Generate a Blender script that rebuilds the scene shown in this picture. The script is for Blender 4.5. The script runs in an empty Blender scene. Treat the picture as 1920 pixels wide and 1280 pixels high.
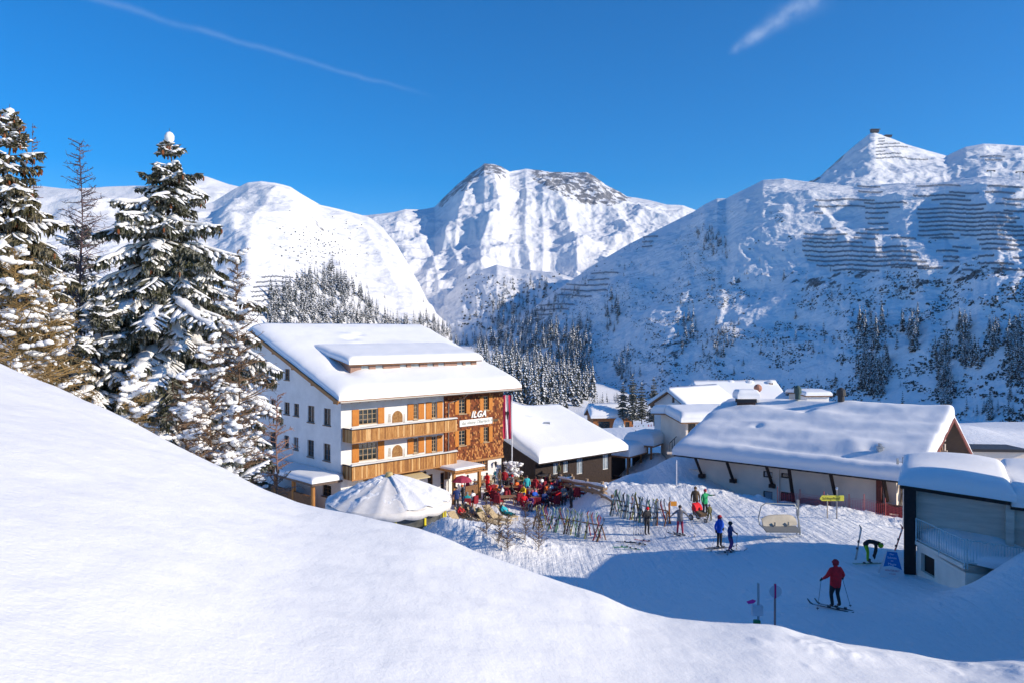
import bpy, bmesh, math, random
import numpy as np
from mathutils import Vector, Matrix, noise as mnoise
R = math.radians
PI = math.pi
S = bpy.context.scene
C = S.collection
F = 1440.0           # focal length in pixels of a 1920 wide frame
CX, HY = 960.0, 620.0  # principal column, horizon row

# ------------------------------------------------------------------ camera, sky, sun, exposure
cam = bpy.data.cameras.new('camera'); camo = bpy.data.objects.new('camera', cam); C.objects.link(camo)
cam.sensor_width = 36; cam.lens = 36 * F / 1920; cam.shift_y = -(640 - HY) / 1920
cam.clip_start = 0.1; cam.clip_end = 20000
camo.location = (0, 0, 0); camo.rotation_euler = (R(90), 0, 0)
S.camera = camo
SUN_EL, SUN_AZ = R(23.5), R(108.5)     # azimuth from +Y towards +X
w = bpy.data.worlds.new("World"); S.world = w; w.use_nodes = True
wn, wl = w.node_tree.nodes, w.node_tree.links
wn.clear()
sky = wn.new('ShaderNodeTexSky'); sky.sky_type = 'NISHITA'; sky.sun_disc = False
sky.sun_elevation = SUN_EL; sky.sun_rotation = SUN_AZ
sky.altitude = 1700; sky.air_density = 1.0; sky.dust_density = 0.15; sky.ozone_density = 3.2
bg = wn.new('ShaderNodeBackground'); bg.inputs[1].default_value = 0.15
wo = wn.new('ShaderNodeOutputWorld')
def wmath(op, a, b=None, c=None):
    n = wn.new('ShaderNodeMath'); n.operation = op
    for i, v in enumerate((a, b, c)):
        if v is None: continue
        if isinstance(v, (int, float)): n.inputs[i].default_value = v
        else: wl.new(v, n.inputs[i])
    return n.outputs[0]
tc = wn.new('ShaderNodeTexCoord'); sx = wn.new('ShaderNodeSeparateXYZ'); wl.new(tc.outputs['Generated'], sx.inputs[0])
ydir = wmath('MAXIMUM', sx.outputs[1], 0.05)
U = wmath('DIVIDE', sx.outputs[0], ydir); V = wmath('DIVIDE', sx.outputs[2], ydir)
nz = wn.new('ShaderNodeTexNoise'); nz.inputs['Scale'].default_value = 9; nz.inputs['Detail'].default_value = 7
wl.new(tc.outputs['Generated'], nz.inputs[0])
nz2 = wn.new('ShaderNodeTexNoise'); nz2.inputs['Scale'].default_value = 40; nz2.inputs['Detail'].default_value = 6
wl.new(tc.outputs['Generated'], nz2.inputs[0])
wob = wmath('MULTIPLY', wmath('SUBTRACT', nz.outputs[0], .5), .02)
def trail(u0, v0, u1, v1, w0, w1, amp):
    """a soft thinning ice trail in the sky between two directions"""
    dx, dy = u1 - u0, v1 - v0; L = math.hypot(dx, dy); dx /= L; dy /= L
    a, b = wmath('SUBTRACT', U, u0), wmath('SUBTRACT', V, v0)
    t = wmath('DIVIDE', wmath('ADD', wmath('MULTIPLY', a, dx), wmath('MULTIPLY', b, dy)), L)
    s = wmath('ADD', wmath('ADD', wmath('MULTIPLY', a, -dy), wmath('MULTIPLY', b, dx)), wob)
    wd = wmath('MULTIPLY_ADD', t, w1 - w0, w0)
    q = wmath('DIVIDE', s, wmath('MAXIMUM', wd, .001))
    g = wmath('EXPONENT', wmath('MULTIPLY', wmath('MULTIPLY', q, q), -1.0))
    f0 = wmath('MULTIPLY', t, 12); f1 = wmath('MULTIPLY', wmath('SUBTRACT', 1.0, t), 5)
    f = wmath('MINIMUM', wmath('MAXIMUM', wmath('MINIMUM', f0, f1), 0), 1)
    return wmath('MULTIPLY', wmath('MULTIPLY', g, f), amp)
t1 = trail(-.60, .447, -.095, .300, .005, .0022, .085)
t2 = trail(.282, .357, .415, .452, .004, .018, .28)
t2 = wmath('MULTIPLY', t2, wmath('MAXIMUM', wmath('MULTIPLY_ADD', nz2.outputs[0], 3.2, -1.0), 0))
t1 = wmath('MULTIPLY', t1, wmath('MAXIMUM', wmath('MULTIPLY_ADD', nz2.outputs[0], 1.6, .1), 0))
msk = wmath('MINIMUM', wmath('ADD', t1, t2), 1)
hs = wn.new('ShaderNodeHueSaturation'); hs.inputs['Saturation'].default_value = 1.5; hs.inputs['Hue'].default_value = .505; wl.new(sky.outputs[0], hs.inputs['Color'])
mixw = wn.new('ShaderNodeMixRGB'); mixw.inputs[2].default_value = (4.5, 5.2, 6.5, 1)
wl.new(msk, mixw.inputs[0]); wl.new(hs.outputs[0], mixw.inputs[1]); wl.new(mixw.outputs[0], bg.inputs[0]); wl.new(bg.outputs[0], wo.inputs[0])
sun = bpy.data.lights.new('sun', 'SUN'); sun.energy = 4.5; sun.angle = R(.5); sun.color = (1, .885, .72)
suno = bpy.data.objects.new('sun', sun); C.objects.link(suno)
SV = Vector((math.sin(SUN_AZ) * math.cos(SUN_EL), math.cos(SUN_AZ) * math.cos(SUN_EL), math.sin(SUN_EL)))
suno.rotation_euler = SV.to_track_quat('Z', 'Y').to_euler(); suno.location = SV * 300
S.view_settings.view_transform = 'Standard'; S.view_settings.look = 'None'
S.view_settings.exposure = 0.26; S.view_settings.gamma = 1

# ------------------------------------------------------------------ helpers
def W(px, py, D):
    """the place at distance D along the photograph's row and column: used to survey where real things stand"""
    return Vector(((px - CX) / F * D, D, (HY - py) / F * D))
def tag(o, label=None, cat=None, group=None, kind=None):
    for k, v in (('label', label), ('category', cat), ('group', group), ('kind', kind)):
        if v: o[k] = v
    return o
def empty(name, loc=(0, 0, 0), rz=0, label=None, cat=None, group=None):
    o = bpy.data.objects.new(name, None); C.objects.link(o); o.location = loc; o.rotation_euler = (0, 0, rz)
    o.empty_display_size = .2
    return tag(o, label, cat, group)
def copy_tree(o, parent=None):
    c = o.copy(); C.objects.link(c); c.parent = parent
    for ch in o.children: copy_tree(ch, c)
    return c
_mats = {}
def mat(name, col, rough=.7, bump=0, bscale=20, var=0, vscale=8, metal=0, spec=.3, trans=0, col2=None, detail=6, stretch=None, thr=None, emit=None):
    if name in _mats: return _mats[name]
    m = bpy.data.materials.new(name); m.use_nodes = True; _mats[name] = m
    n, l = m.node_tree.nodes, m.node_tree.links; b = n['Principled BSDF']
    b.inputs['Base Color'].default_value = (*col, 1); b.inputs['Roughness'].default_value = rough
    b.inputs['Metallic'].default_value = metal; b.inputs['Specular IOR Level'].default_value = spec
    if trans: b.inputs['Transmission Weight'].default_value = trans
    if emit: b.inputs['Emission Color'].default_value = (*emit, 1); b.inputs['Emission Strength'].default_value = 1
    t = n.new('ShaderNodeTexCoord'); vec = t.outputs['Object']
    if stretch:
        mp = n.new('ShaderNodeMapping'); mp.inputs['Scale'].default_value = stretch; l.new(vec, mp.inputs[0]); vec = mp.outputs[0]
    if var or col2:
        z = n.new('ShaderNodeTexNoise'); z.inputs['Scale'].default_value = vscale; z.inputs['Detail'].default_value = detail; z.inputs['Roughness'].default_value = .6
        l.new(vec, z.inputs[0])
        r = n.new('ShaderNodeValToRGB'); l.new(z.outputs[0], r.inputs[0])
        e = r.color_ramp.elements; lo, hi = thr or (.3, .7)
        e[0].position = lo; e[1].position = hi
        c2 = col2 or tuple(min(1, c * (1 + var)) for c in col); c1 = col if col2 else tuple(c * (1 - var) for c in col)
        e[0].color = (*c1, 1); e[1].color = (*c2, 1); l.new(r.outputs[0], b.inputs['Base Color'])
    if bump:
        z = n.new('ShaderNodeTexNoise'); z.inputs['Scale'].default_value = bscale; z.inputs['Detail'].default_value = detail
        l.new(vec, z.inputs[0])
        p = n.new('ShaderNodeBump'); p.inputs['Strength'].default_value = 1; p.inputs['Distance'].default_value = bump
        l.new(z.outputs[0], p.inputs['Height']); l.new(p.outputs[0], b.inputs['Normal'])
    return m

class MB:
    """collects shapes for ONE mesh object"""
    def __init__(s): s.v = []; s.f = []; s.m = []
    def face(s, pts, mi=0):
        k = len(s.v); s.v += [tuple(p) for p in pts]; s.f.append(tuple(range(k, k + len(pts)))); s.m.append(mi)
    def box(s, c, d, mi=0, rz=0, M=None):
        """box centred at c with full sizes d"""
        k = len(s.v); x, y, z = d[0] / 2, d[1] / 2, d[2] / 2
        T = M or (Matrix.Translation(c) @ Matrix.Rotation(rz, 4, 'Z'))
        for p in ((-x, -y, -z), (x, -y, -z), (x, y, -z), (-x, y, -z), (-x, -y, z), (x, -y, z), (x, y, z), (-x, y, z)):
            s.v.append(tuple(T @ Vector(p)))
        for q in ((0, 3, 2, 1), (4, 5, 6, 7), (0, 1, 5, 4), (1, 2, 6, 5), (2, 3, 7, 6), (3, 0, 4, 7)):
            s.f.append(tuple(k + i for i in q)); s.m.append(mi)
    def hull(s, P, mi=0):
        """eight corners, bottom ring then top ring"""
        k = len(s.v); s.v += [tuple(p) for p in P]
        for q in ((0, 3, 2, 1), (4, 5, 6, 7), (0, 1, 5, 4), (1, 2, 6, 5), (2, 3, 7, 6), (3, 0, 4, 7)):
            s.f.append(tuple(k + i for i in q)); s.m.append(mi)
    def tube(s, a, b, r0, r1=None, n=8, mi=0, caps=True):
        r1 = r0 if r1 is None else r1
        a, b = Vector(a), Vector(b); d = (b - a)
        if d.length < 1e-6: return
        q = d.to_track_quat('Z', 'Y'); k = len(s.v)
        for p, r in ((a, r0), (b, r1)):
            for i in range(n):
                s.v.append(tuple(p + q @ Vector((r * math.cos(2 * PI * i / n), r * math.sin(2 * PI * i / n), 0))))
        for i in range(n):
            j = (i + 1) % n; s.f.append((k + i, k + j, k + n + j, k + n + i)); s.m.append(mi)
        if caps:
            s.f.append(tuple(k + i for i in reversed(range(n)))); s.m.append(mi)
            s.f.append(tuple(k + n + i for i in range(n))); s.m.append(mi)
    def path(s, pts, r, n=7, mi=0):
        """one continuous tube through points; r number or list"""
        pts = [Vector(p) for p in pts]; rr = r if hasattr(r, '__len__') else [r] * len(pts); k = len(s.v)
        for i, p in enumerate(pts):
            d = (pts[min(i + 1, len(pts) - 1)] - pts[max(i - 1, 0)]); q = d.to_track_quat('Z', 'Y')
            for j in range(n):
                s.v.append(tuple(p + q @ Vector((rr[i] * math.cos(2 * PI * j / n), rr[i] * math.sin(2 * PI * j / n), 0))))
        for i in range(len(pts) - 1):
            for j in range(n):
                jj = (j + 1) % n
                s.f.append((k + i * n + j, k + i * n + jj, k + (i + 1) * n + jj, k + (i + 1) * n + j)); s.m.append(mi)
        s.f.append(tuple(k + j for j in reversed(range(n)))); s.m.append(mi)
        s.f.append(tuple(k + (len(pts) - 1) * n + j for j in range(n))); s.m.append(mi)
    def ball(s, c, r, n=8, mi=0, sq=(1, 1, 1), jit=0, rnd=None):
        k = len(s.v); m = max(3, n // 2); c = Vector(c)
        for i in range(m + 1):
            th = PI * i / m
            for j in range(n):
                ph = 2 * PI * j / n; rr = r * (1 + (rnd.uniform(-jit, jit) if rnd and 0 < i < m else 0))
                s.v.append((c.x + rr * sq[0] * math.sin(th) * math.cos(ph), c.y + rr * sq[1] * math.sin(th) * math.sin(ph), c.z + rr * sq[2] * math.cos(th)))
        for i in range(m):
            for j in range(n):
                jj = (j + 1) % n
                s.f.append((k + i * n + j, k + (i + 1) * n + j, k + (i + 1) * n + jj, k + i * n + jj)); s.m.append(mi)
    def grid(s, G, mi=0, closed=False):
        """G[i][j] points"""
        k = len(s.v); a, b = len(G), len(G[0])
        for row in G: s.v += [tuple(p) for p in row]
        for i in range(a - 1):
            for j in range(b - (0 if closed else 1)):
                jj = (j + 1) % b
                s.f.append((k + i * b + j, k + i * b + jj, k + (i + 1) * b + jj, k + (i + 1) * b + j)); s.m.append(mi)
    def add(s, o, M=None, mi=None):
        k = len(s.v); s.v += [tuple(M @ Vector(p)) for p in o.v] if M else list(o.v)
        s.f += [tuple(k + i for i in q) for q in o.f]; s.m += [mi] * len(o.m) if mi is not None else list(o.m)
    def build(s, name, mats, parent=None, smooth=False, merge=False, bevel=0, loc=None):
        me = bpy.data.meshes.new(name); me.from_pydata(s.v, [], s.f)
        for m in (mats if isinstance(mats, (list, tuple)) else [mats]): me.materials.append(m)
        if any(s.m): me.polygons.foreach_set('material_index', s.m)
        if merge or bevel:
            bm = bmesh.new(); bm.from_mesh(me); bmesh.ops.remove_doubles(bm, verts=bm.verts, dist=1e-4)
            if bevel: bmesh.ops.bevel(bm, geom=bm.edges[:], offset=bevel, segments=1, affect='EDGES')
            bm.to_mesh(me); bm.free()
        if smooth: me.shade_smooth()
        me.update()
        o = bpy.data.objects.new(name, me); C.objects.link(o); o.parent = parent
        if loc is not None: o.location = loc
        return o

# vectorised gradient-ish noise
_rs = np.random.RandomState(7); _perm = _rs.permutation(512); _gr = _rs.uniform(0, 2 * np.pi, 512)
def pnoise(x, y):
    xi, yi = np.floor(x).astype(int), np.floor(y).astype(int); xf, yf = x - xi, y - yi
    u, v = xf * xf * xf * (xf * (xf * 6 - 15) + 10), yf * yf * yf * (yf * (yf * 6 - 15) + 10)
    def g(i, j, dx, dy):
        a = _gr[(_perm[(xi + i) % 512] + yi + j) % 512]; return np.cos(a) * dx + np.sin(a) * dy
    n0 = g(0, 0, xf, yf) * (1 - u) + g(1, 0, xf - 1, yf) * u
    n1 = g(0, 1, xf, yf - 1) * (1 - u) + g(1, 1, xf - 1, yf - 1) * u
    return (n0 * (1 - v) + n1 * v) * 1.5
def fbm(x, y, oct=5, gain=.5, lac=2.03, ridged=False):
    s = 0; a = 1; t = 0
    for o in range(oct):
        n = pnoise(x + 17.3 * o, y - 9.1 * o)
        if ridged: n = 1 - 2 * np.abs(n)
        s = s + a * n; t += a; a *= gain; x = x * lac; y = y * lac
    return s / t
def np_mesh(name, P, mats, parent=None, mi=None, attr=None):
    """grid mesh from P[i,j,3]"""
    a, b = P.shape[:2]; me = bpy.data.meshes.new(name)
    idx = np.arange(a * b).reshape(a, b)
    q = np.stack([idx[:-1, :-1], idx[:-1, 1:], idx[1:, 1:], idx[1:, :-1]], -1).reshape(-1, 4)
    me.vertices.add(a * b); me.vertices.foreach_set('co', P.reshape(-1).astype(np.float32))
    me.loops.add(q.size); me.loops.foreach_set('vertex_index', q.reshape(-1).astype(np.int32))
    me.polygons.add(len(q)); me.polygons.foreach_set('loop_start', np.arange(0, q.size, 4, dtype=np.int32))
    for m in (mats if isinstance(mats, (list, tuple)) else [mats]): me.materials.append(m)
    me.update(calc_edges=True)
    if attr is not None:
        at = me.attributes.new('rock', 'FLOAT', 'POINT'); at.data.foreach_set('value', attr.reshape(-1).astype(np.float32))
    me.shade_smooth()
    o = bpy.data.objects.new(name, me); C.objects.link(o); o.parent = parent
    return o

# ------------------------------------------------------------------ snow and rock materials
def snow_mat(name, bumps, col=(.88, .875, .88), rough=.55, rock=False, rockcol=((.10, .095, .09), (.27, .25, .23)), rs=.03):
    """bumps: list of (scale, distance) noise layers"""
    m = bpy.data.materials.new(name); m.use_nodes = True
    n, l = m.node_tree.nodes, m.node_tree.links; b = n['Principled BSDF']
    b.inputs['Base Color'].default_value = (*col, 1); b.inputs['Roughness'].default_value = rough; b.inputs['Specular IOR Level'].default_value = .25
    t = n.new('ShaderNodeTexCoord'); prev = None
    for bb in bumps:
        sc, di = bb[:2]
        z = n.new('ShaderNodeTexNoise'); z.inputs['Scale'].default_value = sc; z.inputs['Detail'].default_value = 5; z.inputs['Roughness'].default_value = .55
        
        if len(bb) > 2:
            mp = n.new('ShaderNodeMapping'); mp.inputs['Rotation'].default_value = (0, 0, bb[3]); mp.inputs['Scale'].default_value = bb[2]; l.new(t.outputs['Object'], mp.inputs[0]); l.new(mp.outputs[0], z.inputs[0])
        else: l.new(t.outputs['Object'], z.inputs[0])
        p = n.new('ShaderNodeBump'); p.inputs['Distance'].default_value = di; p.inputs['Strength'].default_value = 1
        l.new(z.outputs[0], p.inputs['Height'])
        if prev: l.new(prev.outputs[0], p.inputs['Normal'])
        prev = p
    if prev: l.new(prev.outputs[0], b.inputs['Normal'])
    if rock:
        at = n.new('ShaderNodeAttribute'); at.attribute_name = 'rock'
        z = n.new('ShaderNodeTexNoise'); z.inputs['Scale'].default_value = rs; z.inputs['Detail'].default_value = 9; z.inputs['Roughness'].default_value = .68
        mp = n.new('ShaderNodeMapping'); mp.inputs['Scale'].default_value = (1, 1, .55); l.new(t.outputs['Object'], mp.inputs[0]); l.new(mp.outputs[0], z.inputs[0])
        ad = n.new('ShaderNodeMath'); ad.operation = 'ADD'; l.new(at.outputs['Fac'], ad.inputs[0]); l.new(z.outputs[0], ad.inputs[1])
        r = n.new('ShaderNodeValToRGB'); r.color_ramp.elements[0].position = .95; r.color_ramp.elements[1].position = .99; l.new(ad.outputs[0], r.inputs[0])
        z2 = n.new('ShaderNodeTexNoise'); z2.inputs['Scale'].default_value = rs * 3; z2.inputs['Detail'].default_value = 8; l.new(t.outputs['Object'], z2.inputs[0])
        r2 = n.new('ShaderNodeValToRGB'); r2.color_ramp.elements[0].color = (*rockcol[0], 1); r2.color_ramp.elements[1].color = (*rockcol[1], 1)
        r2.color_ramp.elements[0].position = .35; r2.color_ramp.elements[1].position = .65
        l.new(z2.outputs[0], r2.inputs[0])
        mx = n.new('ShaderNodeMixRGB'); mx.inputs[1].default_value = (*col, 1); l.new(r.outputs[0], mx.inputs[0]); l.new(r2.outputs[0], mx.inputs[2]); l.new(mx.outputs[0], b.inputs['Base Color'])
    return m
# ------------------------------------------------------------------ the near ground, a thin plate through surveyed points
GP = []
def gp(*a):
    for px, py, D in a: GP.append(tuple(W(px, py, D)))
# piste and terrace
gp((1570, 1142, 28.6), (1275, 1005, 45.8), (1350, 1030, 42), (1305, 965, 51), (1212, 1002, 48.5), (1690, 1070, 34), (1640, 1050, 37), (1567, 972, 47),
   (1680, 985, 48), (1480, 958, 51), (1400, 938, 53.5), (1310, 922, 56), (1210, 912, 58), (1120, 905, 61), (1071, 952, 60), (960, 950, 61), (1000, 915, 68),
   (880, 925, 64), (900, 975, 57), (860, 1000, 50), (1040, 985, 53), (1120, 1020, 47), (1000, 1040, 44.5), (930, 1040, 43), (1060, 895, 71), (940, 900, 70),
   (1100, 1110, 36), (1500, 1200, 25), (1300, 1160, 28), (1900, 1250, 23), (2100, 1150, 27), (1920, 1165, 26.5), (760, 1010, 50))
# under the hotel and behind the near snow slope
GP += [(-14, 50, -13.6), (-25, 60, -12.5), (-30, 80, -12), (-20, 95, -14), (-5, 85, -15.5), (-35, 45, -9), (-22, 34, -7), (-15, 24, -5.2), (-10, 18, -5), (-3, 18, -7), (0, 28, -10.5),
       (-2, 38, -12.6), (6, 20, -8.6), (-60, 60, -6), (-60, 20, 2), (-30, 15, -1), (14, 14, -8), (30, 15, -8), (50, 20, -8), (60, 50, -10), (45, 40, -10.5), (30, 36, -10.6)]
# behind the bank crest, the shaded mound beside the big roof, the dip by the chalet
GP += [(6.0, 65, -14.2), (11, 63.5, -13.2), (18, 59.5, -12.7), (26, 54, -12.4), (9, 72, -15.0), (4, 80, -17), (0, 75, -16), (12, 84, -17.5), (20, 90, -17), (14, 72, -14.2), (22, 64, -12.5), (32, 62, -12.5), (45, 70, -14)]
GP += [tuple(W(*p)) for p in ((1250, 856, 67), (1180, 884, 67), (1300, 852, 70), (1240, 845, 90), (1180, 860, 100), (1210, 800, 140), (1180, 812, 215), (1120, 812, 215), (1240, 806, 215),
       (1300, 800, 300), (1500, 800, 150), (1700, 800, 200), (1840, 800, 130), (1900, 820, 130), (1900, 790, 260), (1100, 775, 420), (1000, 770, 420), (900, 720, 500), (1200, 770, 560),
       (1500, 790, 430), (1900, 800, 350), (2300, 800, 300), (700, 720, 500), (400, 730, 500), (0, 730, 500), (-300, 700, 500), (800, 740, 300), (500, 770, 200), (200, 780, 150), (-300, 700, 120),
       (2400, 780, 150), (700, 660, 1000), (900, 650, 1200), (1100, 690, 1000))]
GP = np.array(GP)
def _U(r2): return r2 * np.log(r2 + 1e-9)
_wx, _wy = GP[:, 0], GP[:, 1]
# warp far distances so that near detail and far trend live on one scale
def _warp(x, y):
    r = np.sqrt(x * x + y * y) + 1e-9; s = np.log1p(r / 30) * 60 / r; return x * s, y * s
_ax, _ay = _warp(_wx, _wy); _n = len(GP)
_K = _U((_ax[:, None] - _ax) ** 2 + (_ay[:, None] - _ay) ** 2) + np.eye(_n) * 3.0
_Pm = np.stack([np.ones(_n), _ax, _ay], 1)
_A = np.zeros((_n + 3, _n + 3)); _A[:_n, :_n] = _K; _A[:_n, _n:] = _Pm; _A[_n:, :_n] = _Pm.T
_sol = np.linalg.solve(_A, np.concatenate([GP[:, 2], np.zeros(3)]))
def ground_z(X, Y):
    X, Y = np.asarray(X, float), np.asarray(Y, float); sh = X.shape; x, y = _warp(X.reshape(-1), Y.reshape(-1)); out = np.zeros(len(x))
    for i in range(0, len(x), 20000):
        a, b = x[i:i + 20000], y[i:i + 20000]
        k = _U((a[:, None] - _ax) ** 2 + (b[:, None] - _ay) ** 2)
        out[i:i + 20000] = k @ _sol[:_n] + _sol[_n] + _sol[_n + 1] * a + _sol[_n + 2] * b
    return out.reshape(sh)
BANKS = [  # lumpy shovelled banks: x, y, rx, ry, h, angle
    (-4.0, 46.6, 2.6, 1.5, 1.3, -.4), (-.8, 44.8, 3.0, 1.5, .8, -.4), (1.6, 45.6, 3.0, 1.2, .45, -.1), (8.0, 59.6, 4.0, .8, .12, -.3), (12.5, 57.6, 4.5, .8, .15, -.35), (17, 55.2, 4.5, .8, .2, -.35), (21.5, 50.5, 4.0, 1.1, .35, -.3), (24, 47.5, 3, 1.2, .35, -.3),
    (19.5, 27.2, 3.6, 1.9, 1.1, .1), (24, 27, 5, 2.4, 1.5, .0), (20.8, 29.3, 3.0, 1.2, 1.35, .25)]
def local_bumps(X, Y):
    z = np.zeros_like(X)
    lump = np.zeros_like(X)
    for bx, by, rx, ry, h, a in BANKS:
        dx, dy = X - bx, Y - by; c, s = math.cos(a), math.sin(a)
        e = np.exp(-((dx * c + dy * s) / rx) ** 2 - ((-dx * s + dy * c) / ry) ** 2)
        z += h * e
        if by > 40: lump = np.maximum(lump, e)
    near = np.exp(-((Y - 52) / 14) ** 2) * (X > -12)
    rough = .04 + .26 * lump
    z += rough * fbm(X * 1.1, Y * 1.1, 4) + rough * .55 * fbm(X * 3.3, Y * 3.3, 3, ridged=True)
    z += .035 * near * fbm(X * 2.5, Y * 2.5, 3)
    return z
def GZ(x, y):
    a, b = np.array([[float(x)]]), np.array([[float(y)]])
    return float((ground_z(a, b) + local_bumps(a, b))[0, 0])
SNOW_G = snow_mat('trodden snow', [(.6, .15), (3.0, .09), (14, .03), (2.2, .09, (1, .05, 1), .5), (3.0, .07, (1, .04, 1), -.45), (2.6, .08, (1, .05, 1), 1.25)])
def ground_patch():
    xs = np.concatenate([np.linspace(-1500, -60, 60), np.arange(-58, -14, 1.0), np.arange(-14, 32, .16), np.arange(32, 80, 1.0), np.linspace(82, 1500, 60)])
    ys = np.concatenate([np.arange(10, 26, .5), np.arange(26, 66, .16), np.arange(66, 130, .8), np.linspace(131, 1800, 130)])
    X, Y = np.meshgrid(xs, ys)
    # widen the fan with distance so that columns follow the view
    Z = ground_z(X, Y) + local_bumps(X, Y)
    far = np.clip((Y - 150) / 300, 0, 1); Z = Z + far * 5 * fbm(X / 70, Y / 70, 4)
    o = np_mesh('ground', np.stack([X, Y, Z], -1), SNOW_G)
    tag(o, 'snow covered piste, terrace ground and valley floor', kind='structure')
ground_patch()

# ------------------------------------------------------------------ the snow slope in front
FG = [(-900, 250, 17), (-300, 545, 14), (0, 683, 12), (100, 722, 12), (200, 768, 11.7), (300, 818, 11.4), (400, 868, 11.2), (500, 920, 11), (560, 943, 10.9), (620, 957, 10.8), (700, 972, 10.6), (740, 980, 10.5), (790, 990, 10.4), (830, 1005, 10.3),
      (900, 1035, 10.2), (1000, 1072, 10.1), (1060, 1090, 10), (1130, 1112, 10), (1180, 1138, 10), (1250, 1157, 10), (1330, 1166, 10), (1400, 1168, 10), (1455, 1170, 10), (1500, 1186, 10), (1560, 1200, 10), (1620, 1209, 10), (1700, 1223, 10), (1790, 1241, 10),
      (1850, 1241, 10), (1920, 1235, 10), (2100, 1225, 10.5), (2600, 1215, 12)]
def foreground():
    fg = np.array(FG, float); px = np.linspace(-900, 2600, 900)
    py = np.interp(px, fg[:, 0], fg[:, 1]); D = np.interp(px, fg[:, 0], fg[:, 2])
    k = np.exp(-np.linspace(-2, 2, 17) ** 2); k /= k.sum()
    py = np.convolve(np.pad(py, 8, mode='edge'), k, 'valid')
    k = np.exp(-np.linspace(-2, 2, 151) ** 2); k /= k.sum(); sm = lambda a: np.convolve(np.pad(a, 75, mode='edge'), k, 'valid')
    D = sm(D); pys = sm(py)
    zc = (HY - py) / F * D; u = (px - CX) / F
    rows = []
    base = np.interp(px, [-900, 0, 960, 2600], [-1.0, -1.35, -1.7, -1.9])
    for t in np.linspace(0, 1, 150):
        d = 0.7 + (D - 0.7) * t
        z = base * (1 - t) + (zc * t ** 5 + (HY - pys) / F * D * (1 - t ** 5)) * t - .10 * np.sin(t * PI) + np.sin(t * PI) ** 2 * .0
        rows.append((u * d, d, z))
    for t in np.linspace(0.02, 1, 70):   # round over the brow and fall away behind it
        d = D + 16 * t
        drop = 5.2 * (1 - np.exp(-(t * 3.1) ** 1.6)) + 4.0 * t
        drop *= np.interp(px, [-900, 0, 700, 2600], [.9, .85, 1.05, 1.1])
        z = zc + (zc / D) * 16 * t * .9 * (t < .06) + (zc / D) * 16 * .054 * (t >= .06) - drop
        rows.append((u * d, d, z))
    X = np.array([r[0] for r in rows]); Y = np.array([r[1] * np.ones_like(px) for r in rows]); Z = np.array([r[2] for r in rows])
    Z += .035 * fbm(X / 1.7, Y / 1.7, 4) + .012 * fbm(X * 1.8 + 3, Y * 1.8, 3)
    # a few scuffed ledges low on the right
    for bx, by, r, h in ((3.55, 9.2, .22, .05), (4.0, 9.35, .3, .05), (5.3, 9.4, .25, .04), (6.3, 9.2, .4, .05), (4.7, 9.6, .12, .03), (2.9, 9.0, .10, .02), (5.8, 9.7, .15, .04), (3.2, 8.2, .08, .012), (1.2, 8.5, .07, .012)):
        e = np.exp(-(((X - bx) / r) ** 2 + ((Y - by) / (r * 1.6)) ** 2)); Z += h * e * (1 + .8 * fbm(X * 5, Y * 5, 3))
    o = np_mesh('snow_slope', np.stack([X, Y, Z], -1), snow_mat('fresh snow', [(1.2, .025), (25, .005), (2.5, .02, (1, .25, 1), .4), (90, .002)]))
    tag(o, 'smooth fresh snow slope falling away in front', kind='structure')
foreground()

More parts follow.
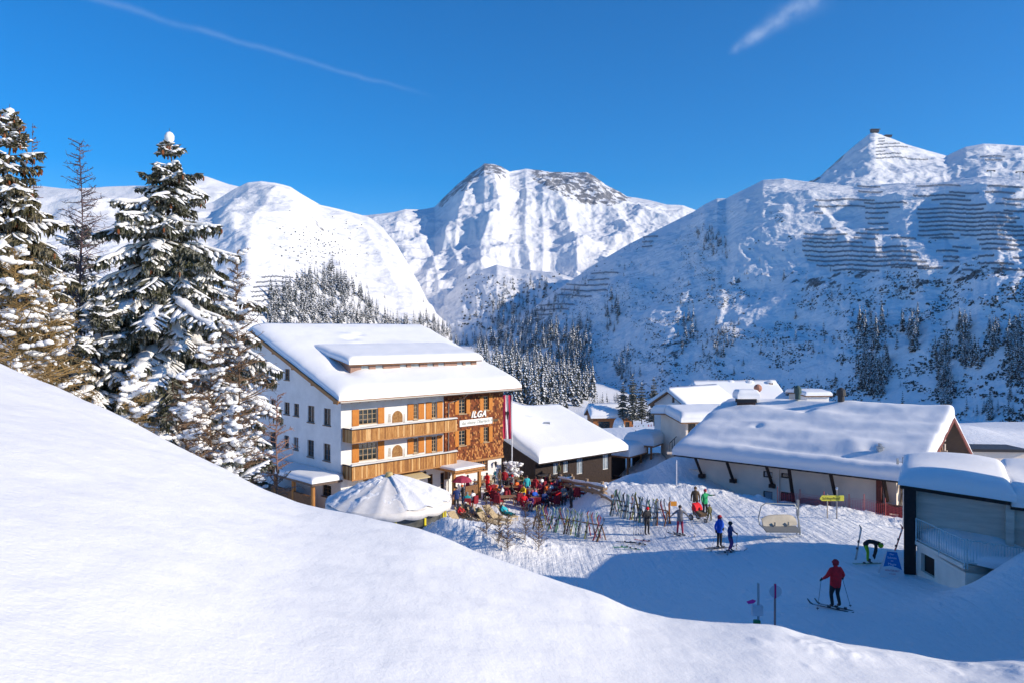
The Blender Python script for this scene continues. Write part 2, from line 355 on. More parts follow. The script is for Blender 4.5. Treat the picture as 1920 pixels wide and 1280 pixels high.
# ------------------------------------------------------------------ mountains: a surface between a foot line and a crest line
MTN = {}
def spurs(*ls):
    """ribs that run down from the crest: (list of (px, t)), width in columns, height fraction"""
    def f(px, T):
        z = 0
        for pts, w_, a in ls:
            ts = [p[1] for p in pts][::-1]; xs = [p[0] for p in pts][::-1]; c = np.interp(T, ts, xs) + 6 * fbm(T * 5 + pts[0][0], T * 0 + .5, 3)
            z = z + a * np.exp(-np.abs((px - c) / w_) ** 1.3) * np.clip((1.0 - T) * 4, 0, 1) ** 1.3 * np.clip(T * 4, 0, 1)
        return z
    return f
def mountain(name, cols, ncol, nrow, disp, mat_, label, rockf=None, prof=1.0, back=.5, mid=None, seed=0, gully=(0, 100), kind='structure'):
    """cols: (px, foot_y, foot_D, crest_y, crest_D)"""
    c = np.array(cols, float); px = np.linspace(c[0, 0], c[-1, 0], ncol); u = (px - CX) / F
    I = lambda k: np.interp(px, c[:, 0], c[:, k])
    k = np.exp(-np.linspace(-2, 2, 7) ** 2); k /= k.sum()
    sm = lambda a, n=1: np.convolve(np.pad(a, 3, mode='edge'), k, 'valid')
    fy, fD, cy, cD = I(1), sm(I(2)), I(3), I(4)
    kk = np.exp(-np.linspace(-2, 2, 31) ** 2); kk /= kk.sum(); cD = np.convolve(np.pad(cD, 15, mode='edge'), kk, 'valid')
    fz, cz = (HY - fy) / F * fD, (HY - cy) / F * cD
    T = np.concatenate([np.linspace(0, 1, nrow), 1 + np.linspace(.02, .5, nrow // 6)])[:, None]
    t = np.minimum(T, 1); D = fD + (cD - fD) * T
    Z = fz + (cz - fz) * t ** prof - np.maximum(T - 1, 0) * (cz - fz) * 2 * back
    if mid: Z = Z + (cz - fz) * mid(px[None, :], T)
    X, Y = u * D, D * np.ones_like(u)
    edge = np.clip((1 - t) * 6, .12, 1) * np.clip(t * 8, 0, 1)
    n1 = fbm(X / disp[1] + seed, Y / disp[1] * .8 + Z / disp[1] * .6, 6, ridged=True)
    n2 = fbm(X / disp[1] * 3 + seed, Z / disp[1] * 3, 5)
    g = 0
    if gully[0]:   # ribs running down the fall line
        wv = px[None, :] / gully[1] + .9 * fbm(X / 240 + seed, Z / 160, 3) + seed
        g = gully[0] * (fbm(wv, T * 1.3 + seed, 4, ridged=True)) * np.sin(np.clip(T, 0, 1) * PI) ** .6
    n3 = fbm(X / disp[1] * 2.6 + 9, Y / disp[1] * 1.3 + Z / disp[1] * 1.6, 4, ridged=True)
    Z = Z + edge * (disp[0] * n1 + disp[0] * .22 * n3 + disp[0] * .3 * n2 + g)
    rk = np.zeros_like(Z)
    if rockf is not None: rk = rockf(px[None, :] * np.ones_like(T), T * np.ones_like(px[None, :]), X, Y, Z)
    # steep faces shed their snow
    gx = np.gradient(Z, axis=0) / np.maximum(np.hypot(np.gradient(X, axis=0), np.gradient(Y, axis=0)), .01)
    rk = rk + np.clip((np.abs(gx) - 1.0) * .35, 0, .35)
    o = np_mesh(name, np.stack([X, Y, Z], -1), mat_, attr=rk)
    tag(o, label, kind=kind)
    MTN[name] = (px, T[:, 0], X, Y, Z)
    return o
def on_mtn(name, px, y=None, t=None):
    """point of that mountain at column px, either at height fraction t or at the first row of the picture y it reaches"""
    P, T, X, Y, Z = MTN[name]; j = int(np.clip(np.searchsorted(P, px), 1, len(P) - 1))
    if t is None:
        yy = HY - F * Z[:, j] / Y[:, j]; r = np.nonzero((yy <= y))[0]
        if len(r) == 0: return None
        i = r[0]
        if T[i] > 1: return None
    else: i = int(np.argmin(np.abs(T - t)))
    return Vector((X[i, j], Y[i, j], Z[i, j]))
SNOW_M = snow_mat('mountain snow', [(.012, 5), (.05, 2.2), (.2, .7)], rock=True, rs=.035)
SNOW_R = snow_mat('craggy mountain snow', [(.02, 4), (.08, 2.2), (.4, .6)], rock=True, rs=.06, rockcol=((.06, .06, .06), (.22, .21, .2)))
SNOW_F = snow_mat('far mountain snow', [(.006, 14), (.02, 6), (.1, 2)], rock=True, rs=.03, rockcol=((.12, .12, .125), (.26, .25, .25)))
def rock_center(px, T, X, Y, Z):
    r = np.zeros_like(px)
    e1 = np.clip(1 - np.abs(px - 880) / 75, 0, 1) * np.clip((T - .80) * 8, 0, 1) * (px < 968)
    # left face of the peak stays rocky close to the ridge
    yy = HY - F * Z / Y
    e1 = np.clip((45 - (yy - np.interp(px, [815, 850, 910, 970], [392, 362, 315, 330]))) / 45, 0, 1) * np.clip((975 - px) / 30, 0, 1) * np.clip((px - 805) / 20, 0, 1)
    low = np.interp(px, [960, 1030, 1100, 1180, 1220], [335, 375, 405, 400, 385])
    e2 = np.clip((low - yy) / 22, 0, 1) * np.clip((px - 975) / 25, 0, 1) * np.clip((1235 - px) / 70, 0, 1)
    e3 = np.clip((px - 1120) / 60, 0, 1) * np.clip((1330 - px) / 60, 0, 1) * .25 * np.clip((yy - 390) / 20, 0, 1)
    return .51 * e1 + .50 * e2 + e3
mountain('mountain_peak', [(480, 640, 1700, 415, 2900), (640, 640, 1600, 405, 3000), (690, 640, 1550, 406, 3000), (740, 640, 1500, 400, 3000), (760, 640, 1500, 394, 3050), (790, 640, 1500, 396, 3100), (815, 640, 1500, 391, 3150), (835, 640, 1500, 370, 3200), (860, 640, 1500, 346, 3250), (885, 640, 1500, 325, 3300), (900, 640, 1500, 316, 3300), (908, 640, 1500, 309, 3300),
    (925, 640, 1500, 310, 3300), (940, 640, 1500, 315, 3300), (955, 640, 1500, 324, 3300), (968, 640, 1500, 321, 3500), (985, 640, 1500, 318, 3500), (1010, 640, 1500, 320, 3500), (1030, 640, 1500, 324, 3500), (1060, 640, 1500, 324, 3500), (1100, 640, 1500, 324, 3500), (1115, 640, 1500, 332, 3450),
    (1135, 640, 1500, 349, 3400), (1160, 640, 1500, 361, 3400), (1175, 640, 1500, 370, 3350), (1210, 640, 1500, 376, 3300), (1250, 640, 1500, 386, 3200), (1280, 640, 1500, 388, 3200), (1305, 640, 1500, 397, 3200), (1400, 640, 1500, 420, 3200), (1500, 640, 1500, 430, 3200)],
    620, 330, (60, 520), SNOW_F, 'high snowy double peak with rocky cliffs', rock_center, prof=1.25, seed=3.1, gully=(9, 70), mid=spurs(([(908, 1), (870, .75), (830, .5), (800, .3)], 20, 0.035), ([(915, 1), (930, .8), (935, .6), (900, .35)], 22, 0.040), ([(975, 1), (1020, .8), (1060, .6), (1080, .35)], 26, 0.035), ([(1110, 1), (1130, .8), (1190, .5)], 20, 0.030), ([(1050, 1), (1040, .85), (1020, .7)], 14, 0.020), ([(1250, 1), (1180, .6), (1130, .3)], 30, 0.030), ([(760, 1), (740, .7), (760, .4)], 20, 0.025), ([(800, .8), (790, .6), (820, .3)], 12, 0.018), ([(860, .6), (850, .4), (880, .2)], 12, 0.018), ([(985, .55), (990, .35), (1000, .2)], 14, 0.020)))
def rock_right(px, T, X, Y, Z):
    a = .24 + .22 * fbm(X / 130, Z / 60 + 4, 4) + .1 * fbm(X / 40, Z / 25, 3)
    band = np.clip(1 - np.abs(T - .36) / .16, 0, 1) * .1 + np.clip(1 - np.abs(T - .16) / .1, 0, 1) * .08
    a = a + band - .16 * np.clip((T - .55) * 5, 0, 1)
    return np.clip(a, 0, .5) * np.clip((px - 1100) / 120, 0.2, 1)
RIGHT_COLS = [(840, 700, 1150, 650, 1300), (880, 705, 1050, 634, 1320), (920, 715, 980, 614, 1330), (960, 730, 900, 597, 1340), (1000, 745, 850, 578, 1350), (1040, 755, 810, 548, 1370), (1080, 765, 780, 520, 1390), (1130, 770, 740, 488, 1400), (1180, 775, 700, 459, 1400), (1240, 780, 660, 428, 1400), (1300, 785, 640, 398, 1390), (1320, 785, 630, 385, 1370), (1345, 785, 620, 373, 1350), (1362, 785, 615, 374, 1330), (1376, 785, 610, 366, 1300),
    (1430, 790, 590, 339, 1250), (1470, 790, 575, 336, 1200), (1530, 790, 550, 344, 1140), (1600, 795, 520, 352, 1080), (1680, 795, 490, 345, 1010), (1760, 800, 460, 345, 950), (1800, 800, 445, 338, 920), (1850, 805, 425, 331, 880), (1920, 810, 400, 336, 820), (2050, 815, 350, 330, 740), (2300, 820, 300, 320, 640), (2800, 830, 240, 350, 520)]
mountain('mountain_flank', RIGHT_COLS, 900, 420, (12, 150), SNOW_R, 'steep shaded mountain flank with scrub, crags and avalanche barriers', rock_right, prof=.92, seed=8.7, gully=(4, 85), mid=spurs(([(1375, 1), (1400, .7), (1380, .4), (1340, .15)], 30, 0.023), ([(1480, 1), (1540, .7), (1600, .45), (1590, .2)], 34, 0.020), ([(1640, 1), (1690, .75), (1700, .5), (1740, .25)], 30, 0.017), ([(1830, 1), (1850, .7), (1880, .5), (1840, .2)], 34, 0.023), ([(1320, .6), (1290, .4), (1250, .15)], 24, 0.012), ([(1640, .5), (1660, .3), (1640, .1)], 18, 0.010)))
mountain('mountain_summit', [(1440, 400, 1350, 372, 1750), (1500, 390, 1320, 356, 1800), (1528, 385, 1300, 342, 1820), (1545, 385, 1300, 325, 1830), (1580, 385, 1280, 293, 1850), (1610, 385, 1260, 268, 1860), (1630, 385, 1250, 252, 1870), (1640, 385, 1250, 249, 1870), (1660, 385, 1250, 256, 1870), (1700, 385, 1230, 272, 1850), (1740, 385, 1200, 284, 1830), (1775, 385, 1180, 293, 1800), (1790, 385, 1170, 286, 1780), (1810, 385, 1150, 277, 1750), (1845, 385, 1120, 271, 1720), (1880, 385, 1100, 272, 1700), (1920, 385, 1050, 274, 1680), (2100, 390, 950, 260, 1600), (2500, 400, 800, 230, 1500)],
    420, 200, (13, 150), SNOW_M, 'pointed sunlit summit above the mountain flank', lambda px, T, X, Y, Z: .5 * np.clip((1640 - px - (T - 1) * -160) / 26, 0, 1) * np.clip((T - .35) * 4, 0, 1) * (px < 1640) * np.clip((1600 - px + (T - .8) * 250) / 40, 0, 1), seed=1.7, gully=(6, 70))
mountain('mountain_shoulder', [(-500, 640, 1500, 340, 2300), (0, 640, 1500, 350, 2300), (80, 640, 1500, 351, 2300), (130, 640, 1500, 356, 2250), (200, 640, 1500, 352, 2300), (250, 640, 1500, 350, 2300), (300, 640, 1500, 352, 2300), (340, 640, 1500, 340, 2300), (365, 640, 1500, 330, 2300), (385, 640, 1500, 332, 2300), (430, 640, 1500, 347, 2300), (480, 640, 1500, 360, 2300), (600, 640, 1500, 410, 2300)],
    240, 140, (24, 260), SNOW_M, 'distant rounded snow ridge behind the spruces', seed=5.5, gully=(8, 90))
def rock_left(px, T, X, Y, Z):
    a = np.exp(-((px - 600) / 60) ** 2 - ((T - .62) / .16) ** 2) * .38 + .1 * fbm(X / 200, Z / 90, 3)
    return np.clip(a, 0, .45)
mountain('mountain_ridge', [(-700, 720, 420, 420, 900), (0, 722, 600, 425, 1100), (200, 720, 640, 415, 1200), (330, 715, 680, 398, 1350), (400, 705, 720, 380, 1450), (440, 680, 740, 356, 1480), (465, 680, 760, 345, 1500), (490, 680, 770, 342, 1500), (515, 680, 785, 345, 1520), (545, 680, 810, 352, 1550), (580, 680, 840, 374, 1600), (600, 680, 860, 386, 1700), (640, 682, 900, 395, 1800), (690, 682, 980, 407, 1900), (715, 682, 1010, 425, 1850), (745, 682, 1050, 462, 1750), (775, 660, 1100, 515, 1650), (800, 662, 1150, 566, 1550), (830, 665, 1200, 615, 1450), (860, 668, 1250, 650, 1400), (900, 668, 1300, 664, 1400)],
    620, 300, (26, 300), SNOW_M, 'long sunlit snow ridge above the hotel', rock_left, prof=1.05, seed=2.2, gully=(3, 110), mid=spurs(([(480, 1), (520, .8), (600, .6), (640, .35), (660, .15)], 34, 0.050), ([(600, 1), (660, .8), (720, .55), (760, .3)], 26, 0.030), ([(430, 1), (420, .7), (460, .4)], 26, 0.035), ([(540, .95), (500, .75), (470, .55)], 16, 0.015), ([(700, .9), (740, .7), (790, .4)], 18, 0.025)))
mountain('mountain_shade_spur', [(760, 655, 1250, 640, 1900), (790, 655, 1250, 600, 1850), (830, 655, 1240, 560, 1800), (865, 655, 1230, 528, 1750), (900, 655, 1230, 508, 1720), (932, 655, 1220, 497, 1700), (955, 655, 1220, 503, 1680), (985, 655, 1220, 506, 1640), (1040, 655, 1220, 512, 1560), (1100, 655, 1220, 530, 1500), (1200, 655, 1220, 560, 1450)],
    260, 140, (12, 150), SNOW_M, 'wooded spur added along the shadow edge at the head of the valley', lambda px, T, X, Y, Z: np.clip(.30 + .2 * fbm(X / 90, Z / 50, 4), 0, .45) * np.clip((px - 870) / 60, 0, 1), seed=9.3, gully=(9, 50))  # spur added; its crest traces the shadow edge so the slope lies shaded
# ------------------------------------------------------------------ building kit
class Fr:
    """a building's own axes: a along the ridge, b across, z up"""
    def __init__(s, x, y, dx, dy, flip=False):
        s.x, s.y = x, y; L = math.hypot(dx, dy); s.d1 = (dx / L, dy / L); s.d2 = (-s.d1[1], s.d1[0]) if not flip else (s.d1[1], -s.d1[0])
    def P(s, a, b, z): return Vector((s.x + s.d1[0] * a + s.d2[0] * b, s.y + s.d1[1] * a + s.d2[1] * b, z))
    def wall_a(s, a0=0, b=0):  # wall running along a, facing -b
        p = s.P(a0, b, 0); return Wall(p.x, p.y, s.d1, (-s.d2[0], -s.d2[1]))
    def wall_b(s, b0=0, a=0, out=-1):  # wall running along b, facing -a (or +a)
        p = s.P(a, b0, 0); return Wall(p.x, p.y, s.d2, (out * s.d1[0], out * s.d1[1]))
class Wall:
    def __init__(s, x, y, e, n): s.x, s.y, s.e, s.n = x, y, e, n
    def P(s, t, z, off=0): return Vector((s.x + s.e[0] * t + s.n[0] * off, s.y + s.e[1] * t + s.n[1] * off, z))
    def at(s, px, py):
        u = (px - CX) / F; t = (u * s.y - s.x) / (s.e[0] - u * s.e[1]); Y = s.y + t * s.e[1]
        return t, (HY - py) / F * Y
    def rect(s, x0, x1, y0, y1):
        """rectangle on the wall from its photographed corners: left, right, top, bottom"""
        t0, za = s.at(x0, (y0)); t1, zb = s.at(x1, y0); _, zc = s.at((x0 + x1) / 2, y1); _, zt = s.at((x0 + x1) / 2, y0)
        return min(t0, t1), max(t0, t1), zc, zt
    def mesh(s, mb, t0, t1, z0, ztop, holes=(), depth=.2, mi=0, thick=.25):
        zt = ztop if callable(ztop) else (lambda t: ztop)
        cuts = sorted(set([t0, t1] + [h[0] for h in holes if t0 < h[0] < t1] + [h[1] for h in holes if t0 < h[1] < t1] + ([x for x in getattr(zt, 'cuts', ()) if t0 < x < t1])))
        for a, b in zip(cuts[:-1], cuts[1:]):
            m = (a + b) / 2; hs = sorted([h for h in holes if h[0] <= m <= h[1]], key=lambda h: h[2]); z = z0
            for h in hs:
                mb.face([s.P(a, z), s.P(b, z), s.P(b, h[2]), s.P(a, h[2])], mi); z = h[3]
            mb.face([s.P(a, z), s.P(b, z), s.P(b, zt(b)), s.P(a, zt(a))], mi)
        for h in holes:   # reveals
            a, b, c, d = h[:4]
            for q in (((a, c), (b, c)), ((b, c), (b, d)), ((b, d), (a, d)), ((a, d), (a, c))):
                mb.face([s.P(*q[0]), s.P(*q[1]), s.P(*q[1], -depth), s.P(*q[0], -depth)], mi)
    def box(s, mb, t0, t1, z0, z1, o0, o1, mi=0):
        mb.hull([s.P(t0, z0, o0), s.P(t1, z0, o0), s.P(t1, z0, o1), s.P(t0, z0, o1), s.P(t0, z1, o0), s.P(t1, z1, o0), s.P(t1, z1, o1), s.P(t0, z1, o1)], mi)
WOODM = mat('orange larch shutters', (.62, .25, .045), .6, col2=(.46, .15, .022), vscale=3, stretch=(6, 6, 1), bump=.004, bscale=30)
WOODP = mat('pale larch boards', (.55, .27, .085), .7, col2=(.34, .14, .035), vscale=5, stretch=(5, 5, .4), thr=(.35, .62), bump=.006, bscale=25)
WOODB = mat('brown timber', (.22, .11, .05), .7, var=.4, vscale=6, stretch=(3, 3, 1), bump=.004)
WOODD = mat('dark timber', (.035, .022, .018), .75, var=.4, vscale=6, bump=.004)
WOODF = mat('fascia timber', (.42, .20, .07), .65, var=.3, vscale=5)
PLAST = mat('white render', (.80, .78, .75), .85, var=.09, vscale=.8, bump=.006, bscale=14)
PLASTG = mat('grey white render', (.86, .74, .62), .85, var=.08, vscale=.7, bump=.006, bscale=10)
GLASS = mat('window glass', (.02, .03, .035), .06, spec=.9, var=.5, vscale=2)
GLASSL = mat('pale glass', (.28, .33, .38), .15, spec=.8, var=.3, vscale=3)  # pale tone; also paints a bright reflection in one gable window
FRAMEW = mat('window frame wood', (.45, .33, .2), .5)
FRAMED = mat('brown window frame', (.20, .12, .07), .5)
METAL = mat('galvanised steel', (.42, .44, .46), .4, metal=.7, var=.1)
DARKM = mat('dark roof metal', (.05, .045, .045), .5)
ROOFT = mat('roof edge boards', (.14, .10, .08), .7, var=.3, vscale=5)
CONC = mat('board marked concrete', (.55, .45, .37), .85, col2=(.84, .71, .59), vscale=1.1, stretch=(.35, .35, 3.2), bump=.01, bscale=9)
CONCL = mat('pale concrete', (.84, .73, .62), .85, var=.12, vscale=1.0, bump=.006, bscale=9)
SNOWR = snow_mat('roof snow', [(.9, .03), (6, .008)])
def _samp(L, r0, r1, step):
    q = [0, .015, .05, .11, .2, .32, .48, .7, 1]
    s = [r0 * x for x in q] if r0 else [0]
    e = [L - r1 * x for x in q][::-1] if r1 else [L]
    n = max(1, int((e[0] - s[-1]) / step)); mid = [s[-1] + (e[0] - s[-1]) * i / n for i in range(1, n)]
    return np.array(s + mid + e)
def snow_blanket(fr, a0, a1, b0, b1, zf, T, rad=(.5, .5, .5, .5), bump=None, step=.35, lip=.25, seed=0, name='roof_snow', parent=None, amp=.05, m=None):
    """a thick quilt of snow lying on the surface zf(a, b), rounded at its rims"""
    A = a0 + _samp(a1 - a0, rad[0], rad[1], step); B = b0 + _samp(b1 - b0, rad[2], rad[3], step)
    g = np.ones((len(A), len(B))); ea = np.ones(len(A)); eb = np.ones(len(B))
    rnd = lambda e, r: np.sqrt(np.clip(1 - (1 - np.clip(e / r, 0, 1)) ** 2, 0, 1)) if r else np.ones_like(e)
    h = (rnd(A - a0, rad[0]) * rnd(a1 - A, rad[1]))[:, None] * (rnd(B - b0, rad[2]) * rnd(b1 - B, rad[3]))[None, :]
    AA, BB = np.meshgrid(A, B, indexing='ij')
    ZB = np.vectorize(zf)(AA, BB).astype(float)
    amt = T * (lip + (1 - lip) * h) + h * amp * fbm(AA * .55 + seed, BB * .55 + seed * 2, 4)
    if bump is not None: amt = amt + bump(AA, BB) * np.clip(h * 2, 0, 1)
    # let the rim sag outwards unevenly
    jitA = .06 * fbm(BB * .9 + seed, AA * 0 + 3.3, 3); jitB = .06 * fbm(AA * .9 + seed, BB * 0 + 5.1, 3)
    wA = np.exp(-(AA - a0) / .3) * (rad[0] > 0) * -1 + np.exp(-(a1 - AA) / .3) * (rad[1] > 0); wB = -np.exp(-(BB - b0) / .3) * (rad[2] > 0) + np.exp(-(b1 - BB) / .3) * (rad[3] > 0)
    A2, B2 = AA + jitA * wA, BB + jitB * wB
    mk = lambda Z: np.stack([fr.x + fr.d1[0] * A2 + fr.d2[0] * B2, fr.y + fr.d1[1] * A2 + fr.d2[1] * B2, Z], -1)
    top, bot = mk(ZB + np.maximum(amt, .01)), mk(ZB)
    mb = MB(); mb.grid([list(r) for r in top]); k = len(mb.v)
    mb.grid([list(r) for r in bot]); na, nb = len(A), len(B)
    ring = [(0, j) for j in range(nb)] + [(i, nb - 1) for i in range(1, na)] + [(na - 1, j) for j in range(nb - 2, -1, -1)] + [(i, 0) for i in range(na - 2, 0, -1)]
    for p, q in zip(ring, ring[1:] + ring[:1]):
        i, j = p[0] * nb + p[1], q[0] * nb + q[1]; mb.f.append((i, k + i, k + j, j)); mb.m.append(0)
    return mb.build(name, m or SNOWR, parent, smooth=True)
def slab(fr, mb, a0, a1, b0, z0, b1, z1, th, mi=0):
    """roof plate from (b0, z0) to (b1, z1), z = its top"""
    mb.hull([fr.P(a0, b0, z0 - th), fr.P(a1, b0, z0 - th), fr.P(a1, b1, z1 - th), fr.P(a0, b1, z1 - th), fr.P(a0, b0, z0), fr.P(a1, b0, z0), fr.P(a1, b1, z1), fr.P(a0, b1, z1)], mi)
def gauss(A, B, a, b, ra, rb): return np.exp(-((A - a) / ra) ** 2 - ((B - b) / rb) ** 2)
def window(wl_, r, parent, cols=2, rows=3, fm=None, gm=None, depth=.14, sill=True, shut=None, shm=None, label=None):
    """r = (t0, t1, z0, z1) opening; frame > pane, sill, shutter"""
    t0, t1, z0, z1 = r[:4]; mb = MB(); fw = .06; e = .004
    a, b, c, d = t0 + e, t1 - e, z0 + e, z1 - e
    for q in ((a, a + fw, c, d), (b - fw, b, c, d), (a + fw, b - fw, c, c + fw), (a + fw, b - fw, d - fw, d)): wl_.box(mb, *q, -depth, -depth + .06)
    for i in range(1, cols):
        x = a + (b - a) * i / cols; wl_.box(mb, x - .025, x + .025, c + fw, d - fw, -depth + .003, -depth + .055)
    for j in range(1, rows):
        z = c + (d - c) * j / rows; wl_.box(mb, a + fw, b - fw, z - .015, z + .015, -depth + .006, -depth + .045)
    fo = mb.build('window', fm or FRAMEW, parent)
    if label: fo['label'] = label
    mb = MB(); wl_.box(mb, a + .02, b - .02, c + .02, d - .02, -depth - .03, -depth + .018); mb.build('pane', gm or GLASS, fo)
    if sill:
        mb = MB(); wl_.box(mb, t0 - .06, t1 + .06, z0 - .07, z0 - .004, -.10, .09); mb.build('sill', FRAMEW if sill is True else sill, fo)
    for s0, s1 in (shut or ()):
        mb = MB(); wl_.box(mb, s0, s1, z0 - .03, z1 + .03, .02, .055)
        for zz in (z0 + .06, (z0 + z1) / 2, z1 - .1): wl_.box(mb, s0 + .03, s1 - .03, zz, zz + .09, .055, .068)
        mb.build('shutter', shm or WOODM, fo)
    return fo
def text_mesh(body, size, name, m, parent, M, shear=0, extrude=.01, align='LEFT', bold=0):
    c = bpy.data.curves.new(name, 'FONT'); c.body = body; c.size = size; c.extrude = extrude; c.shear = shear; c.align_x = align; c.offset = bold; c.space_character = 1.12 if body == 'ILGA' else 1
    t = bpy.data.objects.new(name, c); C.objects.link(t); dg = bpy.context.evaluated_depsgraph_get()
    me = bpy.data.meshes.new_from_object(t.evaluated_get(dg)); bpy.data.objects.remove(t); me.materials.clear(); me.materials.append(m)
    me.transform(M); o = bpy.data.objects.new(name, me); C.objects.link(o); o.parent = parent
    return o
def wall_matrix(wl_, t, z, off):
    """matrix that lays x along the wall and y up"""
    M = Matrix.Identity(4); p = wl_.P(t, z, off)
    M.col[0][:3] = (wl_.e[0], wl_.e[1], 0); M.col[1][:3] = (0, 0, 1); M.col[2][:3] = (wl_.n[0], wl_.n[1], 0); M.col[3][:3] = p
    return M

# ------------------------------------------------------------------ the hotel
H = Fr(-12.7, 57, .714, .70)
hotel = empty('hotel', (-12.7, 57, -13.7)); tag(hotel, 'large white hotel with shingled end, wooden balconies and deep snow on its roof', 'hotel')
_off = -Vector((-12.7, 57, -13.7))
HOTEL_KIDS0 = set(C.objects)
RE, RS, RB_ = -5.02, .362, 12.6      # eave height at b=-1.2, slope, ridge position
def hroof(a, b): return RE + RS * ((b if b < RB_ else 2 * RB_ - b) + 1.2)
fa = H.wall_a(); ga = H.wall_b()
BR = 9.86; HL = 16.45; HW = 25.2
# openings on the front
def wr(*q): return fa.rect(*q)
front = {'w1': wr(673, 707.5, 766, 794.5), 'w2': wr(775.5, 783.5, 756.5, 785), 'w3': wr(809.5, 818.5, 753, 783),
         'v1': wr(673, 707.5, 829.5, 862), 'v2': wr(775.5, 783.5, 820.5, 848), 'v3': wr(809.5, 818.5, 817, 846)}
g1 = fa.rect(752, 780, 893, 925); g2 = fa.rect(802, 812, 888, 918); g4 = fa.rect(872.5, 915, 861, 885)
gdoor = fa.rect(826, 842, 884, 925)
holes = list(front.values()) + [g1, g2, gdoor]
mb = MB(); ztopf = lambda t: hroof(0, 0) - .18
fa.mesh(mb, 0, BR, -14.6, ztopf, holes)
_, zb1 = fa.at(900, 858)
zbase = zb1
fa.mesh(mb, BR, HL, -14.6, zbase, [g4])
# gable wall towards the trees
G = {}
grects = [ga.rect(*q) for q in ((507.7, 517.8, 687, 715), (534, 543, 691, 711.5), (477, 487, 686, 712), (507, 517, 749, 779), (533, 543, 753.5, 776), (551, 560.5, 756, 779), (577, 589.5, 760, 791), (607, 620, 765, 796.5),
    (445, 461, 741, 768), (422, 433, 737.5, 764), (505.6, 517, 809, 838.5), (532.5, 541.5, 815.5, 837.5), (550.5, 559.5, 819, 842), (576.5, 588.5, 824, 855.5), (606.5, 619.5, 831, 863), (445, 458, 800, 826), (422, 433, 796, 821), (604, 621, 908, 930))]
def gtop(t): return hroof(0, t) - .18
gtop.cuts = [RB_]
ga.mesh(mb, 0, HW, -14.6, gtop, grects)
gb2 = H.wall_b(0, HL, 1); gb2.mesh(mb, 0, HW, -16.5, gtop); H.wall_a(0, HW).mesh(mb, 0, HL, -16, ztopf)
mb.build('wall', PLAST, hotel)
# shingle cladding: rows of small overlapping shakes, proud of the wall
SHING = mat('weathered larch shingles', (.15, .035, .012), .75, col2=(.34, .10, .025), vscale=14, thr=(.30, .85), bump=.02, bscale=20)
s4 = [wr(858.8, 872, 748, 774.5), wr(905, 914.5, 741.8, 768), wr(858.8, 872, 805.8, 834), wr(905, 914.5, 799.5, 827.3)]
rnd = random.Random(5)
mb = MB(); wsh = Wall(fa.P(0, 0, .10).x, fa.P(0, 0, .10).y, fa.e, fa.n)
wsh.mesh(mb, BR, HL + .1, zbase - .1, lambda t: hroof(0, 0) - .2, s4, depth=.3)
wsh.mesh(mb, BR, BR + .001, zbase, ztopf)
wsh.box(mb, BR - .02, BR, zbase, hroof(0, 0) - .2, -.1, 0)
z = zbase
while z < hroof(0, 0) - .45:
    t = BR
    while t < HL:
        wdt = rnd.uniform(.09, .2)
        if not any(r[0] - .02 < t + wdt and t < r[1] + .02 and r[2] - .1 < z + .1 and z < r[3] + .02 for r in s4) and rnd.random() < .93:
            o1 = rnd.uniform(.022, .05); zz = z + rnd.uniform(-.03, .03)
            P = [wsh.P(t, zz, 0), wsh.P(t + wdt * .94, zz, 0), wsh.P(t + wdt * .94, zz + .26, .002), wsh.P(t, zz + .26, .002)]
            Q = [wsh.P(t, zz, o1), wsh.P(t + wdt * .94, zz, o1 * rnd.uniform(.6, 1)), P[2], P[3]]
            wth = .5 * max(0, (t - BR - 2.5) / 4.5) + .6 * max(0, 1 - (z - zbase) / 2.6); m_ = 1 if rnd.random() < .12 + .42 * wth * min(1, .35 + (t - BR) / 6) else rnd.choice((0, 0, 0, 2)); mb.face(Q, m_); mb.face([P[0], P[1], Q[1], Q[0]], m_); mb.face([P[1], P[2], Q[1]], m_)
        t += wdt
    z += .17
SH2 = mat('sunbleached shingle', (.50, .21, .06), .7, var=.35, vscale=7); SH3 = mat('dark shingle', (.10, .03, .012), .8, var=.4, vscale=7)
mb.build('shingle_cladding', [SHING, SH2, SH3], hotel)
mb = MB(); fa.box(mb, BR, HL + .14, zbase - .22, zbase - .04, .004, .2); mb.build('beam', WOODF, hotel)
# windows
shw = .62
for k in ('w1', 'v1'):
    r = front[k]; window(fa, r, hotel, cols=4, rows=3, shut=((r[0] - .62, r[0] - .03), (r[1] + .03, r[1] + .62)), sill=False)
for k in ('w2', 'v2', 'w3', 'v3'):
    r = front[k]; window(fa, r, hotel, cols=2, rows=4, shut=((r[0] - .62, r[0] - .03), (r[1] + .03, r[1] + .62)))
for r in s4: window(wsh, r, hotel, cols=2, rows=4, depth=.16, shut=((r[0] - .44, r[0] - .02), (r[1] + .02, r[1] + .44)), sill=FRAMEW)
for i, r in enumerate(grects): window(ga, r, hotel, cols=2, rows=3, fm=FRAMED, gm=GLASSL if i == 12 else GLASS, depth=.16, sill=FRAMED)  # the single pale pane has a bright reflection put into its colour
window(fa, g1, hotel, cols=6, rows=2, fm=FRAMED, sill=False); window(fa, g2, hotel, cols=1, rows=2, fm=WOODB, sill=False)
window(fa, g4, hotel, cols=9, rows=5, fm=WOODF, sill=False)
window(fa, gdoor, hotel, cols=2, rows=2, fm=WOODP, sill=False)
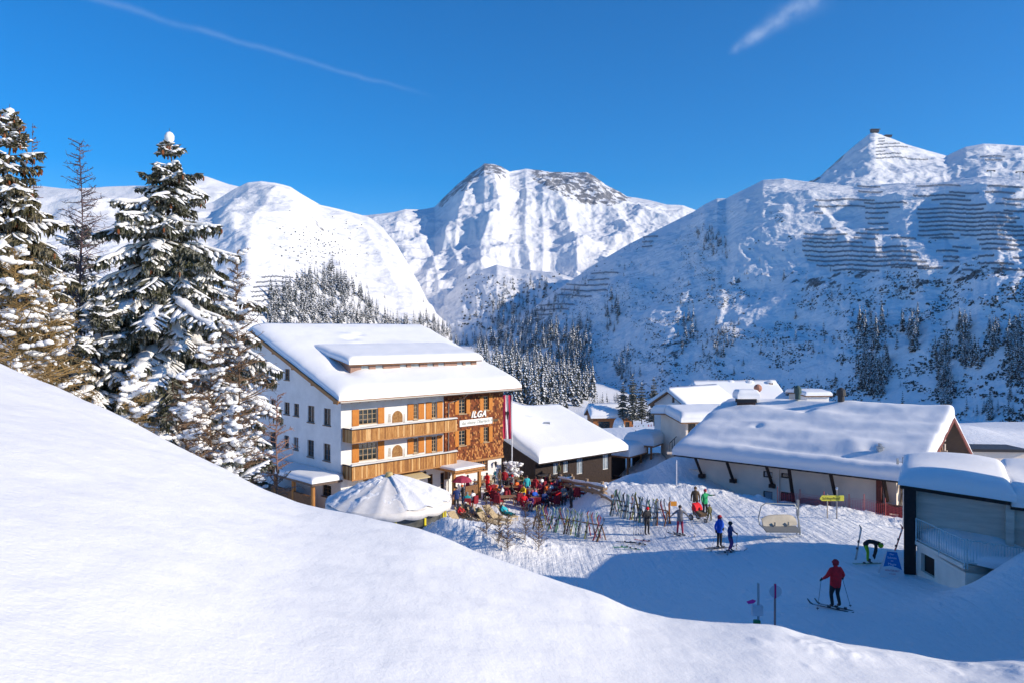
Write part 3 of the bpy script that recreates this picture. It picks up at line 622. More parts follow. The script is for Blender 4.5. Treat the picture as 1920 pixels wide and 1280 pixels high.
# painted arches between the windows
MUR = mat('ochre wall painting', (.20, .085, .03), .8, col2=(.42, .24, .09), vscale=6); MURG = mat('faded painted figure', (.45, .42, .38), .8, var=.3, vscale=9)
for y0, y1, nm in ((769, 791, 'w'), (833, 855, 'v')):
    t0, t1, z0, z1 = wr(735, 755, y0, y1); mb = MB(); n = 12; tm = (t0 + t1) / 2; pts = [(t0, z0), (t1, z0)]
    for i in range(n + 1):
        a = PI * i / n; pts.append((tm + (t1 - t0) * (.5 - .12 * math.sin(a)) * math.cos(a), z0 + (z1 - z0) * (.5 + .5 * math.sin(a) ** .8)))
    mb.face([fa.P(p[0], p[1], .004) for p in pts])
    for x0, x1, h in ((727, 733, .6), (756, 759, .5)):
        u0, u1, a, b = wr(x0, x1, y0 + 6, y1); mb.face([fa.P(u0, a, .004), fa.P(u1, a, .004), fa.P(u1 - .03, b, .004), fa.P(u0 + .06, b, .004)], 1)
    mb.build('wall_painting', [MUR, MURG], hotel)
# roof plates, fascia, purlin ends
mb = MB(); slab(H, mb, -1.0, HL + 1.3, -1.2, RE, RB_, hroof(0, RB_), .12); slab(H, mb, -1.0, HL + 1.3, 2 * RB_ + 1.2, RE, RB_, hroof(0, RB_), .12)
roof = mb.build('roof', ROOFT, hotel)
mb = MB(); mb.hull([H.P(-1.02, -1.26, RE - .2), H.P(HL + 1.32, -1.26, RE - .2), H.P(HL + 1.32, -1.2, RE - .2), H.P(-1.02, -1.2, RE - .2), H.P(-1.02, -1.26, RE - .02), H.P(HL + 1.32, -1.26, RE - .02), H.P(HL + 1.32, -1.203, RE - .02), H.P(-1.02, -1.203, RE - .02)])
for e in (-1.0, HL + 1.3):
    for sgn in (0, 1):
        bb = [(-1.2, RE), (RB_, hroof(0, RB_))] if not sgn else [(2 * RB_ + 1.2, RE), (RB_, hroof(0, RB_))]
        x0, x1 = (e - .06, e - .003) if e < 0 else (e + .003, e + .06)
        mb.hull([H.P(x0, bb[0][0], bb[0][1] - .30), H.P(x1, bb[0][0], bb[0][1] - .30), H.P(x1, bb[1][0], bb[1][1] - .30), H.P(x0, bb[1][0], bb[1][1] - .30), H.P(x0, bb[0][0], bb[0][1] - .03), H.P(x1, bb[0][0], bb[0][1] - .03), H.P(x1, bb[1][0], bb[1][1] - .03), H.P(x0, bb[1][0], bb[1][1] - .03)])
mb.build('fascia', WOODF, roof)
mb = MB(); p0, p1 = H.P(-.9, -1.36, RE - .16), H.P(HL + 1.2, -1.36, RE - .16); mb.tube(p0, p1, .075, n=8); q_ = H.P(HL - 6.9, -.2, 0); mb.path([H.P(BR + 1.5, -1.34, RE - .2), H.P(BR + 1.45, -.8, RE - .6), H.P(BR + 1.4, -.22, RE - .75), H.P(BR + .35, -.18, RE - 1.0), H.P(BR + .3, -.18, -13.9)], .045, 6); mb.build('gutter', mat('zinc gutter', (.30, .28, .26), .5, metal=.4), roof)
mb = MB()
for b in (-.6, 2.6, 5.6, 8.8, 11.8): 
    z = hroof(0, b) - .16; mb.hull([H.P(-.95, b - .13, z - .34), H.P(0, b - .13, z - .34), H.P(0, b + .13, z - .34), H.P(-.95, b + .13, z - .34), H.P(-.95, b - .13, z), H.P(0, b - .13, z), H.P(0, b + .13, z), H.P(-.95, b + .13, z)])
for i in range(24):
    a = -.6 + i * .75; z = RE - .14; mb.hull([H.P(a, -1.1, z - .15), H.P(a + .12, -1.1, z - .15), H.P(a + .12, -.002, z + .25), H.P(a, -.002, z + .25), H.P(a, -1.1, z), H.P(a + .12, -1.1, z), H.P(a + .12, -.002, z + .38), H.P(a, -.002, z + .38)])
mb.build('rafter', WOODF, roof)
def hbump(A, B):
    return (.12 * gauss(A, B, 6.6, 9.4, 1.1, .5) - .25 * gauss(A, B, 6.3, 8.6, .5, .3) + .1 * gauss(A, B, 11.3, 7.3, 1.3, .45) - .16 * gauss(A, B, 11.4, 6.9, .9, .16)
            - .35 * gauss(A, B, 1.9, 2.4, .8, 1.2) - .18 * gauss(A, B, 7.8, 9.6, .5, .25) + .16 * gauss(A, B, 6, 7.5, 1.2, .7)
            + .06 * np.sin(A * .8) * (B < 2))
snow_blanket(H, -.96, HL + 1.28, -1.3, RB_, hroof, .78, rad=(1.5, 1.1, .85, 0), bump=lambda A, B: hbump(A, B) + .10 * np.clip((B - RB_ + 1.2) / 1.2, 0, 1) * -1, seed=3, parent=roof, step=.22, lip=.34)
snow_blanket(H, -.96, HL + 1.28, RB_, 2 * RB_ + 1.3, hroof, .68, rad=(1.5, 1.1, 0, .85), seed=5, parent=roof, step=.8, lip=.3)
# dormer
D0, D1, DB = 2.2, 15.4, 2.15
dz0 = hroof(0, DB) + .45; dz1 = dz0 + .68
mb = MB(); wd = H.wall_a(D0, DB)
wins = [(1.0 + .0, 1.75), (2.35, 3.1), (4.75, 5.45), (5.9, 6.8), (7.6, 8.3), (8.8, 9.5), (10.9, 11.6), (11.9, 12.6)]
dh = [(a, b, dz0 + .22, dz1 - .08) for a, b in wins]
wd.mesh(mb, 0, D1 - D0, dz0 - .5, dz1, dh, depth=.12)
for a in (D0, D1): mb.face([H.P(a, DB, dz0 - .5), H.P(a, DB, dz1), H.P(a, DB + 4.6, dz1 + .4), H.P(a, DB + 4.6, dz0 - .5)])
dorm = mb.build('dormer', mat('pinkish dormer boards', (.40, .24, .18), .8, col2=(.25, .16, .13), vscale=4, stretch=(4, 4, 1)), roof)
for r in dh: 
    m2 = MB(); wd.box(m2, r[0] + .02, r[1] - .02, r[2], r[3], -.12, -.09); wo_ = m2.build('dormer_window', GLASSL, roof)
mb = MB(); slab(H, mb, D0 - .35, D1 + .35, DB - .35, dz1 + .08, DB + 5.2, dz1 + 1.15, .12); mb.build('dormer_roof', WOODB, roof)
snow_blanket(H, D0 - .42, D1 + .42, DB - .46, DB + 5.6, lambda a, b: dz1 + .08 + (b - DB + .35) * .19, .58, rad=(.6, .6, .45, 1.8), seed=9, parent=roof, step=.25, lip=.3, name='dormer_snow')
# balconies
wb = H.wall_a(0, -1.3)
BW = mat('weathered balcony boards', (.60, .31, .10), .7, col2=(.30, .12, .03), vscale=4, stretch=(7, 7, .5), thr=(.36, .62), bump=.004, bscale=20)
BW2 = mat('bleached balcony boards', (.66, .40, .17), .7, var=.25, vscale=4, stretch=(7, 7, .5)); BW3 = mat('brown balcony boards', (.30, .13, .04), .7, var=.3, vscale=4, stretch=(7, 7, .5))
DIRTY = snow_mat('thin dirty snow', [(8, .03), (30, .01)], col=(.62, .60, .57))
for zt, zb in ((804.6, 830.5), (873.5, 900.5)):
    t0, z1 = wb.at(662, zt); _, z0 = wb.at(662, zb); t1 = 10.15; t0 = .12
    bal = empty('balcony'); bal.parent = hotel
    mb = MB(); n = 74; rnd = random.Random(int(zt))
    for i in range(n):
        a, b = t0 + (t1 - t0) * i / n, t0 + (t1 - t0) * (i + 1) / n; wb.box(mb, a + .008, b - .008, z0 + rnd.uniform(-.02, .02), z1 - .06, -.03 + rnd.uniform(0, .012), .0 + rnd.uniform(0, .012), rnd.choice((0, 0, 0, 1, 2)))
    ws = H.wall_b(-1.26, t0)
    for i in range(9):
        a, b = 1.24 * i / 9, 1.24 * (i + 1) / 9; ws.box(mb, a + .008, b - .008, z0, z1 - .06, -.03, .002, rnd.choice((0, 1, 2)))
    wz = H.wall_b(-1.26, t1, 1)
    for i in range(9):
        a, b = 1.24 * i / 9, 1.24 * (i + 1) / 9; wz.box(mb, a + .008, b - .008, z0, z1 - .06, -.03, .002, rnd.choice((0, 1, 2)))
    mb.build('parapet', [BW, BW2, BW3], bal)
    mb = MB(); wb.box(mb, t0 - .05, t1 + .05, z1 - .055, z1 + .02, -.1, .06); ws.box(mb, .10, 1.2, z1 - .055, z1 + .02, -.08, .05); mb.build('handrail', WOODD, bal)
    mb = MB(); wb.box(mb, t0, t1, z0 + .02, z0 + .14, -1.28, -.04); wb.box(mb, t0 - .03, t1 + .03, z0 - .02, z0 + .08, .016, .05); mb.build('floor_deck', WOODF, bal)
    snow_blanket(H, t0 - .08, t1 + .05, -1.40, -1.14, lambda a, b: z1 + .022, .13, rad=(.1, .1, .1, .1), step=.18, seed=zt, parent=bal, name='rail_snow', amp=.10, m=DIRTY, lip=.1)
# sign and lettering
t0, t1, z0, z1 = wsh.rect(860.5, 921, 787.5, 800); tc_, zc_ = wsh.at(891, 791.5)
L_ = 0
ta, za = wsh.at(860.5, 798); tb, zb = wsh.at(921.5, 787)
mb = MB(); zs = (wsh.at(860.5, 793)[1] + wsh.at(921.5, 784.5)[1]) / 2 - .06
wsh.box(mb, ta, tb, zs - .27, zs + .27, .05, .11); sg = mb.build('sign_board', mat('white sign board', (.86, .84, .80), .5), hotel)
INK = mat('grey green sign ink', (.09, .13, .10), .6)
text_mesh('das kleine Oberlech Hotel', .40, 'lettering', INK, sg, wall_matrix(wsh, ta + .18, zs - .12, .114), shear=.25, extrude=.004)
ti, zi = wsh.at(882.5, 787)
text_mesh('ILGA', .74, 'name_lettering', mat('white letters', (.92, .91, .88), .5), hotel, wall_matrix(wsh, ti - .05, zs + .42, .08), shear=.3, extrude=.05, bold=.02)
# awning, porch, lantern
t0, z1 = fa.at(697, 891); t1, _ = fa.at(774, 880)
mb = MB(); zz = fa.at(735, 893)[1]; ztop = zz + .28
mb.hull([fa.P(1.6, zz - .1, 1.9), fa.P(6.9, zz - .1, 1.9), fa.P(6.9, zz + .28, .05), fa.P(1.6, zz + .28, .05), fa.P(1.6, zz + .0, 1.93), fa.P(6.9, zz + .0, 1.93), fa.P(6.9, zz + .33, .05), fa.P(1.6, zz + .33, .05)])
mb.build('awning', mat('cream awning cloth', (.62, .50, .28), .8), hotel)
ww = fa
PT0, PT1 = 8.55, 11.25; pz = fa.at(822, 874)[1]
porch = empty('porch'); porch.parent = hotel
mb = MB(); fa.box(mb, PT0 - .15, PT1 + .3, -11.22, -11.02, .0, 3.15); fa.box(mb, PT0 - .1, PT1 + .25, -11.42, -11.22, 2.7, 2.95); mb.build('porch_roof', WOODF, porch)
PF = Fr(*fa.P(0, 0, 0)[:2], *fa.e)
snow_blanket(PF, PT0 - .18, PT1 + .33, -3.2, -.02, lambda a, b: -11.018, .16, rad=(.2, .2, .2, .1), step=.3, parent=porch, name='porch_snow', lip=.3)
for t in (PT0, PT1):
    for o in (2.72,):
        mb = MB(); fa.box(mb, t - .11, t + .11, -14.2, -11.42, o, o + .22); mb.build('porch_post', WOODP, porch)
mb = MB(); fa.box(mb, PT1 - 1.5, PT1 - .12, -14.2, -12.5, 2.78, 2.86); mb.build('porch_screen', WOODB, porch)
mb = MB(); q = fa.P(*fa.at(838, 888), .05); mb.box(q, (.55, .1, .8), rz=math.atan2(fa.e[1], fa.e[0])); mb.build('menu_board', FRAMED, hotel)
for px_, py_ in ((792.6, 886.8), (925, 868)):
    t, z = fa.at(px_, py_); mb = MB(); fa.box(mb, t - .03, t + .03, z + .05, z + .12, 0, .3)
    q = fa.P(t, z, .3); mb.tube(q + Vector((0, 0, -.22)), q + Vector((0, 0, .1)), .06, .13, 6); mb.tube(q + Vector((0, 0, .1)), q + Vector((0, 0, .24)), .17, .02, 6); mb.build('wall_lantern', DARKM, hotel)
# lean-to on the gable side
lt = empty('side_canopy'); lt.parent = hotel
mb = MB(); slab(H, mb, -2.5, -.004, -.25, -10.95, 9.2, -10.95, .2); mb.build('canopy_roof', ROOFT, lt)
snow_blanket(H, -2.6, -.01, -.35, 9.3, lambda a, b: -10.948, .42, rad=(.4, .0, .35, .35), step=.3, parent=lt, name='canopy_snow', lip=.4, seed=7)
for b in (.2, 3.0, 5.8, 8.8): 
    mb = MB(); q = H.P(-2.2, b, 0); mb.tube((q.x, q.y, -14.3), (q.x, q.y, -11.15), .16, n=10); mb.build('canopy_post', WOODP, lt)
mb = MB(); slab(H, mb, -2.3, -2.1, .2, -12.0, 8.8, -12.0, 1.6); mb.build('timber_screen', WOODB, lt)
def rebase(root, kids_before=None):
    """hang a thing's parts below its base point without moving them"""
    M = Matrix.Translation(-Vector(root.location))
    def move(o):
        if o.type == 'EMPTY':
            for c in o.children: move(c)
            return
        if o.parent and o.parent.type == 'EMPTY' or o.parent is root: pass
        o.data.transform(M)
        for c in o.children: move(c)
    for c in root.children: move(c)
rebase(hotel)
# ------------------------------------------------------------------ umbrella bar
UC = Vector((-8.0, 50, 0)); UR = 4.06; NU = 16
bar = empty('umbrella_bar', (UC.x, UC.y, -13.6)); tag(bar, 'round bar under a big ribbed umbrella roof dusted with snow', 'umbrella bar')
CANV = snow_mat('frosted umbrella canvas', [(3, .02), (14, .02)], col=(.74, .71, .68)); CANV2 = mat('umbrella canvas', (.80, .77, .74), .8, var=.08, vscale=3)
mb = MB(); zr, za_ = 2.72, 4.15; G_ = []
for i in range(NU + 1):
    for k in range(4):
        pass
rows = []
for j in range(15):
    f = j / 14; row = []
    for i in range(NU * 6):
        a = 2 * PI * i / (NU * 6); seam = abs(math.sin(a * NU / 2)); r = UR * (.06 + .94 * f) * (1 - .004 * seam * f)
        z = za_ - (za_ - zr) * f ** 1.3 - .15 * seam * f * (1 - .2 * f)
        row.append((r * math.cos(a), r * math.sin(a), z))
    rows.append(row)
mb.grid(rows, closed=True)
can = mb.build('canopy', [CANV2], bar, smooth=True)
# snow that has slid and stuck in patches, real thickness
rnd = random.Random(11); N = NU * 10; T_ = 60
thick = np.zeros((T_, N))
ang = np.arange(N) * 2 * PI / N; ff = np.linspace(.03, .985, T_)
AA, FF = np.meshgrid(ang, ff); nn = fbm(np.cos(AA) * FF * 4.2 + 2, np.sin(AA) * FF * 4.2, 5) + .35 * fbm(np.cos(AA) * FF * 14, np.sin(AA) * FF * 14, 3)
panel = np.floor(AA / (2 * PI / NU)).astype(int); cover = np.array([rnd.choice((-.25, .1, .35, .5)) for _ in range(NU)])[panel % NU]
right = np.cos(AA - R(10)); cover = cover + .25 * right
thick = np.clip((nn * .9 + cover + .15 * (1 - FF)) * .22, -.04, .13) * np.clip((1.02 - FF) * 30, 0, 1)
rows = []
for j in range(T_):
    f = ff[j]; row = []
    for i in range(N):
        a = ang[i]; seam = abs(math.sin(a * NU / 2)); r = UR * (.06 + .94 * f) * (1 - .004 * seam * f); z = za_ - (za_ - zr) * f ** 1.3 - .15 * seam * f * (1 - .2 * f)
        row.append((r * math.cos(a), r * math.sin(a), z + thick[j, i]))
    rows.append(row)
mb = MB(); mb.grid(rows, closed=True); mb.build('canopy_snow', snow_mat('patchy umbrella snow', [(9, .03), (30, .015)]), bar, smooth=True)
mb = MB()
for i in range(NU * 6):
    a, b = 2 * PI * i / (NU * 6), 2 * PI * (i + 1) / (NU * 6)
    s0, s1 = abs(math.sin(a * NU / 2)), abs(math.sin(b * NU / 2)); r0, r1 = UR * (1 - .004 * s0), UR * (1 - .004 * s1)
    z0, z1 = zr - .08 * s0, zr - .08 * s1; w0, w1 = .46 + .05 * s0, .46 + .05 * s1
    for k, (d0, d1) in enumerate(((0, .02),)):
        mb.face([(r0 * math.cos(a), r0 * math.sin(a), z0 - w0), (r1 * math.cos(b), r1 * math.sin(b), z1 - w1), (r1 * math.cos(b), r1 * math.sin(b), z1 + .01), (r0 * math.cos(a), r0 * math.sin(a), z0 + .01)])
val = mb.build('valance', CANV2, bar, smooth=True, merge=True); sm_ = val.modifiers.new('thickness', 'SOLIDIFY'); sm_.thickness = .03
mb = MB(); mb.tube((0, 0, za_ - .05), (0, 0, za_ + .28), .32, .2, 12); mb.build('finial', mat('ochre cap', (.55, .42, .18), .6), bar)
YEL = mat('yellow painted steel', (.72, .60, .03), .45)
for i in range(12):
    a = 2 * PI * (i + .5) / 12; mb = MB(); mb.box((3.7 * math.cos(a), 3.7 * math.sin(a), 1.15), (.14, .14, 2.5), rz=a); mb.build('post', YEL, bar)
mb = MB()
for i in range(12):
    a, b = 2 * PI * (i + .5) / 12, 2 * PI * (i + 1.5) / 12
    p, q = Vector((3.72 * math.cos(a), 3.72 * math.sin(a), 0)), Vector((3.72 * math.cos(b), 3.72 * math.sin(b), 0))
    mb.hull([p * .99, q * .99, q, p, p * .99 + Vector((0, 0, 2.3)), q * .99 + Vector((0, 0, 2.3)), q + Vector((0, 0, 2.3)), p + Vector((0, 0, 2.3))])
mb.build('glazing', mat('smoked bar glazing', (.10, .10, .09), .15, spec=.8, var=.5, vscale=1.5), bar)
mb = MB(); mb.tube((0, 0, 0), (0, 0, za_ - .2), .12); mb.tube((0, 0, 0), (0, 0, 1.1), 2.2, n=24); mb.build('counter', WOODF, bar)
q = Vector((3.86 * math.cos(R(-22)), 3.86 * math.sin(R(-22)), 1.35)); mb = MB(); mb.box(q, (.34, .02, .38), rz=R(68)); o = mb.build('notice', mat('green notice', (.03, .35, .22), .5), bar)

# ------------------------------------------------------------------ dark chalet behind the terrace
Kf = Fr(2.5, 72, .75, .66)
ch = empty('chalet', (2.5, 72, -16)); tag(ch, 'dark timber chalet below the terrace under a wide snow roof', 'chalet')
KE, KS, KR = -12.35, .33, 9.5
def kroof(a, b): return KE + KS * min(b, 2 * KR - b)
mb = MB(); wk = Kf.wall_a(0, 1.2); kw = [(6.4, 7.3, -14.4, -12.75), (3.1, 3.8, -14.0, -12.9), (4.5, 5.2, -14.0, -12.9), (10.3, 11.2, -14.4, -12.7)]
wk.mesh(mb, .7, 11.6, -18.5, kroof(0, 1.2) - .1, kw)
kt = lambda t: kroof(0, t + 1.2) - .1
kt.cuts = [KR - 1.2]
wl2 = Kf.wall_b(1.2, .7); wl2.mesh(mb, 0, 16.6, -18.5, kt); wr2 = Kf.wall_b(1.2, 11.6, 1); wr2.mesh(mb, 0, 16.6, -18.5, kt)
mb.build('wall', WOODD, ch)
for r in kw: window(wk, r, ch, cols=2, rows=1, fm=mat('white painted frame', (.7, .7, .7), .5), gm=GLASSL, sill=False)
mb = MB(); slab(Kf, mb, 0, 12.6, 0, KE, KR, kroof(0, KR), .2); slab(Kf, mb, 0, 12.6, 2 * KR, KE, KR, kroof(0, KR), .2); kr = mb.build('roof', WOODD, ch)
snow_blanket(Kf, -.12, 12.75, -.15, KR, kroof, 1.0, rad=(1.2, 1.3, .8, 0), bump=lambda A, B: 2.0 * gauss(A, B, .5, 9.5, 4.2, 4.5) + .25 * gauss(A, B, 4.5, 5.6, .8, .5) - .3 * gauss(A, B, 5.6, 5.5, .5, .35) + .2 * gauss(A, B, 1.5, 7.5, .6, .5), step=.25, parent=kr, seed=4, lip=.45)
snow_blanket(Kf, -.12, 12.75, KR, 2 * KR + .15, kroof, 1.0, bump=lambda A, B: 2.0 * gauss(A, B, .5, 9.5, 4.2, 4.5), rad=(1.0, 1.3, 0, .8), step=.8, parent=kr, seed=6)
mb = MB(); wbk = Kf.wall_a(0, -.2); wbk.box(mb, 2.0, 12.2, -16.2, -15.2, -.06, 0); wbk.box(mb, 2.0, 12.2, -16.3, -16.16, -1.4, .02); wkk = Kf.wall_b(-.2, 12.2, 1); wkk.box(mb, 0, 1.6, -16.2, -15.2, -.06, 0); mb.build('balcony', WOODD, ch)
mb = MB(); q = Kf.P(6.1, 5.2, kroof(0, 5.2) + .8); mb.box(q, (.6, .6, .7)); mb.build('chimney', METAL, kr)
rebase(ch)

# ------------------------------------------------------------------ big roofed hall on the right
RF = Fr(25.7, 50, -.755, .655, flip=True)
hall = empty('hall', (25.7, 50, -12.6)); tag(hall, 'long pale hall with dark roof struts under a huge snow laden roof', 'building')
QE, QS, QR = -9.78, .352, 9.7
def qroof(a, b): return QE + QS * min(b, QR) - .53 * max(0, b - QR)
wq = RF.wall_a(0, 1.5)
R_ = lambda *q: wq.rect(*[(v / 3.2 + (1220 if i < 2 else 700)) for i, v in enumerate(q)])
qh = [R_(675, 730, 585, 622), R_(782, 842, 596, 626), R_(675, 730, 704, 764), R_(780, 850, 710, 784)]
mb = MB(); wq.mesh(mb, 1.0, 15.6, -14.2, qroof(0, 1.5) - .1, qh)
qt = lambda t: qroof(0, t + 1.5) - .12
qt.cuts = [QR - 1.5]
wg = RF.wall_b(1.5, 1.0); wg.mesh(mb, 0, 13.2, -14.2, qt); RF.wall_b(1.5, 15.6, 1).mesh(mb, 0, 13.2, -14.2, qt)
# a pilaster and a low setback at the far end
t0, t1, z0, z1 = R_(752, 776, 640, 770); wq.box(mb, t0, t1, -14, QE + .3, .003, .18)
wq.box(mb, 15.6, 16.9, -14, -11.3, -2.5, -.9)
mb.build('wall', PLASTG, hall)
for i, r in enumerate(qh): window(wq, r, hall, cols=1 if i != 3 else 2, rows=1, fm=WOODD, gm=GLASSL if i in (0, 2) else GLASS, sill=False)
mb = MB(); slab(RF, mb, -.8, 17, 0, QE, QR, qroof(0, QR), .16); slab(RF, mb, -.8, 17, 16.5, qroof(0, 16.5), QR, qroof(0, QR), .16); qr = mb.build('roof', WOODD, hall)
def qbump(A, B):
    z = -.30 / (1 + np.exp(-(A - 7.5 - .8 * np.sin(B)) * 2.2)) * np.clip((B - 7.2) * 1.4, 0, 1)   # the slab that has crept away from the ridge
    z = z + .10 * gauss(A, B, 4.2, 3.0, 1.0, .8) - .2 * gauss(A, B, 3.0, 2.5, .5, .45) + .16 * gauss(A, B, 11.2, 4.4, 1.1, .6) - .2 * gauss(A, B, 11.8, 4.0, .35, .3)
    z = z + .055 * np.sin(B * 2.2 + .8 * np.sin(A * .45)) + .03 * np.sin(B * 4.1 + A * .5 + 1) + .12 * fbm(A * .28 + 4, B * .5, 3)
    z = z - .32 * gauss(A, B, 2, 1.3, 6, .55) - .22 * gauss(A, B, 10, 1.3, 5, .5) + .22 * gauss(A, B, 8.3, 7.8, 1.1, .7) - .3 * gauss(A, B, 9.2, 7.6, .5, .6) + .3 * gauss(A, B, 13.5, 7.6, 1.8, 1.2)
    return z
snow_blanket(RF, -.85, 17.1, -.1, QR, qroof, .82, rad=(.35, 1.2, .5, 0), bump=qbump, step=.2, parent=qr, seed=12, lip=.5)
snow_blanket(RF, -.85, 17.1, QR, 16.6, qroof, .45, rad=(.5, 1, 0, .5), step=.8, parent=qr, seed=13)
mb = MB()
for s, (x0, z0_, x1, z1_) in enumerate(((-.86, -.22, -.80, -.0),)):
    mb.hull([RF.P(-.88, 0, QE - .28), RF.P(-.803, 0, QE - .28), RF.P(-.803, QR, qroof(0, QR) - .28), RF.P(-.88, QR, qroof(0, QR) - .28), RF.P(-.88, 0, QE), RF.P(-.803, 0, QE), RF.P(-.803, QR, qroof(0, QR)), RF.P(-.88, QR, qroof(0, QR))])
    mb.hull([RF.P(-.88, 16.5, qroof(0, 16.5) - .34), RF.P(-.803, 16.5, qroof(0, 16.5) - .34), RF.P(-.803, QR, qroof(0, QR) - .34), RF.P(-.88, QR, qroof(0, QR) - .34), RF.P(-.88, 16.5, qroof(0, 16.5)), RF.P(-.803, 16.5, qroof(0, 16.5)), RF.P(-.803, QR, qroof(0, QR)), RF.P(-.88, QR, qroof(0, QR))])
REDW = mat('red brown barge board', (.16, .045, .035), .7, var=.3, vscale=6)
mb.build('barge_board', REDW, qr)
for x0, y0, x1, y1, big in ((303, 545, 315, 608, 1), (490, 562, 502, 638, 1), (735, 592, 738, 668, 1), (845, 606, 872, 780, 0), (1105, 632, 1118, 722, 0), (1425, 668, 1432, 760, 0)):
    ta, za2 = wq.at(x0 / 3.2 + 1220, y0 / 3.2 + 700); tb, zb2 = wq.at(x1 / 3.2 + 1220, y1 / 3.2 + 700); ta = tb
    mb = MB(); o1 = 1.35
    mb.path([wq.P(tb + .05, zb2, .12 if big else .25), wq.P(tb, QE - .1, o1)], .13, 4)
    if big: wq.box(mb, tb - .22, tb + .22, zb2 - .15, zb2 + .12, .004, .42)
    mb.build('roof_strut', WOODD, hall)
t, _ = wq.at(1220 + 1380 / 3.2, 900)
mb = MB(); wq.box(mb, t - .16, t + .16, -13.6, QE + .1, .1, .5); mb.build('post', REDW, hall)
# corner balcony with its posts
mb = MB(); tq, zq = wq.at(1220 + 1412 / 3.2, 700 + 765 / 3.2); wq.box(mb, -.6, tq, zq - .42, zq + .05, .9, 1.5); wq.box(mb, -.6, tq, zq - .42, zq - .3, 0, .9)
mb.build('balcony', WOODD, hall)
for k in range(3):
    mb = MB(); wq.box(mb, tq - .5 - k * .8, tq - .28 - k * .8, -13.4, zq - .42, 1.0, 1.22); mb.build('balcony_post', REDW, hall)
# stacked timber under the gable
rnd = random.Random(8)
mb = MB(); wgo = RF.wall_b(0, -.1)
for i in range(110):
    t = rnd.uniform(1.6, 10.5); z = -12.6 + rnd.random() * (qroof(0, min(t, 16)) + 12.0 - .6)
    wgo.box(mb, t, t + rnd.uniform(.2, .5), z, z + rnd.uniform(.15, .5), -.9, rnd.uniform(-.3, .35), rnd.choice((0, 0, 1, 2)))
mb.build('timber_stack', [WOODB, WOODD, mat('pale cut timber', (.5, .42, .36), .8, var=.3, vscale=5)], hall)
# vents and the square chimney
mb = MB(); q = RF.P(14.6, 8.2, -6.75); mb.box(q, (1.5, 1.2, 1.5), rz=-.3); chm = mb.build('chimney', mat('chimney brick', (.10, .06, .05), .8, var=.4, vscale=8), qr)
CF = Fr(q.x - .9, q.y - .75, 1, 0)
mb = MB(); mb.box(q + Vector((0, 0, .85)), (1.75, 1.4, .3), rz=-.3); mb.build('chimney_cap', DARKM, chm)
snow_blanket(CF, -.05, 1.85, 0, 1.5, lambda a, b: -5.74, .75, rad=(.25, .25, .25, .25), parent=chm, name='chimney_snow', step=.25, lip=.5)
for a_, zz_, rr, pc in ((4.9, 0, .38, 1), (8.4, .1, .32, 0)):
    q = RF.P(a_ + 2.3, 9.6, -5.7); mb = MB(); mb.tube(q, q + Vector((0, 0, .55)), rr * .7, n=12); mb.tube(q + Vector((0, 0, .5)), q + Vector((0, 0, .95)), rr, rr * .9, n=12); mb.tube(q + Vector((0, 0, .95)), q + Vector((0, 0, 1.15)), rr * .9, .1, n=12); mb.build('roof_vent', DARKM if pc else mat('verdigris vent', (.06, .10, .09), .6), qr)
q = W(1650, 848, 53.2); mb = MB(); mb.box(q, (.3, .3, .7)); mb.box(q + Vector((0, 0, .42)), (.42, .42, .06)); mb.box(q + Vector((0, 0, .55)), (.1, .34, .2)); mb.build('roof_outlet', METAL, qr)
rebase(hall)

# ------------------------------------------------------------------ concrete annex at the right edge
e1 = (.876, -.482); CO = (17.15, 33.5)
annex = empty('concrete_annex', (17.4, 33.6, -10.8)); tag(annex, 'grey concrete building with a black corner post, snow roof and railed terrace', 'building')
AF = Fr(CO[0], CO[1], *e1)
mb = MB(); wa = AF.wall_a(0, .35)
wa.mesh(mb, .3, 3.75, -9.4, -6.8); wa.mesh(mb, 3.75, 12, -9.4, -7.0)
wa.box(mb, 3.7, 4.0, -9.4, -7.1, .004, .3)
mb.build('wall', CONC, annex)
mb = MB(); mb.hull([AF.P(-.05, -.12, -11.1), AF.P(.42, -.12, -11.1), AF.P(.42, .3, -11.1), AF.P(-.05, .3, -11.1), AF.P(-.05, -.12, -6.66), AF.P(.42, -.12, -6.66), AF.P(.42, .3, -6.66), AF.P(-.05, .3, -6.66)])
mb.build('corner_post', mat('black brown post', (.022, .014, .015), .6, var=.3), annex)
mb = MB(); mb.hull([AF.P(-.2, -.3, -6.82), AF.P(3.85, -.3, -7.12), AF.P(3.85, 6.5, -7.0), AF.P(-.2, 6.5, -6.7), AF.P(-.2, -.3, -6.66), AF.P(3.85, -.3, -6.96), AF.P(3.85, 6.5, -6.84), AF.P(-.2, 6.5, -6.54)])
mb.hull([AF.P(3.86, -.1, -7.32), AF.P(14, -.1, -7.7), AF.P(14, 8, -7.5), AF.P(3.86, 8, -7.15), AF.P(3.86, -.1, -7.18), AF.P(14, -.1, -7.56), AF.P(14, 8, -7.36), AF.P(3.86, 8, -7.01)])
ar = mb.build('roof', WOODD, annex)
az = lambda a, b: -6.655 - .075 * max(0, a) + .018 * b
snow_blanket(AF, -.25, 4.05, -.4, 6.6, lambda a, b: -6.655 - .074 * max(0, a) + .016 * b, .66, rad=(2.6, .45, .9, 1.0), bump=lambda A, B: .12 * gauss(A, B, 2.4, 4.5, 2.5, 2.5) - .12 * gauss(A, B, 3.8, 2.5, .9, 1.6) + .05 * np.sin(B * .9 + A), step=.25, parent=ar, seed=21, lip=.3)
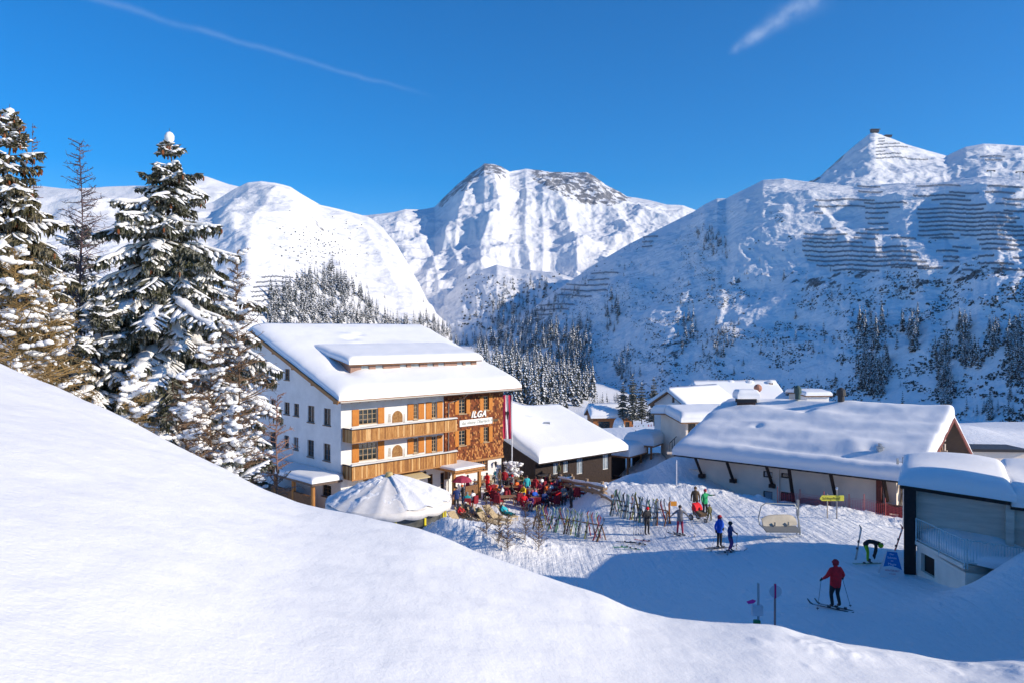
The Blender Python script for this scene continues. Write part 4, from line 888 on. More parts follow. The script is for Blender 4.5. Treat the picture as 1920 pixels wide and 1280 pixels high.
snow_blanket(AF, 3.9, 14, -.2, 8.1, lambda a, b: -7.175 - .037 * (a - 3.9) + .02 * b, .75, rad=(.3, .6, .7, .5), bump=lambda A, B: .2 * np.sin(A * .7 + B * .4), step=.3, parent=ar, seed=22, lip=.3)
# terrace walls
TA = Vector((17.5, 33.2, 0)); TB = Vector((17.55, 29.75, 0)); TC = Vector((21.6, 31.4, 0))
def vwall(p, q):
    d = (q - p).normalized(); return Wall(p.x, p.y, (d.x, d.y), (-d.y, d.x)), (q - p).length
w1_, L1 = vwall(TB, TA); w2_, L2 = vwall(TC, TB)
mb = MB()
vh = w1_.rect(1727, 1752, 1041, 1076)
w1_.mesh(mb, 0, L1, -12, -9.05, [vh]); w2_.mesh(mb, 0, L2, -12, lambda t: -9.05 - .9 * (1 - t / L2))
w1_.box(mb, 0, L1, -9.2, -9.05, .003, .08); mb.build('terrace_wall', CONCL, annex)
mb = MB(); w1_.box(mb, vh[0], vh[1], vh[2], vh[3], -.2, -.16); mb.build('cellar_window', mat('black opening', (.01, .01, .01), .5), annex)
mb = MB(); a_, b_ = AF.wall_a(0, .34), None
mb.hull([TB + Vector((0, 0, -9.35)), TC + Vector((0, 0, -10.2)), Vector((24, 36, -9.2)), TA + Vector((0, 0, -9.2)), TB + Vector((0, 0, -9.06)), TC + Vector((0, 0, -9.9)), Vector((24, 36, -9.06)), TA + Vector((0, 0, -9.06))])
mb.build('terrace_deck', CONC, annex)
TFr = Fr(17.75, 29.9, 1, .02)
snow_blanket(TFr, 0, 7, 0, 3.9, lambda a, b: -9.055 - .22 * max(0, a - .1) * (b < 99) * np.clip(1 - b / 4, 0, 1), .42, rad=(.35, .5, .4, .2), bump=lambda A, B: .45 * gauss(A, B, 3.0, 2.9, 1.3, 1.0) + .25 * gauss(A, B, .9, 2.6, .7, 1.0), step=.2, parent=annex, name='terrace_snow', seed=31, lip=.4)
for nm, (pa, pb, dz) in enumerate(((TA + Vector((0, 0, -9.05)), TB + Vector((0, 0, -9.05)), 0), (TB + Vector((.12, .02, -9.05)), TC + Vector((0, 0, -9.95)), 0))):
    mb = MB(); d = pb - pa; n = 20 if nm == 0 else 24; o = Vector((-.06, -.06, 0))
    for h in (.98, .10): mb.tube(pa + o + Vector((0, 0, h)), pb + o + Vector((0, 0, h)), .026, n=6)
    for i in range(n + 1):
        p = pa + d * (i / n) + o; mb.tube(p + Vector((0, 0, .1 if i % (n // 2) else -.15)), p + Vector((0, 0, .98)), .011 if i % (n // 2) else .03, n=5)
    mb.build('railing', mat('grey green railing steel', (.50, .60, .60), .45, metal=.2), annex)
rebase(annex)

# ------------------------------------------------------------------ roofs further back
def small_house(name, fr, a1, bw, ze, slope, zb, T, label, wallm, cat='building', over=.5, snowstep=.4, windows=(), seed=1, roofm=None):
    o = empty(name, fr.P(a1 / 2, bw / 2, zb)); tag(o, label, cat)
    rf = lambda a, b: ze + slope * (min(b, bw - b) + over)
    mb = MB(); t = lambda s: rf(0, s) - .1
    t.cuts = [bw / 2]
    wA, wB = fr.wall_a(0, 0), fr.wall_b(0, 0)
    wA.mesh(mb, 0, a1, zb, rf(0, 0) - .1, [x[1] for x in windows if x[0] == 'a']); wB.mesh(mb, 0, bw, zb, t, [x[1] for x in windows if x[0] == 'b'])
    fr.wall_b(0, a1, 1).mesh(mb, 0, bw, zb, t, [x[1] for x in windows if x[0] == 'c']); fr.wall_a(0, bw).mesh(mb, 0, a1, zb, rf(0, 0) - .1)
    mb.build('wall', wallm, o)
    for k, r in windows: window({'a': wA, 'b': wB, 'c': fr.wall_b(0, a1, 1)}[k], r, o, cols=2, rows=1, fm=FRAMED, sill=False)
    mb = MB(); slab(fr, mb, -over, a1 + over, -over, ze, bw / 2, rf(0, bw / 2), .15); slab(fr, mb, -over, a1 + over, bw + over, ze, bw / 2, rf(0, bw / 2), .15)
    ro = mb.build('roof', roofm or WOODB, o)
    snow_blanket(fr, -over - .05, a1 + over + .05, -over - .05, bw / 2, rf, T, rad=(T * .6, T * .6, T * .8, 0), step=snowstep, parent=ro, seed=seed, lip=.4)
    snow_blanket(fr, -over - .05, a1 + over + .05, bw / 2, bw + over + .05, rf, T, rad=(T * .6, T * .6, 0, T * .8), step=snowstep * 1.5, parent=ro, seed=seed + 1, lip=.4)
    return o, ro
# white house with a dark gable
f = Fr(*W(1262, 700, 96).xy, .80, .60)
f = Fr(20.6, 98, .86, .5, flip=False)
h1, r1 = small_house('white_house', Fr(21.6, 95, .78, .62), 9, 5.2, -9.5, .60, -13, .55, 'white house with a brown gable roof behind the long hall', PLAST, 'house', over=.6, windows=(('b', (1.9, 2.3, -9.0, -8.2)), ('b', (2.9, 3.5, -10.4, -9.6))), seed=41)
rebase(h1)
h2, r2 = small_house('back_house', Fr(25.5, 100, .992, .12), 11.0, 9.0, -10.3, .60, -13, .6, 'broad snow covered roof with four snow capped pegs along its ridge', PLAST, 'house', over=.5, seed=43)
for i, px_ in enumerate((1328, 1370, 1406, 1445)):
    q = W(px_, 717, 105); mb = MB(); mb.box(q + Vector((0, 0, -.35)), (.5, .5, .9)); mb.ball(q + Vector((0, 0, .15)), .5, 10, 1, (1.1, .9, .5)); mb.build('ridge_peg', [WOODB, SNOWR], r2)
q = W(1421, 727, 101.5); mb = MB(); mb.ball(q, .55, 12); mb.build('satellite_dish', mat('terracotta dish', (.45, .20, .13), .6), r2)
rebase(h2)
h3, r3 = small_house('low_annex', Fr(38.0, 99, .99, .1), 3.0, 5, -8.3, .06, -12, .5, 'small low snow covered annex beside the broad roof', PLAST, 'outbuilding', over=.3, seed=45); rebase(h3)
# side building with a bay
h4, r4 = small_house('side_house', Fr(18.9, 83.5, .985, .17), 12.5, 7.5, -9.8, .10, -15, 1.0, 'pale side building with a snow wrapped flat roof beside the big chimney', PLASTG, 'building', over=.9, windows=(('a', (.25, 1.1, -11.2, -9.95)),), seed=47, snowstep=.3)
rebase(h4)
# two carports buried in snow
for nm, fr_, a1_, bw_, z_, T_, lab in (('carport', Fr(13.0, 86, .60, .80), 3.4, 2.7, -14.0, 1.35, 'low carport under a shaded snow cap left of the steps'), ('carport', Fr(16.0, 88, .55, .83), 4.4, 2.9, -13.1, 1.3, 'carport with timber posts and a sunlit snow cap')):
    o = empty(nm, fr_.P(a1_ / 2, bw_ / 2, z_ - 2.5)); tag(o, lab, 'carport', 'carports by the steps')
    mb = MB(); slab(fr_, mb, -.3, a1_ + .3, -.3, z_, bw_ + .3, z_, .2); mb.build('roof', WOODB, o)
    snow_blanket(fr_, -.4, a1_ + .4, -.4, bw_ + .4, lambda a, b, z_=z_: z_ + .003, T_, rad=(.6, .6, .7, .7), step=.3, parent=o, seed=a1_, lip=.5, name='snow_cap', amp=.1)
    for a in (.1, a1_ - .1):
        for b in (.1, bw_ - .1):
            mb = MB(); p = fr_.P(a, b, z_); mb.tube(p + Vector((0, 0, -3)), p + Vector((0, 0, -.2)), .12, n=6); mb.build('post', WOODB, o)
    mb = MB(); fr_.wall_a(0, bw_ * .8).box(mb, 0, a1_, z_ - 3, z_ - .2, -.1, 0); mb.build('back_panel', WOODD, o)
    rebase(o)
st = empty('outdoor_steps', (20.3, 85, -14)); tag(st, 'steep outdoor steps with a dark railing between the snow roofs', 'steps')
mb = MB(); A_, B_ = W(1256, 838, 84), W(1289, 806, 90)
for i in range(12):
    p = A_.lerp(B_, i / 11); mb.box(p + Vector((.3, .2, -.6)), (1.2, .5, .25))
mb.build('tread', CONC, st)
for s in (0, 1):
    mb = MB(); o_ = Vector((s * 1.2, 0, 0)); mb.tube(A_ + o_ + Vector((0, 0, .5)), B_ + o_ + Vector((0, 0, .5)), .05, n=5)
    for i in range(9):
        p = A_.lerp(B_, i / 8) + o_; mb.tube(p + Vector((0, 0, -.6)), p + Vector((0, 0, .5)), .035, n=5)
    mb.build('railing', DARKM, st)
rebase(st)
# ski hut in the valley with its clear dome
f = Fr(*W(1112, 800, 214).xy, .992, .12)
hut, rh = small_house('ski_hut', f, 11.5, 7.5, -24.2, .5, -29, 1.5, 'orange brown wooden ski hut below the dark trees', mat('orange hut boards', (.50, .20, .07), .7, col2=(.33, .12, .04), vscale=.8, stretch=(1, 1, 6)), 'hut', over=.8, snowstep=.8, windows=(('a', (1.5, 4.8, -27.5, -25.2)), ('a', (9.2, 10.4, -27, -25.4))), seed=51)
rebase(hut)
dm = W(1160, 806, 207); dome = empty('dome_tent', dm); tag(dome, 'clear plastic dome tent with a snow cap in front of the wooden hut', 'tent')
mb = MB(); mb.ball((0, 0, .6), 1.75, 16, 0, (.95, .95, 1.5)); mb.build('shell', mat('clear plastic film', (.75, .78, .78), .2, spec=.7, var=.15, vscale=1), dome, smooth=True)
mb = MB(); mb.ball((0, 0, 1.5), 1.45, 14, 0, (1, 1, 1.35)); mb.build('snow_cap', SNOWR, dome, smooth=True)
# snow topped shed roof and dark ridge behind the annex
f = Fr(39.8, 70, .995, -.1)
bh = empty('shed', f.P(3, 2, -13.5)); tag(bh, 'low shed with a long dark roof edge behind the concrete building', 'shed')
mb = MB(); slab(f, mb, -.2, 7, 0, -10.7, 4, -10.8, .25); mb.build('roof', DARKM, bh); mb = MB(); f.wall_a(0, .3).mesh(mb, 0, 6.8, -14, -10.96); f.wall_b(.3, 0).mesh(mb, 0, 3.4, -14, -10.96); mb.build('wall', PLASTG, bh)
rebase(bh)
# block added out of view to throw the long shadow over the piste
blk, rb = small_house('shadow_block', Fr(40, 2, .15, .99), 24.2, 18, 8.6, .3, -11, .8, 'unseen block added to cast the shadow over the piste', PLAST, 'hotel', over=1, snowstep=2)
rebase(blk)
# ------------------------------------------------------------------ conifers
NEED = mat('spruce needles', (.052, .055, .024), .7, col2=(.42, .41, .37), vscale=6, thr=(.44, .72))
NEEDF = mat('far spruce needles', (.036, .044, .034), .8, var=.5, vscale=.3)
NEEDO = mat('olive spruce needles', (.060, .055, .020), .7, col2=(.40, .34, .24), vscale=6, thr=(.42, .74))
BARK = mat('spruce bark', (.09, .06, .045), .9, var=.4, vscale=8, bump=.01)
TWIG = mat('bare brown twigs', (.16, .10, .06), .85, var=.35, vscale=4)
TWIGG = mat('grey purple larch twigs', (.13, .085, .085), .85, var=.3, vscale=4)
CONE = mat('hanging spruce cones', (.20, .065, .022), .8, var=.4, vscale=6)
SNOWT = snow_mat('snow on branches', [(5, .03), (20, .01)])
def conifer_arrays(rnd, tiers=15, per=7, snow=.62, droop=.35, slim=.17):
    """unit height tree as faces; 0 needles, 1 snow, 2 bark"""
    m = MB(); m.tube((0, 0, 0), (0, 0, .9), .012, .003, 4, 2, caps=False)
    for i in range(tiers):
        z = .07 + .91 * (i / (tiers - 1)) ** .92; r = slim * (1 - z) ** .78 * rnd.uniform(.8, 1.15) + .008
        n = max(3, int(per * (1 - .5 * z))); a0 = rnd.random() * 6.3
        for k in range(n):
            a = a0 + 2 * PI * k / n + rnd.uniform(-.25, .25); rr = r * rnd.uniform(.7, 1.2); wd = rr * .42 + .006; d = droop * rr + .02
            c, s = math.cos(a), math.sin(a); ax, ay = -s * wd, c * wd
            p0 = (0, 0, z + .025); pm = (c * rr * .55, s * rr * .55, z - d * .25); p1 = (c * rr, s * rr, z - d)
            m.face([p0, (pm[0] + ax, pm[1] + ay, pm[2] - .02), p1, (pm[0] - ax, pm[1] - ay, pm[2] - .02)], 0)
            if rnd.random() < snow:
                q = rnd.uniform(.45, .85); e = .012
                m.face([(p0[0], p0[1], p0[2] + e), (pm[0] + ax * q, pm[1] + ay * q, pm[2] + e), (p1[0] * .95, p1[1] * .95, p1[2] + e), (pm[0] - ax * q, pm[1] - ay * q, pm[2] + e)], 1)
    return m
_r = random.Random(77)
FAR = [conifer_arrays(random.Random(i), 14, 7, .72, .45, _r.uniform(.13, .2)) for i in range(6)]
LITE = [conifer_arrays(random.Random(20 + i), 9, 5, .72, .5, _r.uniform(.14, .2)) for i in range(6)]
far_meshes = []
for i, f in enumerate(FAR):
    me = bpy.data.meshes.new('snowy_spruce'); me.from_pydata(f.v, [], f.f)
    for m_ in (NEEDF, SNOWT, BARK): me.materials.append(m_)
    me.polygons.foreach_set('material_index', f.m); me.update(); far_meshes.append(me)
def ground_hit(px, py, D0=22, D1=1500, n=1400):
    D = np.geomspace(D0, D1, n); X = (px - CX) / F * D; z = (HY - py) / F * D; g = ground_z(X, D)
    r = np.nonzero(g >= z)[0]
    return Vector((X[r[0]], D[r[0]], GZ(X[r[0]], D[r[0]]))) if len(r) else None
def scene_hit(px, py, names, Dmin=120):
    best = None
    for n in names:
        p = on_mtn(n, px, py) if n != 'ground' else ground_hit(px, py, Dmin)
        if p is not None and (best is None or p.y < best.y): best = p
    return best
def poly_in(x, y, P):
    c = False; j = len(P) - 1
    for i in range(len(P)):
        if (P[i][1] > y) != (P[j][1] > y) and x < (P[j][0] - P[i][0]) * (y - P[i][1]) / (P[j][1] - P[i][1]) + P[i][0]: c = not c
        j = i
    return c
ZONES = [  # polygon of tree feet, count, height range in metres, surfaces, where
    ([(868, 630), (900, 600), (1000, 585), (1075, 640), (1100, 690), (1120, 760), (1010, 775), (930, 740)], 860, (17, 25), ('mountain_flank', 'ground'), 'valley'),
    ([(1000, 590), (1060, 540), (1110, 515), (1100, 540), (1040, 600)], 46, (13, 18), ('mountain_flank',), 'skyline'),
    ([(1040, 620), (1105, 600), (1110, 700), (1060, 740)], 120, (15, 22), ('mountain_flank', 'ground'), 'strip'),
    ([(1130, 560), (1150, 545), (1165, 600), (1140, 640)], 34, (14, 20), ('mountain_flank',), 'clump_a'),
    ([(1145, 680), (1175, 650), (1190, 700), (1170, 725)], 30, (12, 17), ('mountain_flank', 'ground'), 'clump_b'),
    ([(1265, 600), (1300, 590), (1310, 640), (1275, 665)], 26, (12, 17), ('mountain_flank',), 'clump_c'),
    ([(1340, 610), (1375, 600), (1378, 650), (1330, 690), (1310, 660)], 30, (11, 15), ('mountain_flank',), 'clump_d'),
    ([(1300, 440), (1330, 425), (1365, 450), (1370, 490), (1320, 475)], 44, (10, 15), ('mountain_flank',), 'clump_e'),
    ([(1600, 620), (1630, 590), (1655, 600), (1665, 690), (1660, 740), (1620, 745), (1600, 700)], 95, (12, 18), ('mountain_flank',), 'clump_f'),
    ([(1692, 620), (1722, 600), (1720, 650), (1705, 675)], 30, (12, 18), ('mountain_flank',), 'clump_g'),
    ([(1750, 660), (1775, 650), (1785, 700), (1790, 775), (1770, 780), (1752, 720)], 60, (11, 16), ('mountain_flank',), 'clump_h'),
    ([(1790, 620), (1815, 600), (1835, 690), (1805, 690)], 55, (11, 16), ('mountain_flank',), 'clump_i'),
    ([(1850, 620), (1872, 610), (1870, 670), (1856, 665)], 24, (10, 15), ('mountain_flank',), 'clump_j'),
    ([(1884, 620), (1925, 600), (1925, 720), (1890, 710)], 60, (11, 16), ('mountain_flank',), 'clump_k'),
    ([(1810, 770), (1900, 740), (1925, 770), (1850, 790)], 26, (6, 10), ('mountain_flank',), 'clump_l'),
    ([(1100, 480), (1500, 480), (1900, 620), (1900, 780), (1250, 780), (1120, 640)], 90, (6, 12), ('mountain_flank',), 'flank'),
    ([(500, 560), (560, 530), (620, 500), (650, 530), (700, 580), (748, 612), (700, 622), (500, 622)], 620, (17, 24), ('mountain_ridge',), 'ridge'),
    ([(730, 605), (800, 600), (860, 625), (880, 650), (800, 650)], 190, (17, 24), ('mountain_ridge', 'mountain_flank', 'ground'), 'tongue'),
    ([(500, 480), (640, 480), (800, 560), (790, 590), (640, 540), (500, 520)], 16, (9, 14), ('mountain_ridge',), 'lone'),
    ([(870, 600), (930, 560), (950, 520), (1030, 540), (1010, 580), (940, 620)], 85, (16, 26), ('mountain_shade_spur', 'mountain_flank'), 'spur'),
    ([(1090, 770), (1160, 745), (1170, 770)], 26, (9, 14), ('ground', 'mountain_flank'), 'clearing')]
rnd = random.Random(42); cand = []
for poly, n, (h0, h1), surf, where in ZONES:
    x0, x1 = min(p[0] for p in poly), max(p[0] for p in poly); y0, y1 = min(p[1] for p in poly), max(p[1] for p in poly); k = 0; tries = 0
    while k < n and tries < n * 8:
        tries += 1; x, y = rnd.uniform(x0, x1), rnd.uniform(y0, y1)
        if not poly_in(x, y, poly): continue
        p = scene_hit(x, y, surf)
        if p is None: continue
        h = rnd.uniform(h0, h1) * (rnd.random() ** 1.4 * .75 + .42); cand.append((h / p.y, p, h, where)); k += 1
cand.sort(key=lambda c: -c[0])
WHERE = {'valley': ('snow dusted spruce in the dense valley forest behind the hotel roof', 'spruces the dense valley forest behind the hotel roof'),
    'skyline': ('spruce in the line climbing the lower edge of the mountain flank', 'spruces the line climbing the lower edge of the mountain flank'),
    'strip': ('snow dusted spruce in the strip beside the low avalanche barriers', 'spruces the strip beside the low avalanche barriers'),
    'clump_a': ('spruce in the narrow clump above the open snow chute', 'spruces the narrow clump above the open snow chute'),
    'clump_b': ('spruce in the small clump just above the valley clearing', 'spruces the small clump just above the valley clearing'),
    'clump_c': ('spruce in the clump above the white house gable', 'spruces the clump above the white house gable'),
    'clump_d': ('spruce in the scrubby clump above the broad snow roof', 'spruces the scrubby clump above the broad snow roof'),
    'clump_e': ('spruce in the high clump on the knoll of the skyline ridge', 'spruces the high clump on the knoll of the skyline ridge'),
    'clump_f': ('dark spruce in the big clump above the long hall ridge', 'spruces the big clump above the long hall ridge'),
    'clump_g': ('dark spruce in the small isolated clump high above the hall gable', 'spruces the small isolated clump high above the hall gable'),
    'clump_h': ('dark spruce in the stepped clump directly above the hall gable', 'spruces the stepped clump directly above the hall gable'),
    'clump_i': ('dark spruce in the tall clump between two gullies of the flank', 'spruces the tall clump between two gullies of the flank'),
    'clump_j': ('dark spruce in the slim clump beside the outer gully', 'spruces the slim clump beside the outer gully'),
    'clump_k': ('dark spruce in the outermost clump at the picture edge', 'spruces the outermost clump at the picture edge'),
    'clump_l': ('small spruce on the lowest snowy apron of the flank', 'small spruces on the lowest snowy apron of the flank'),
    'flank': ('lone spruce scattered among scrub on the shaded flank', 'lone spruces scattered among scrub on the shaded flank'),
    'ridge': ('frosted spruce in the wood on the sunny ridge above the hotel roof', 'spruces the wood on the sunny ridge above the hotel roof'),
    'tongue': ('spruce in the narrow belt between the ridge foot and the valley', 'spruces the narrow belt between the ridge foot and the valley'),
    'lone': ('solitary spruce on the open sunny snow ridge', 'solitary spruces on the open sunny snow ridge'),
    'spur': ('dark spruce on the shaded spur at the head of the valley', 'dark spruces on the shaded spur at the head of the valley'),
    'clearing': ('spruce at the edge of the sunlit valley clearing', 'spruces at the edge of the sunlit valley clearing')}
for i, (s_, p, h, wh) in enumerate(cand[:290]):
    o = bpy.data.objects.new('snowy_spruce', far_meshes[i % 6]); C.objects.link(o); o.location = p - Vector((0, 0, .5)); wdt = rnd.uniform(.85, 1.25)
    o.scale = (h * wdt, h * wdt, h); o.rotation_euler = (0, 0, rnd.random() * 6.3); tag(o, WHERE[wh][0], 'spruce', WHERE[wh][1])
def join_many(items, lib, name, mats):
    V, Fa, Mi = [], [], []; base = 0
    libv = [np.array(m.v) for m in lib]
    for (p, sx_, sz_, rot, li) in items:
        v = libv[li]; c, s = math.cos(rot), math.sin(rot)
        q = np.empty_like(v); q[:, 0] = (v[:, 0] * c - v[:, 1] * s) * sx_ + p[0]; q[:, 1] = (v[:, 0] * s + v[:, 1] * c) * sx_ + p[1]; q[:, 2] = v[:, 2] * sz_ + p[2]
        V.append(q); Fa += [tuple(base + j for j in f) for f in lib[li].f]; Mi += lib[li].m; base += len(v)
    me = bpy.data.meshes.new(name); me.from_pydata(np.concatenate(V).tolist(), [], Fa)
    for m in mats: me.materials.append(m)
    me.polygons.foreach_set('material_index', Mi); me.update(); o = bpy.data.objects.new(name, me); C.objects.link(o); return o
o = join_many([(p - Vector((0, 0, .5)), h * rnd.uniform(.9, 1.3), h, rnd.random() * 6.3, i % 6) for i, (s_, p, h, wh) in enumerate(cand[290:])], LITE, 'forest', (NEEDF, SNOWT, BARK))
tag(o, 'distant snow dusted spruce forest on valley sides', kind='stuff')
# dwarf pine scrub and frosted bushes speckling the flank
def blob(seed):
    m = MB(); r = random.Random(seed)
    for k in range(5):
        a = r.random() * 6.3; m.face([(math.cos(a) * .5, math.sin(a) * .5, -.1), (math.cos(a + 1.3) * .6, math.sin(a + 1.3) * .6, .05), (math.cos(a + 1.0) * .3, math.sin(a + 1) * .3, r.uniform(.4, .8)), (0, 0, .5)], 0)
    if r.random() < .75: m.face([(-.3, -.3, .62), (.35, -.25, .55), (.3, .3, .6), (-.2, .35, .66)], 1)
    return m
SCR = [blob(i) for i in range(8)]; items = []
tries = 0
while len(items) < 12500 and tries < 80000:
    tries += 1
    x = rnd.uniform(1010, 1935); y = rnd.uniform(395, 800)
    d = float(fbm(np.array([[x / 75.]]), np.array([[y / 34. + 3]]), 4)[0, 0]) + .35 * float(fbm(np.array([[x / 18.]]), np.array([[y / 9.]]), 2)[0, 0])
    bandw = .12 * math.exp(-((y - 555) / 30) ** 2) + .1 * math.exp(-((y - 680) / 50) ** 2) - (.35 if y < 510 and x > 1500 else 0) - (.25 if 1380 < x < 1500 and 380 < y < 600 else 0)
    if d + bandw < .09: continue
    p = on_mtn('mountain_flank', x, y)
    if p is None: continue
    s = rnd.uniform(.6, 1.6) * (1 if rnd.random() < .9 else 1.6); items.append((p + Vector((0, 0, -.2)), s, s * rnd.uniform(.6, 1.2), rnd.random() * 6.3, len(items) % 8))
for k in range(200):
    x = rnd.gauss(600, 38); y = rnd.gauss(465, 22); p = on_mtn('mountain_ridge', x, y)
    if p is not None: s = rnd.uniform(1, 3); items.append((p, s, s, 0, k % 8))
for k in range(260):
    x = rnd.uniform(860, 1050); y = rnd.uniform(515, 620); p = on_mtn('mountain_shade_spur', x, y)
    if p is not None: s = rnd.uniform(2, 5); items.append((p, s, s, 0, k % 8))
o = join_many(items, SCR, 'scrub_vegetation', (NEEDF, SNOWT)); tag(o, 'dwarf pine scrub and bushes poking through mountain snow', kind='stuff')
# ------------------------------------------------------------------ avalanche barriers
BARR = mat('avalanche barrier steel', (.09, .10, .12), .7)
ROWS = [('mountain_flank', a, b, y) for a, b, y in ((1528, 1640, 377), (1526, 1622, 389), (1526, 1545, 401), (1620, 1700, 383), (1622, 1690, 392), (1622, 1668, 401), (1622, 1660, 411), (1625, 1665, 421), (1622, 1668, 432), (1546, 1570, 430),
    (1505, 1590, 442), (1506, 1572, 450), (1504, 1618, 457), (1504, 1700, 465), (1504, 1720, 474), (1508, 1722, 483), (1512, 1738, 491), (1530, 1742, 500), (1560, 1650, 509),
    (1700, 1775, 362), (1718, 1800, 350), (1712, 1810, 369), (1745, 1822, 377), (1762, 1850, 386), (1720, 1845, 394), (1718, 1900, 402), (1720, 1912, 410), (1722, 1905, 418), (1722, 1918, 426), (1722, 1800, 434), (1796, 1925, 434), (1800, 1925, 443), (1720, 1790, 443), (1830, 1925, 452), (1836, 1925, 461), (1786, 1820, 466), (1840, 1912, 470),
    (1206, 1235, 446), (1204, 1226, 455), (1202, 1222, 464), (1115, 1182, 501), (1108, 1160, 514), (1100, 1142, 526), (1062, 1140, 536), (1050, 1140, 546), (1044, 1138, 556), (1012, 1130, 565), (1008, 1130, 573), (1004, 1066, 582), (1000, 1062, 591), (996, 1052, 600), (990, 1056, 609), (992, 1040, 640), (990, 1038, 650))]
_rw = random.Random(3)
for y_ in range(352, 512, 11):
    x_ = (1600 if y_ < 440 else 1500) + _rw.uniform(0, 20)
    while x_ < 1925:
        L_ = _rw.uniform(22, 70)
        if not any(a < x_ + L_ and b > x_ and abs(yy - y_) < 6 for _, a, b, yy in ROWS): ROWS.append(('mountain_flank', x_, min(1926, x_ + L_), y_ + _rw.uniform(-2, 2)))
        x_ += L_ + _rw.uniform(8, 40)
ROWS += [('mountain_summit', a, b, y) for a, b, y in ((1645, 1672, 261), (1646, 1690, 266), (1644, 1696, 272), (1640, 1702, 278), (1642, 1706, 285), (1640, 1704, 291), (1642, 1700, 298), (1830, 1880, 289), (1835, 1885, 296), (1845, 1880, 303), (1700, 1740, 300))]
ROWS += [('mountain_ridge', a, b, y) for a, b, y in ((490, 550, 522), (480, 548, 531), (476, 552, 540), (470, 550, 549), (472, 554, 558), (468, 556, 567), (470, 554, 576), (466, 558, 585), (470, 560, 594))]
for i, (mn, xa, xb, y) in enumerate(ROWS):
    pts = []; rr_ = random.Random(i)
    for x in np.arange(xa, xb, 2.2):
        p = on_mtn(mn, float(x), y + 1.3 * math.sin(x * .07) + (x - xa) * .006)
        if p is not None and (not pts or (abs(p.y - pts[-1].y) < 25)): pts.append(p)
    if len(pts) < 3: continue
    Hb = 1.5 * pts[0].y / 1150 + .6; m = MB()
    for a, b in zip(pts[:-1], pts[1:]):
        o_ = Vector((-.3 * Hb, -.5 * Hb, Hb))
        for f0, f1 in ((.15, .42), (.55, .75), (.86, 1.0)):
            m.face([a + o_ * f0, a.lerp(b, .9) + o_ * f0, a.lerp(b, .9) + o_ * f1, a + o_ * f1])
        m.tube(a, a + o_ * 1.25, .2, n=3, caps=False)
    c0 = pts[0].copy(); o = m.build('avalanche_barrier', BARR); w_ = {'mountain_flank': ('row of steel avalanche barriers on the shaded mountain flank', 'avalanche barriers on the flank'), 'mountain_summit': ('row of avalanche barriers high under the pointed summit', 'avalanche barriers on the summit'), 'mountain_ridge': ('row of avalanche barriers beside the wood on the sunny ridge', 'avalanche barriers on the ridge')}[mn]
    lab_ = w_[0]
    if mn == 'mountain_flank':
        xm = (xa + xb) / 2
        lab_ = 'avalanche barrier row in the ' + ('lowest block beside the valley forest' if xm < 1190 else 'tiny block on the skyline shoulder' if xm < 1300 else 'middle block above the crags' if xm < 1720 and y > 436 else 'upper block below the summit' if xm < 1712 else 'outer block crossed by the sunlit patch') + ' of the flank'
    tag(o, lab_, 'avalanche barrier', w_[1])
# summit station and lift pylons
p = on_mtn('mountain_summit', 1638, t=1.0)
ls = empty('summit_station', p); tag(ls, 'tiny cable car station on top of the pointed summit', 'station')
m = MB(); m.box((0, 0, 3), (18, 9, 6)); m.build('hall', WOODD, ls); m = MB(); m.box((1, 0, 7.2), (22, 11, 1.2)); m.build('roof', DARKM, ls)
for k, x in enumerate((1663,)):
    p = on_mtn('mountain_summit', x, t=1.0); ls = empty('summit_hut', p); tag(ls, 'small dark hut just below the summit station', 'hut'); m = MB(); m.box((0, 0, 2), (16, 7, 4)); m.box((0, 0, 4.6), (18, 9, .8)); m.build('body', WOODD, ls)
for k, (x, lab) in enumerate(((1858, 'lift pylon on the skyline nearer the pointed summit'), (1911, 'lift pylon on the skyline at the outer end of the flank'))):
    p = on_mtn('mountain_flank', x, t=.985); py_ = empty('lift_pylon', p); tag(py_, lab, 'pylon', 'lift pylons on the skyline')
    m = MB(); m.tube((0, 0, -2), (0, 0, 8), .6, .4, 6); m.build('mast', METAL, py_); m = MB(); m.box((0, 0, 8), (9, .8, .8)); m.box((-4, 0, 7.2), (1, 2, .8)); m.box((4, 0, 7.2), (1, 2, .8)); m.build('crossarm', DARKM, py_)

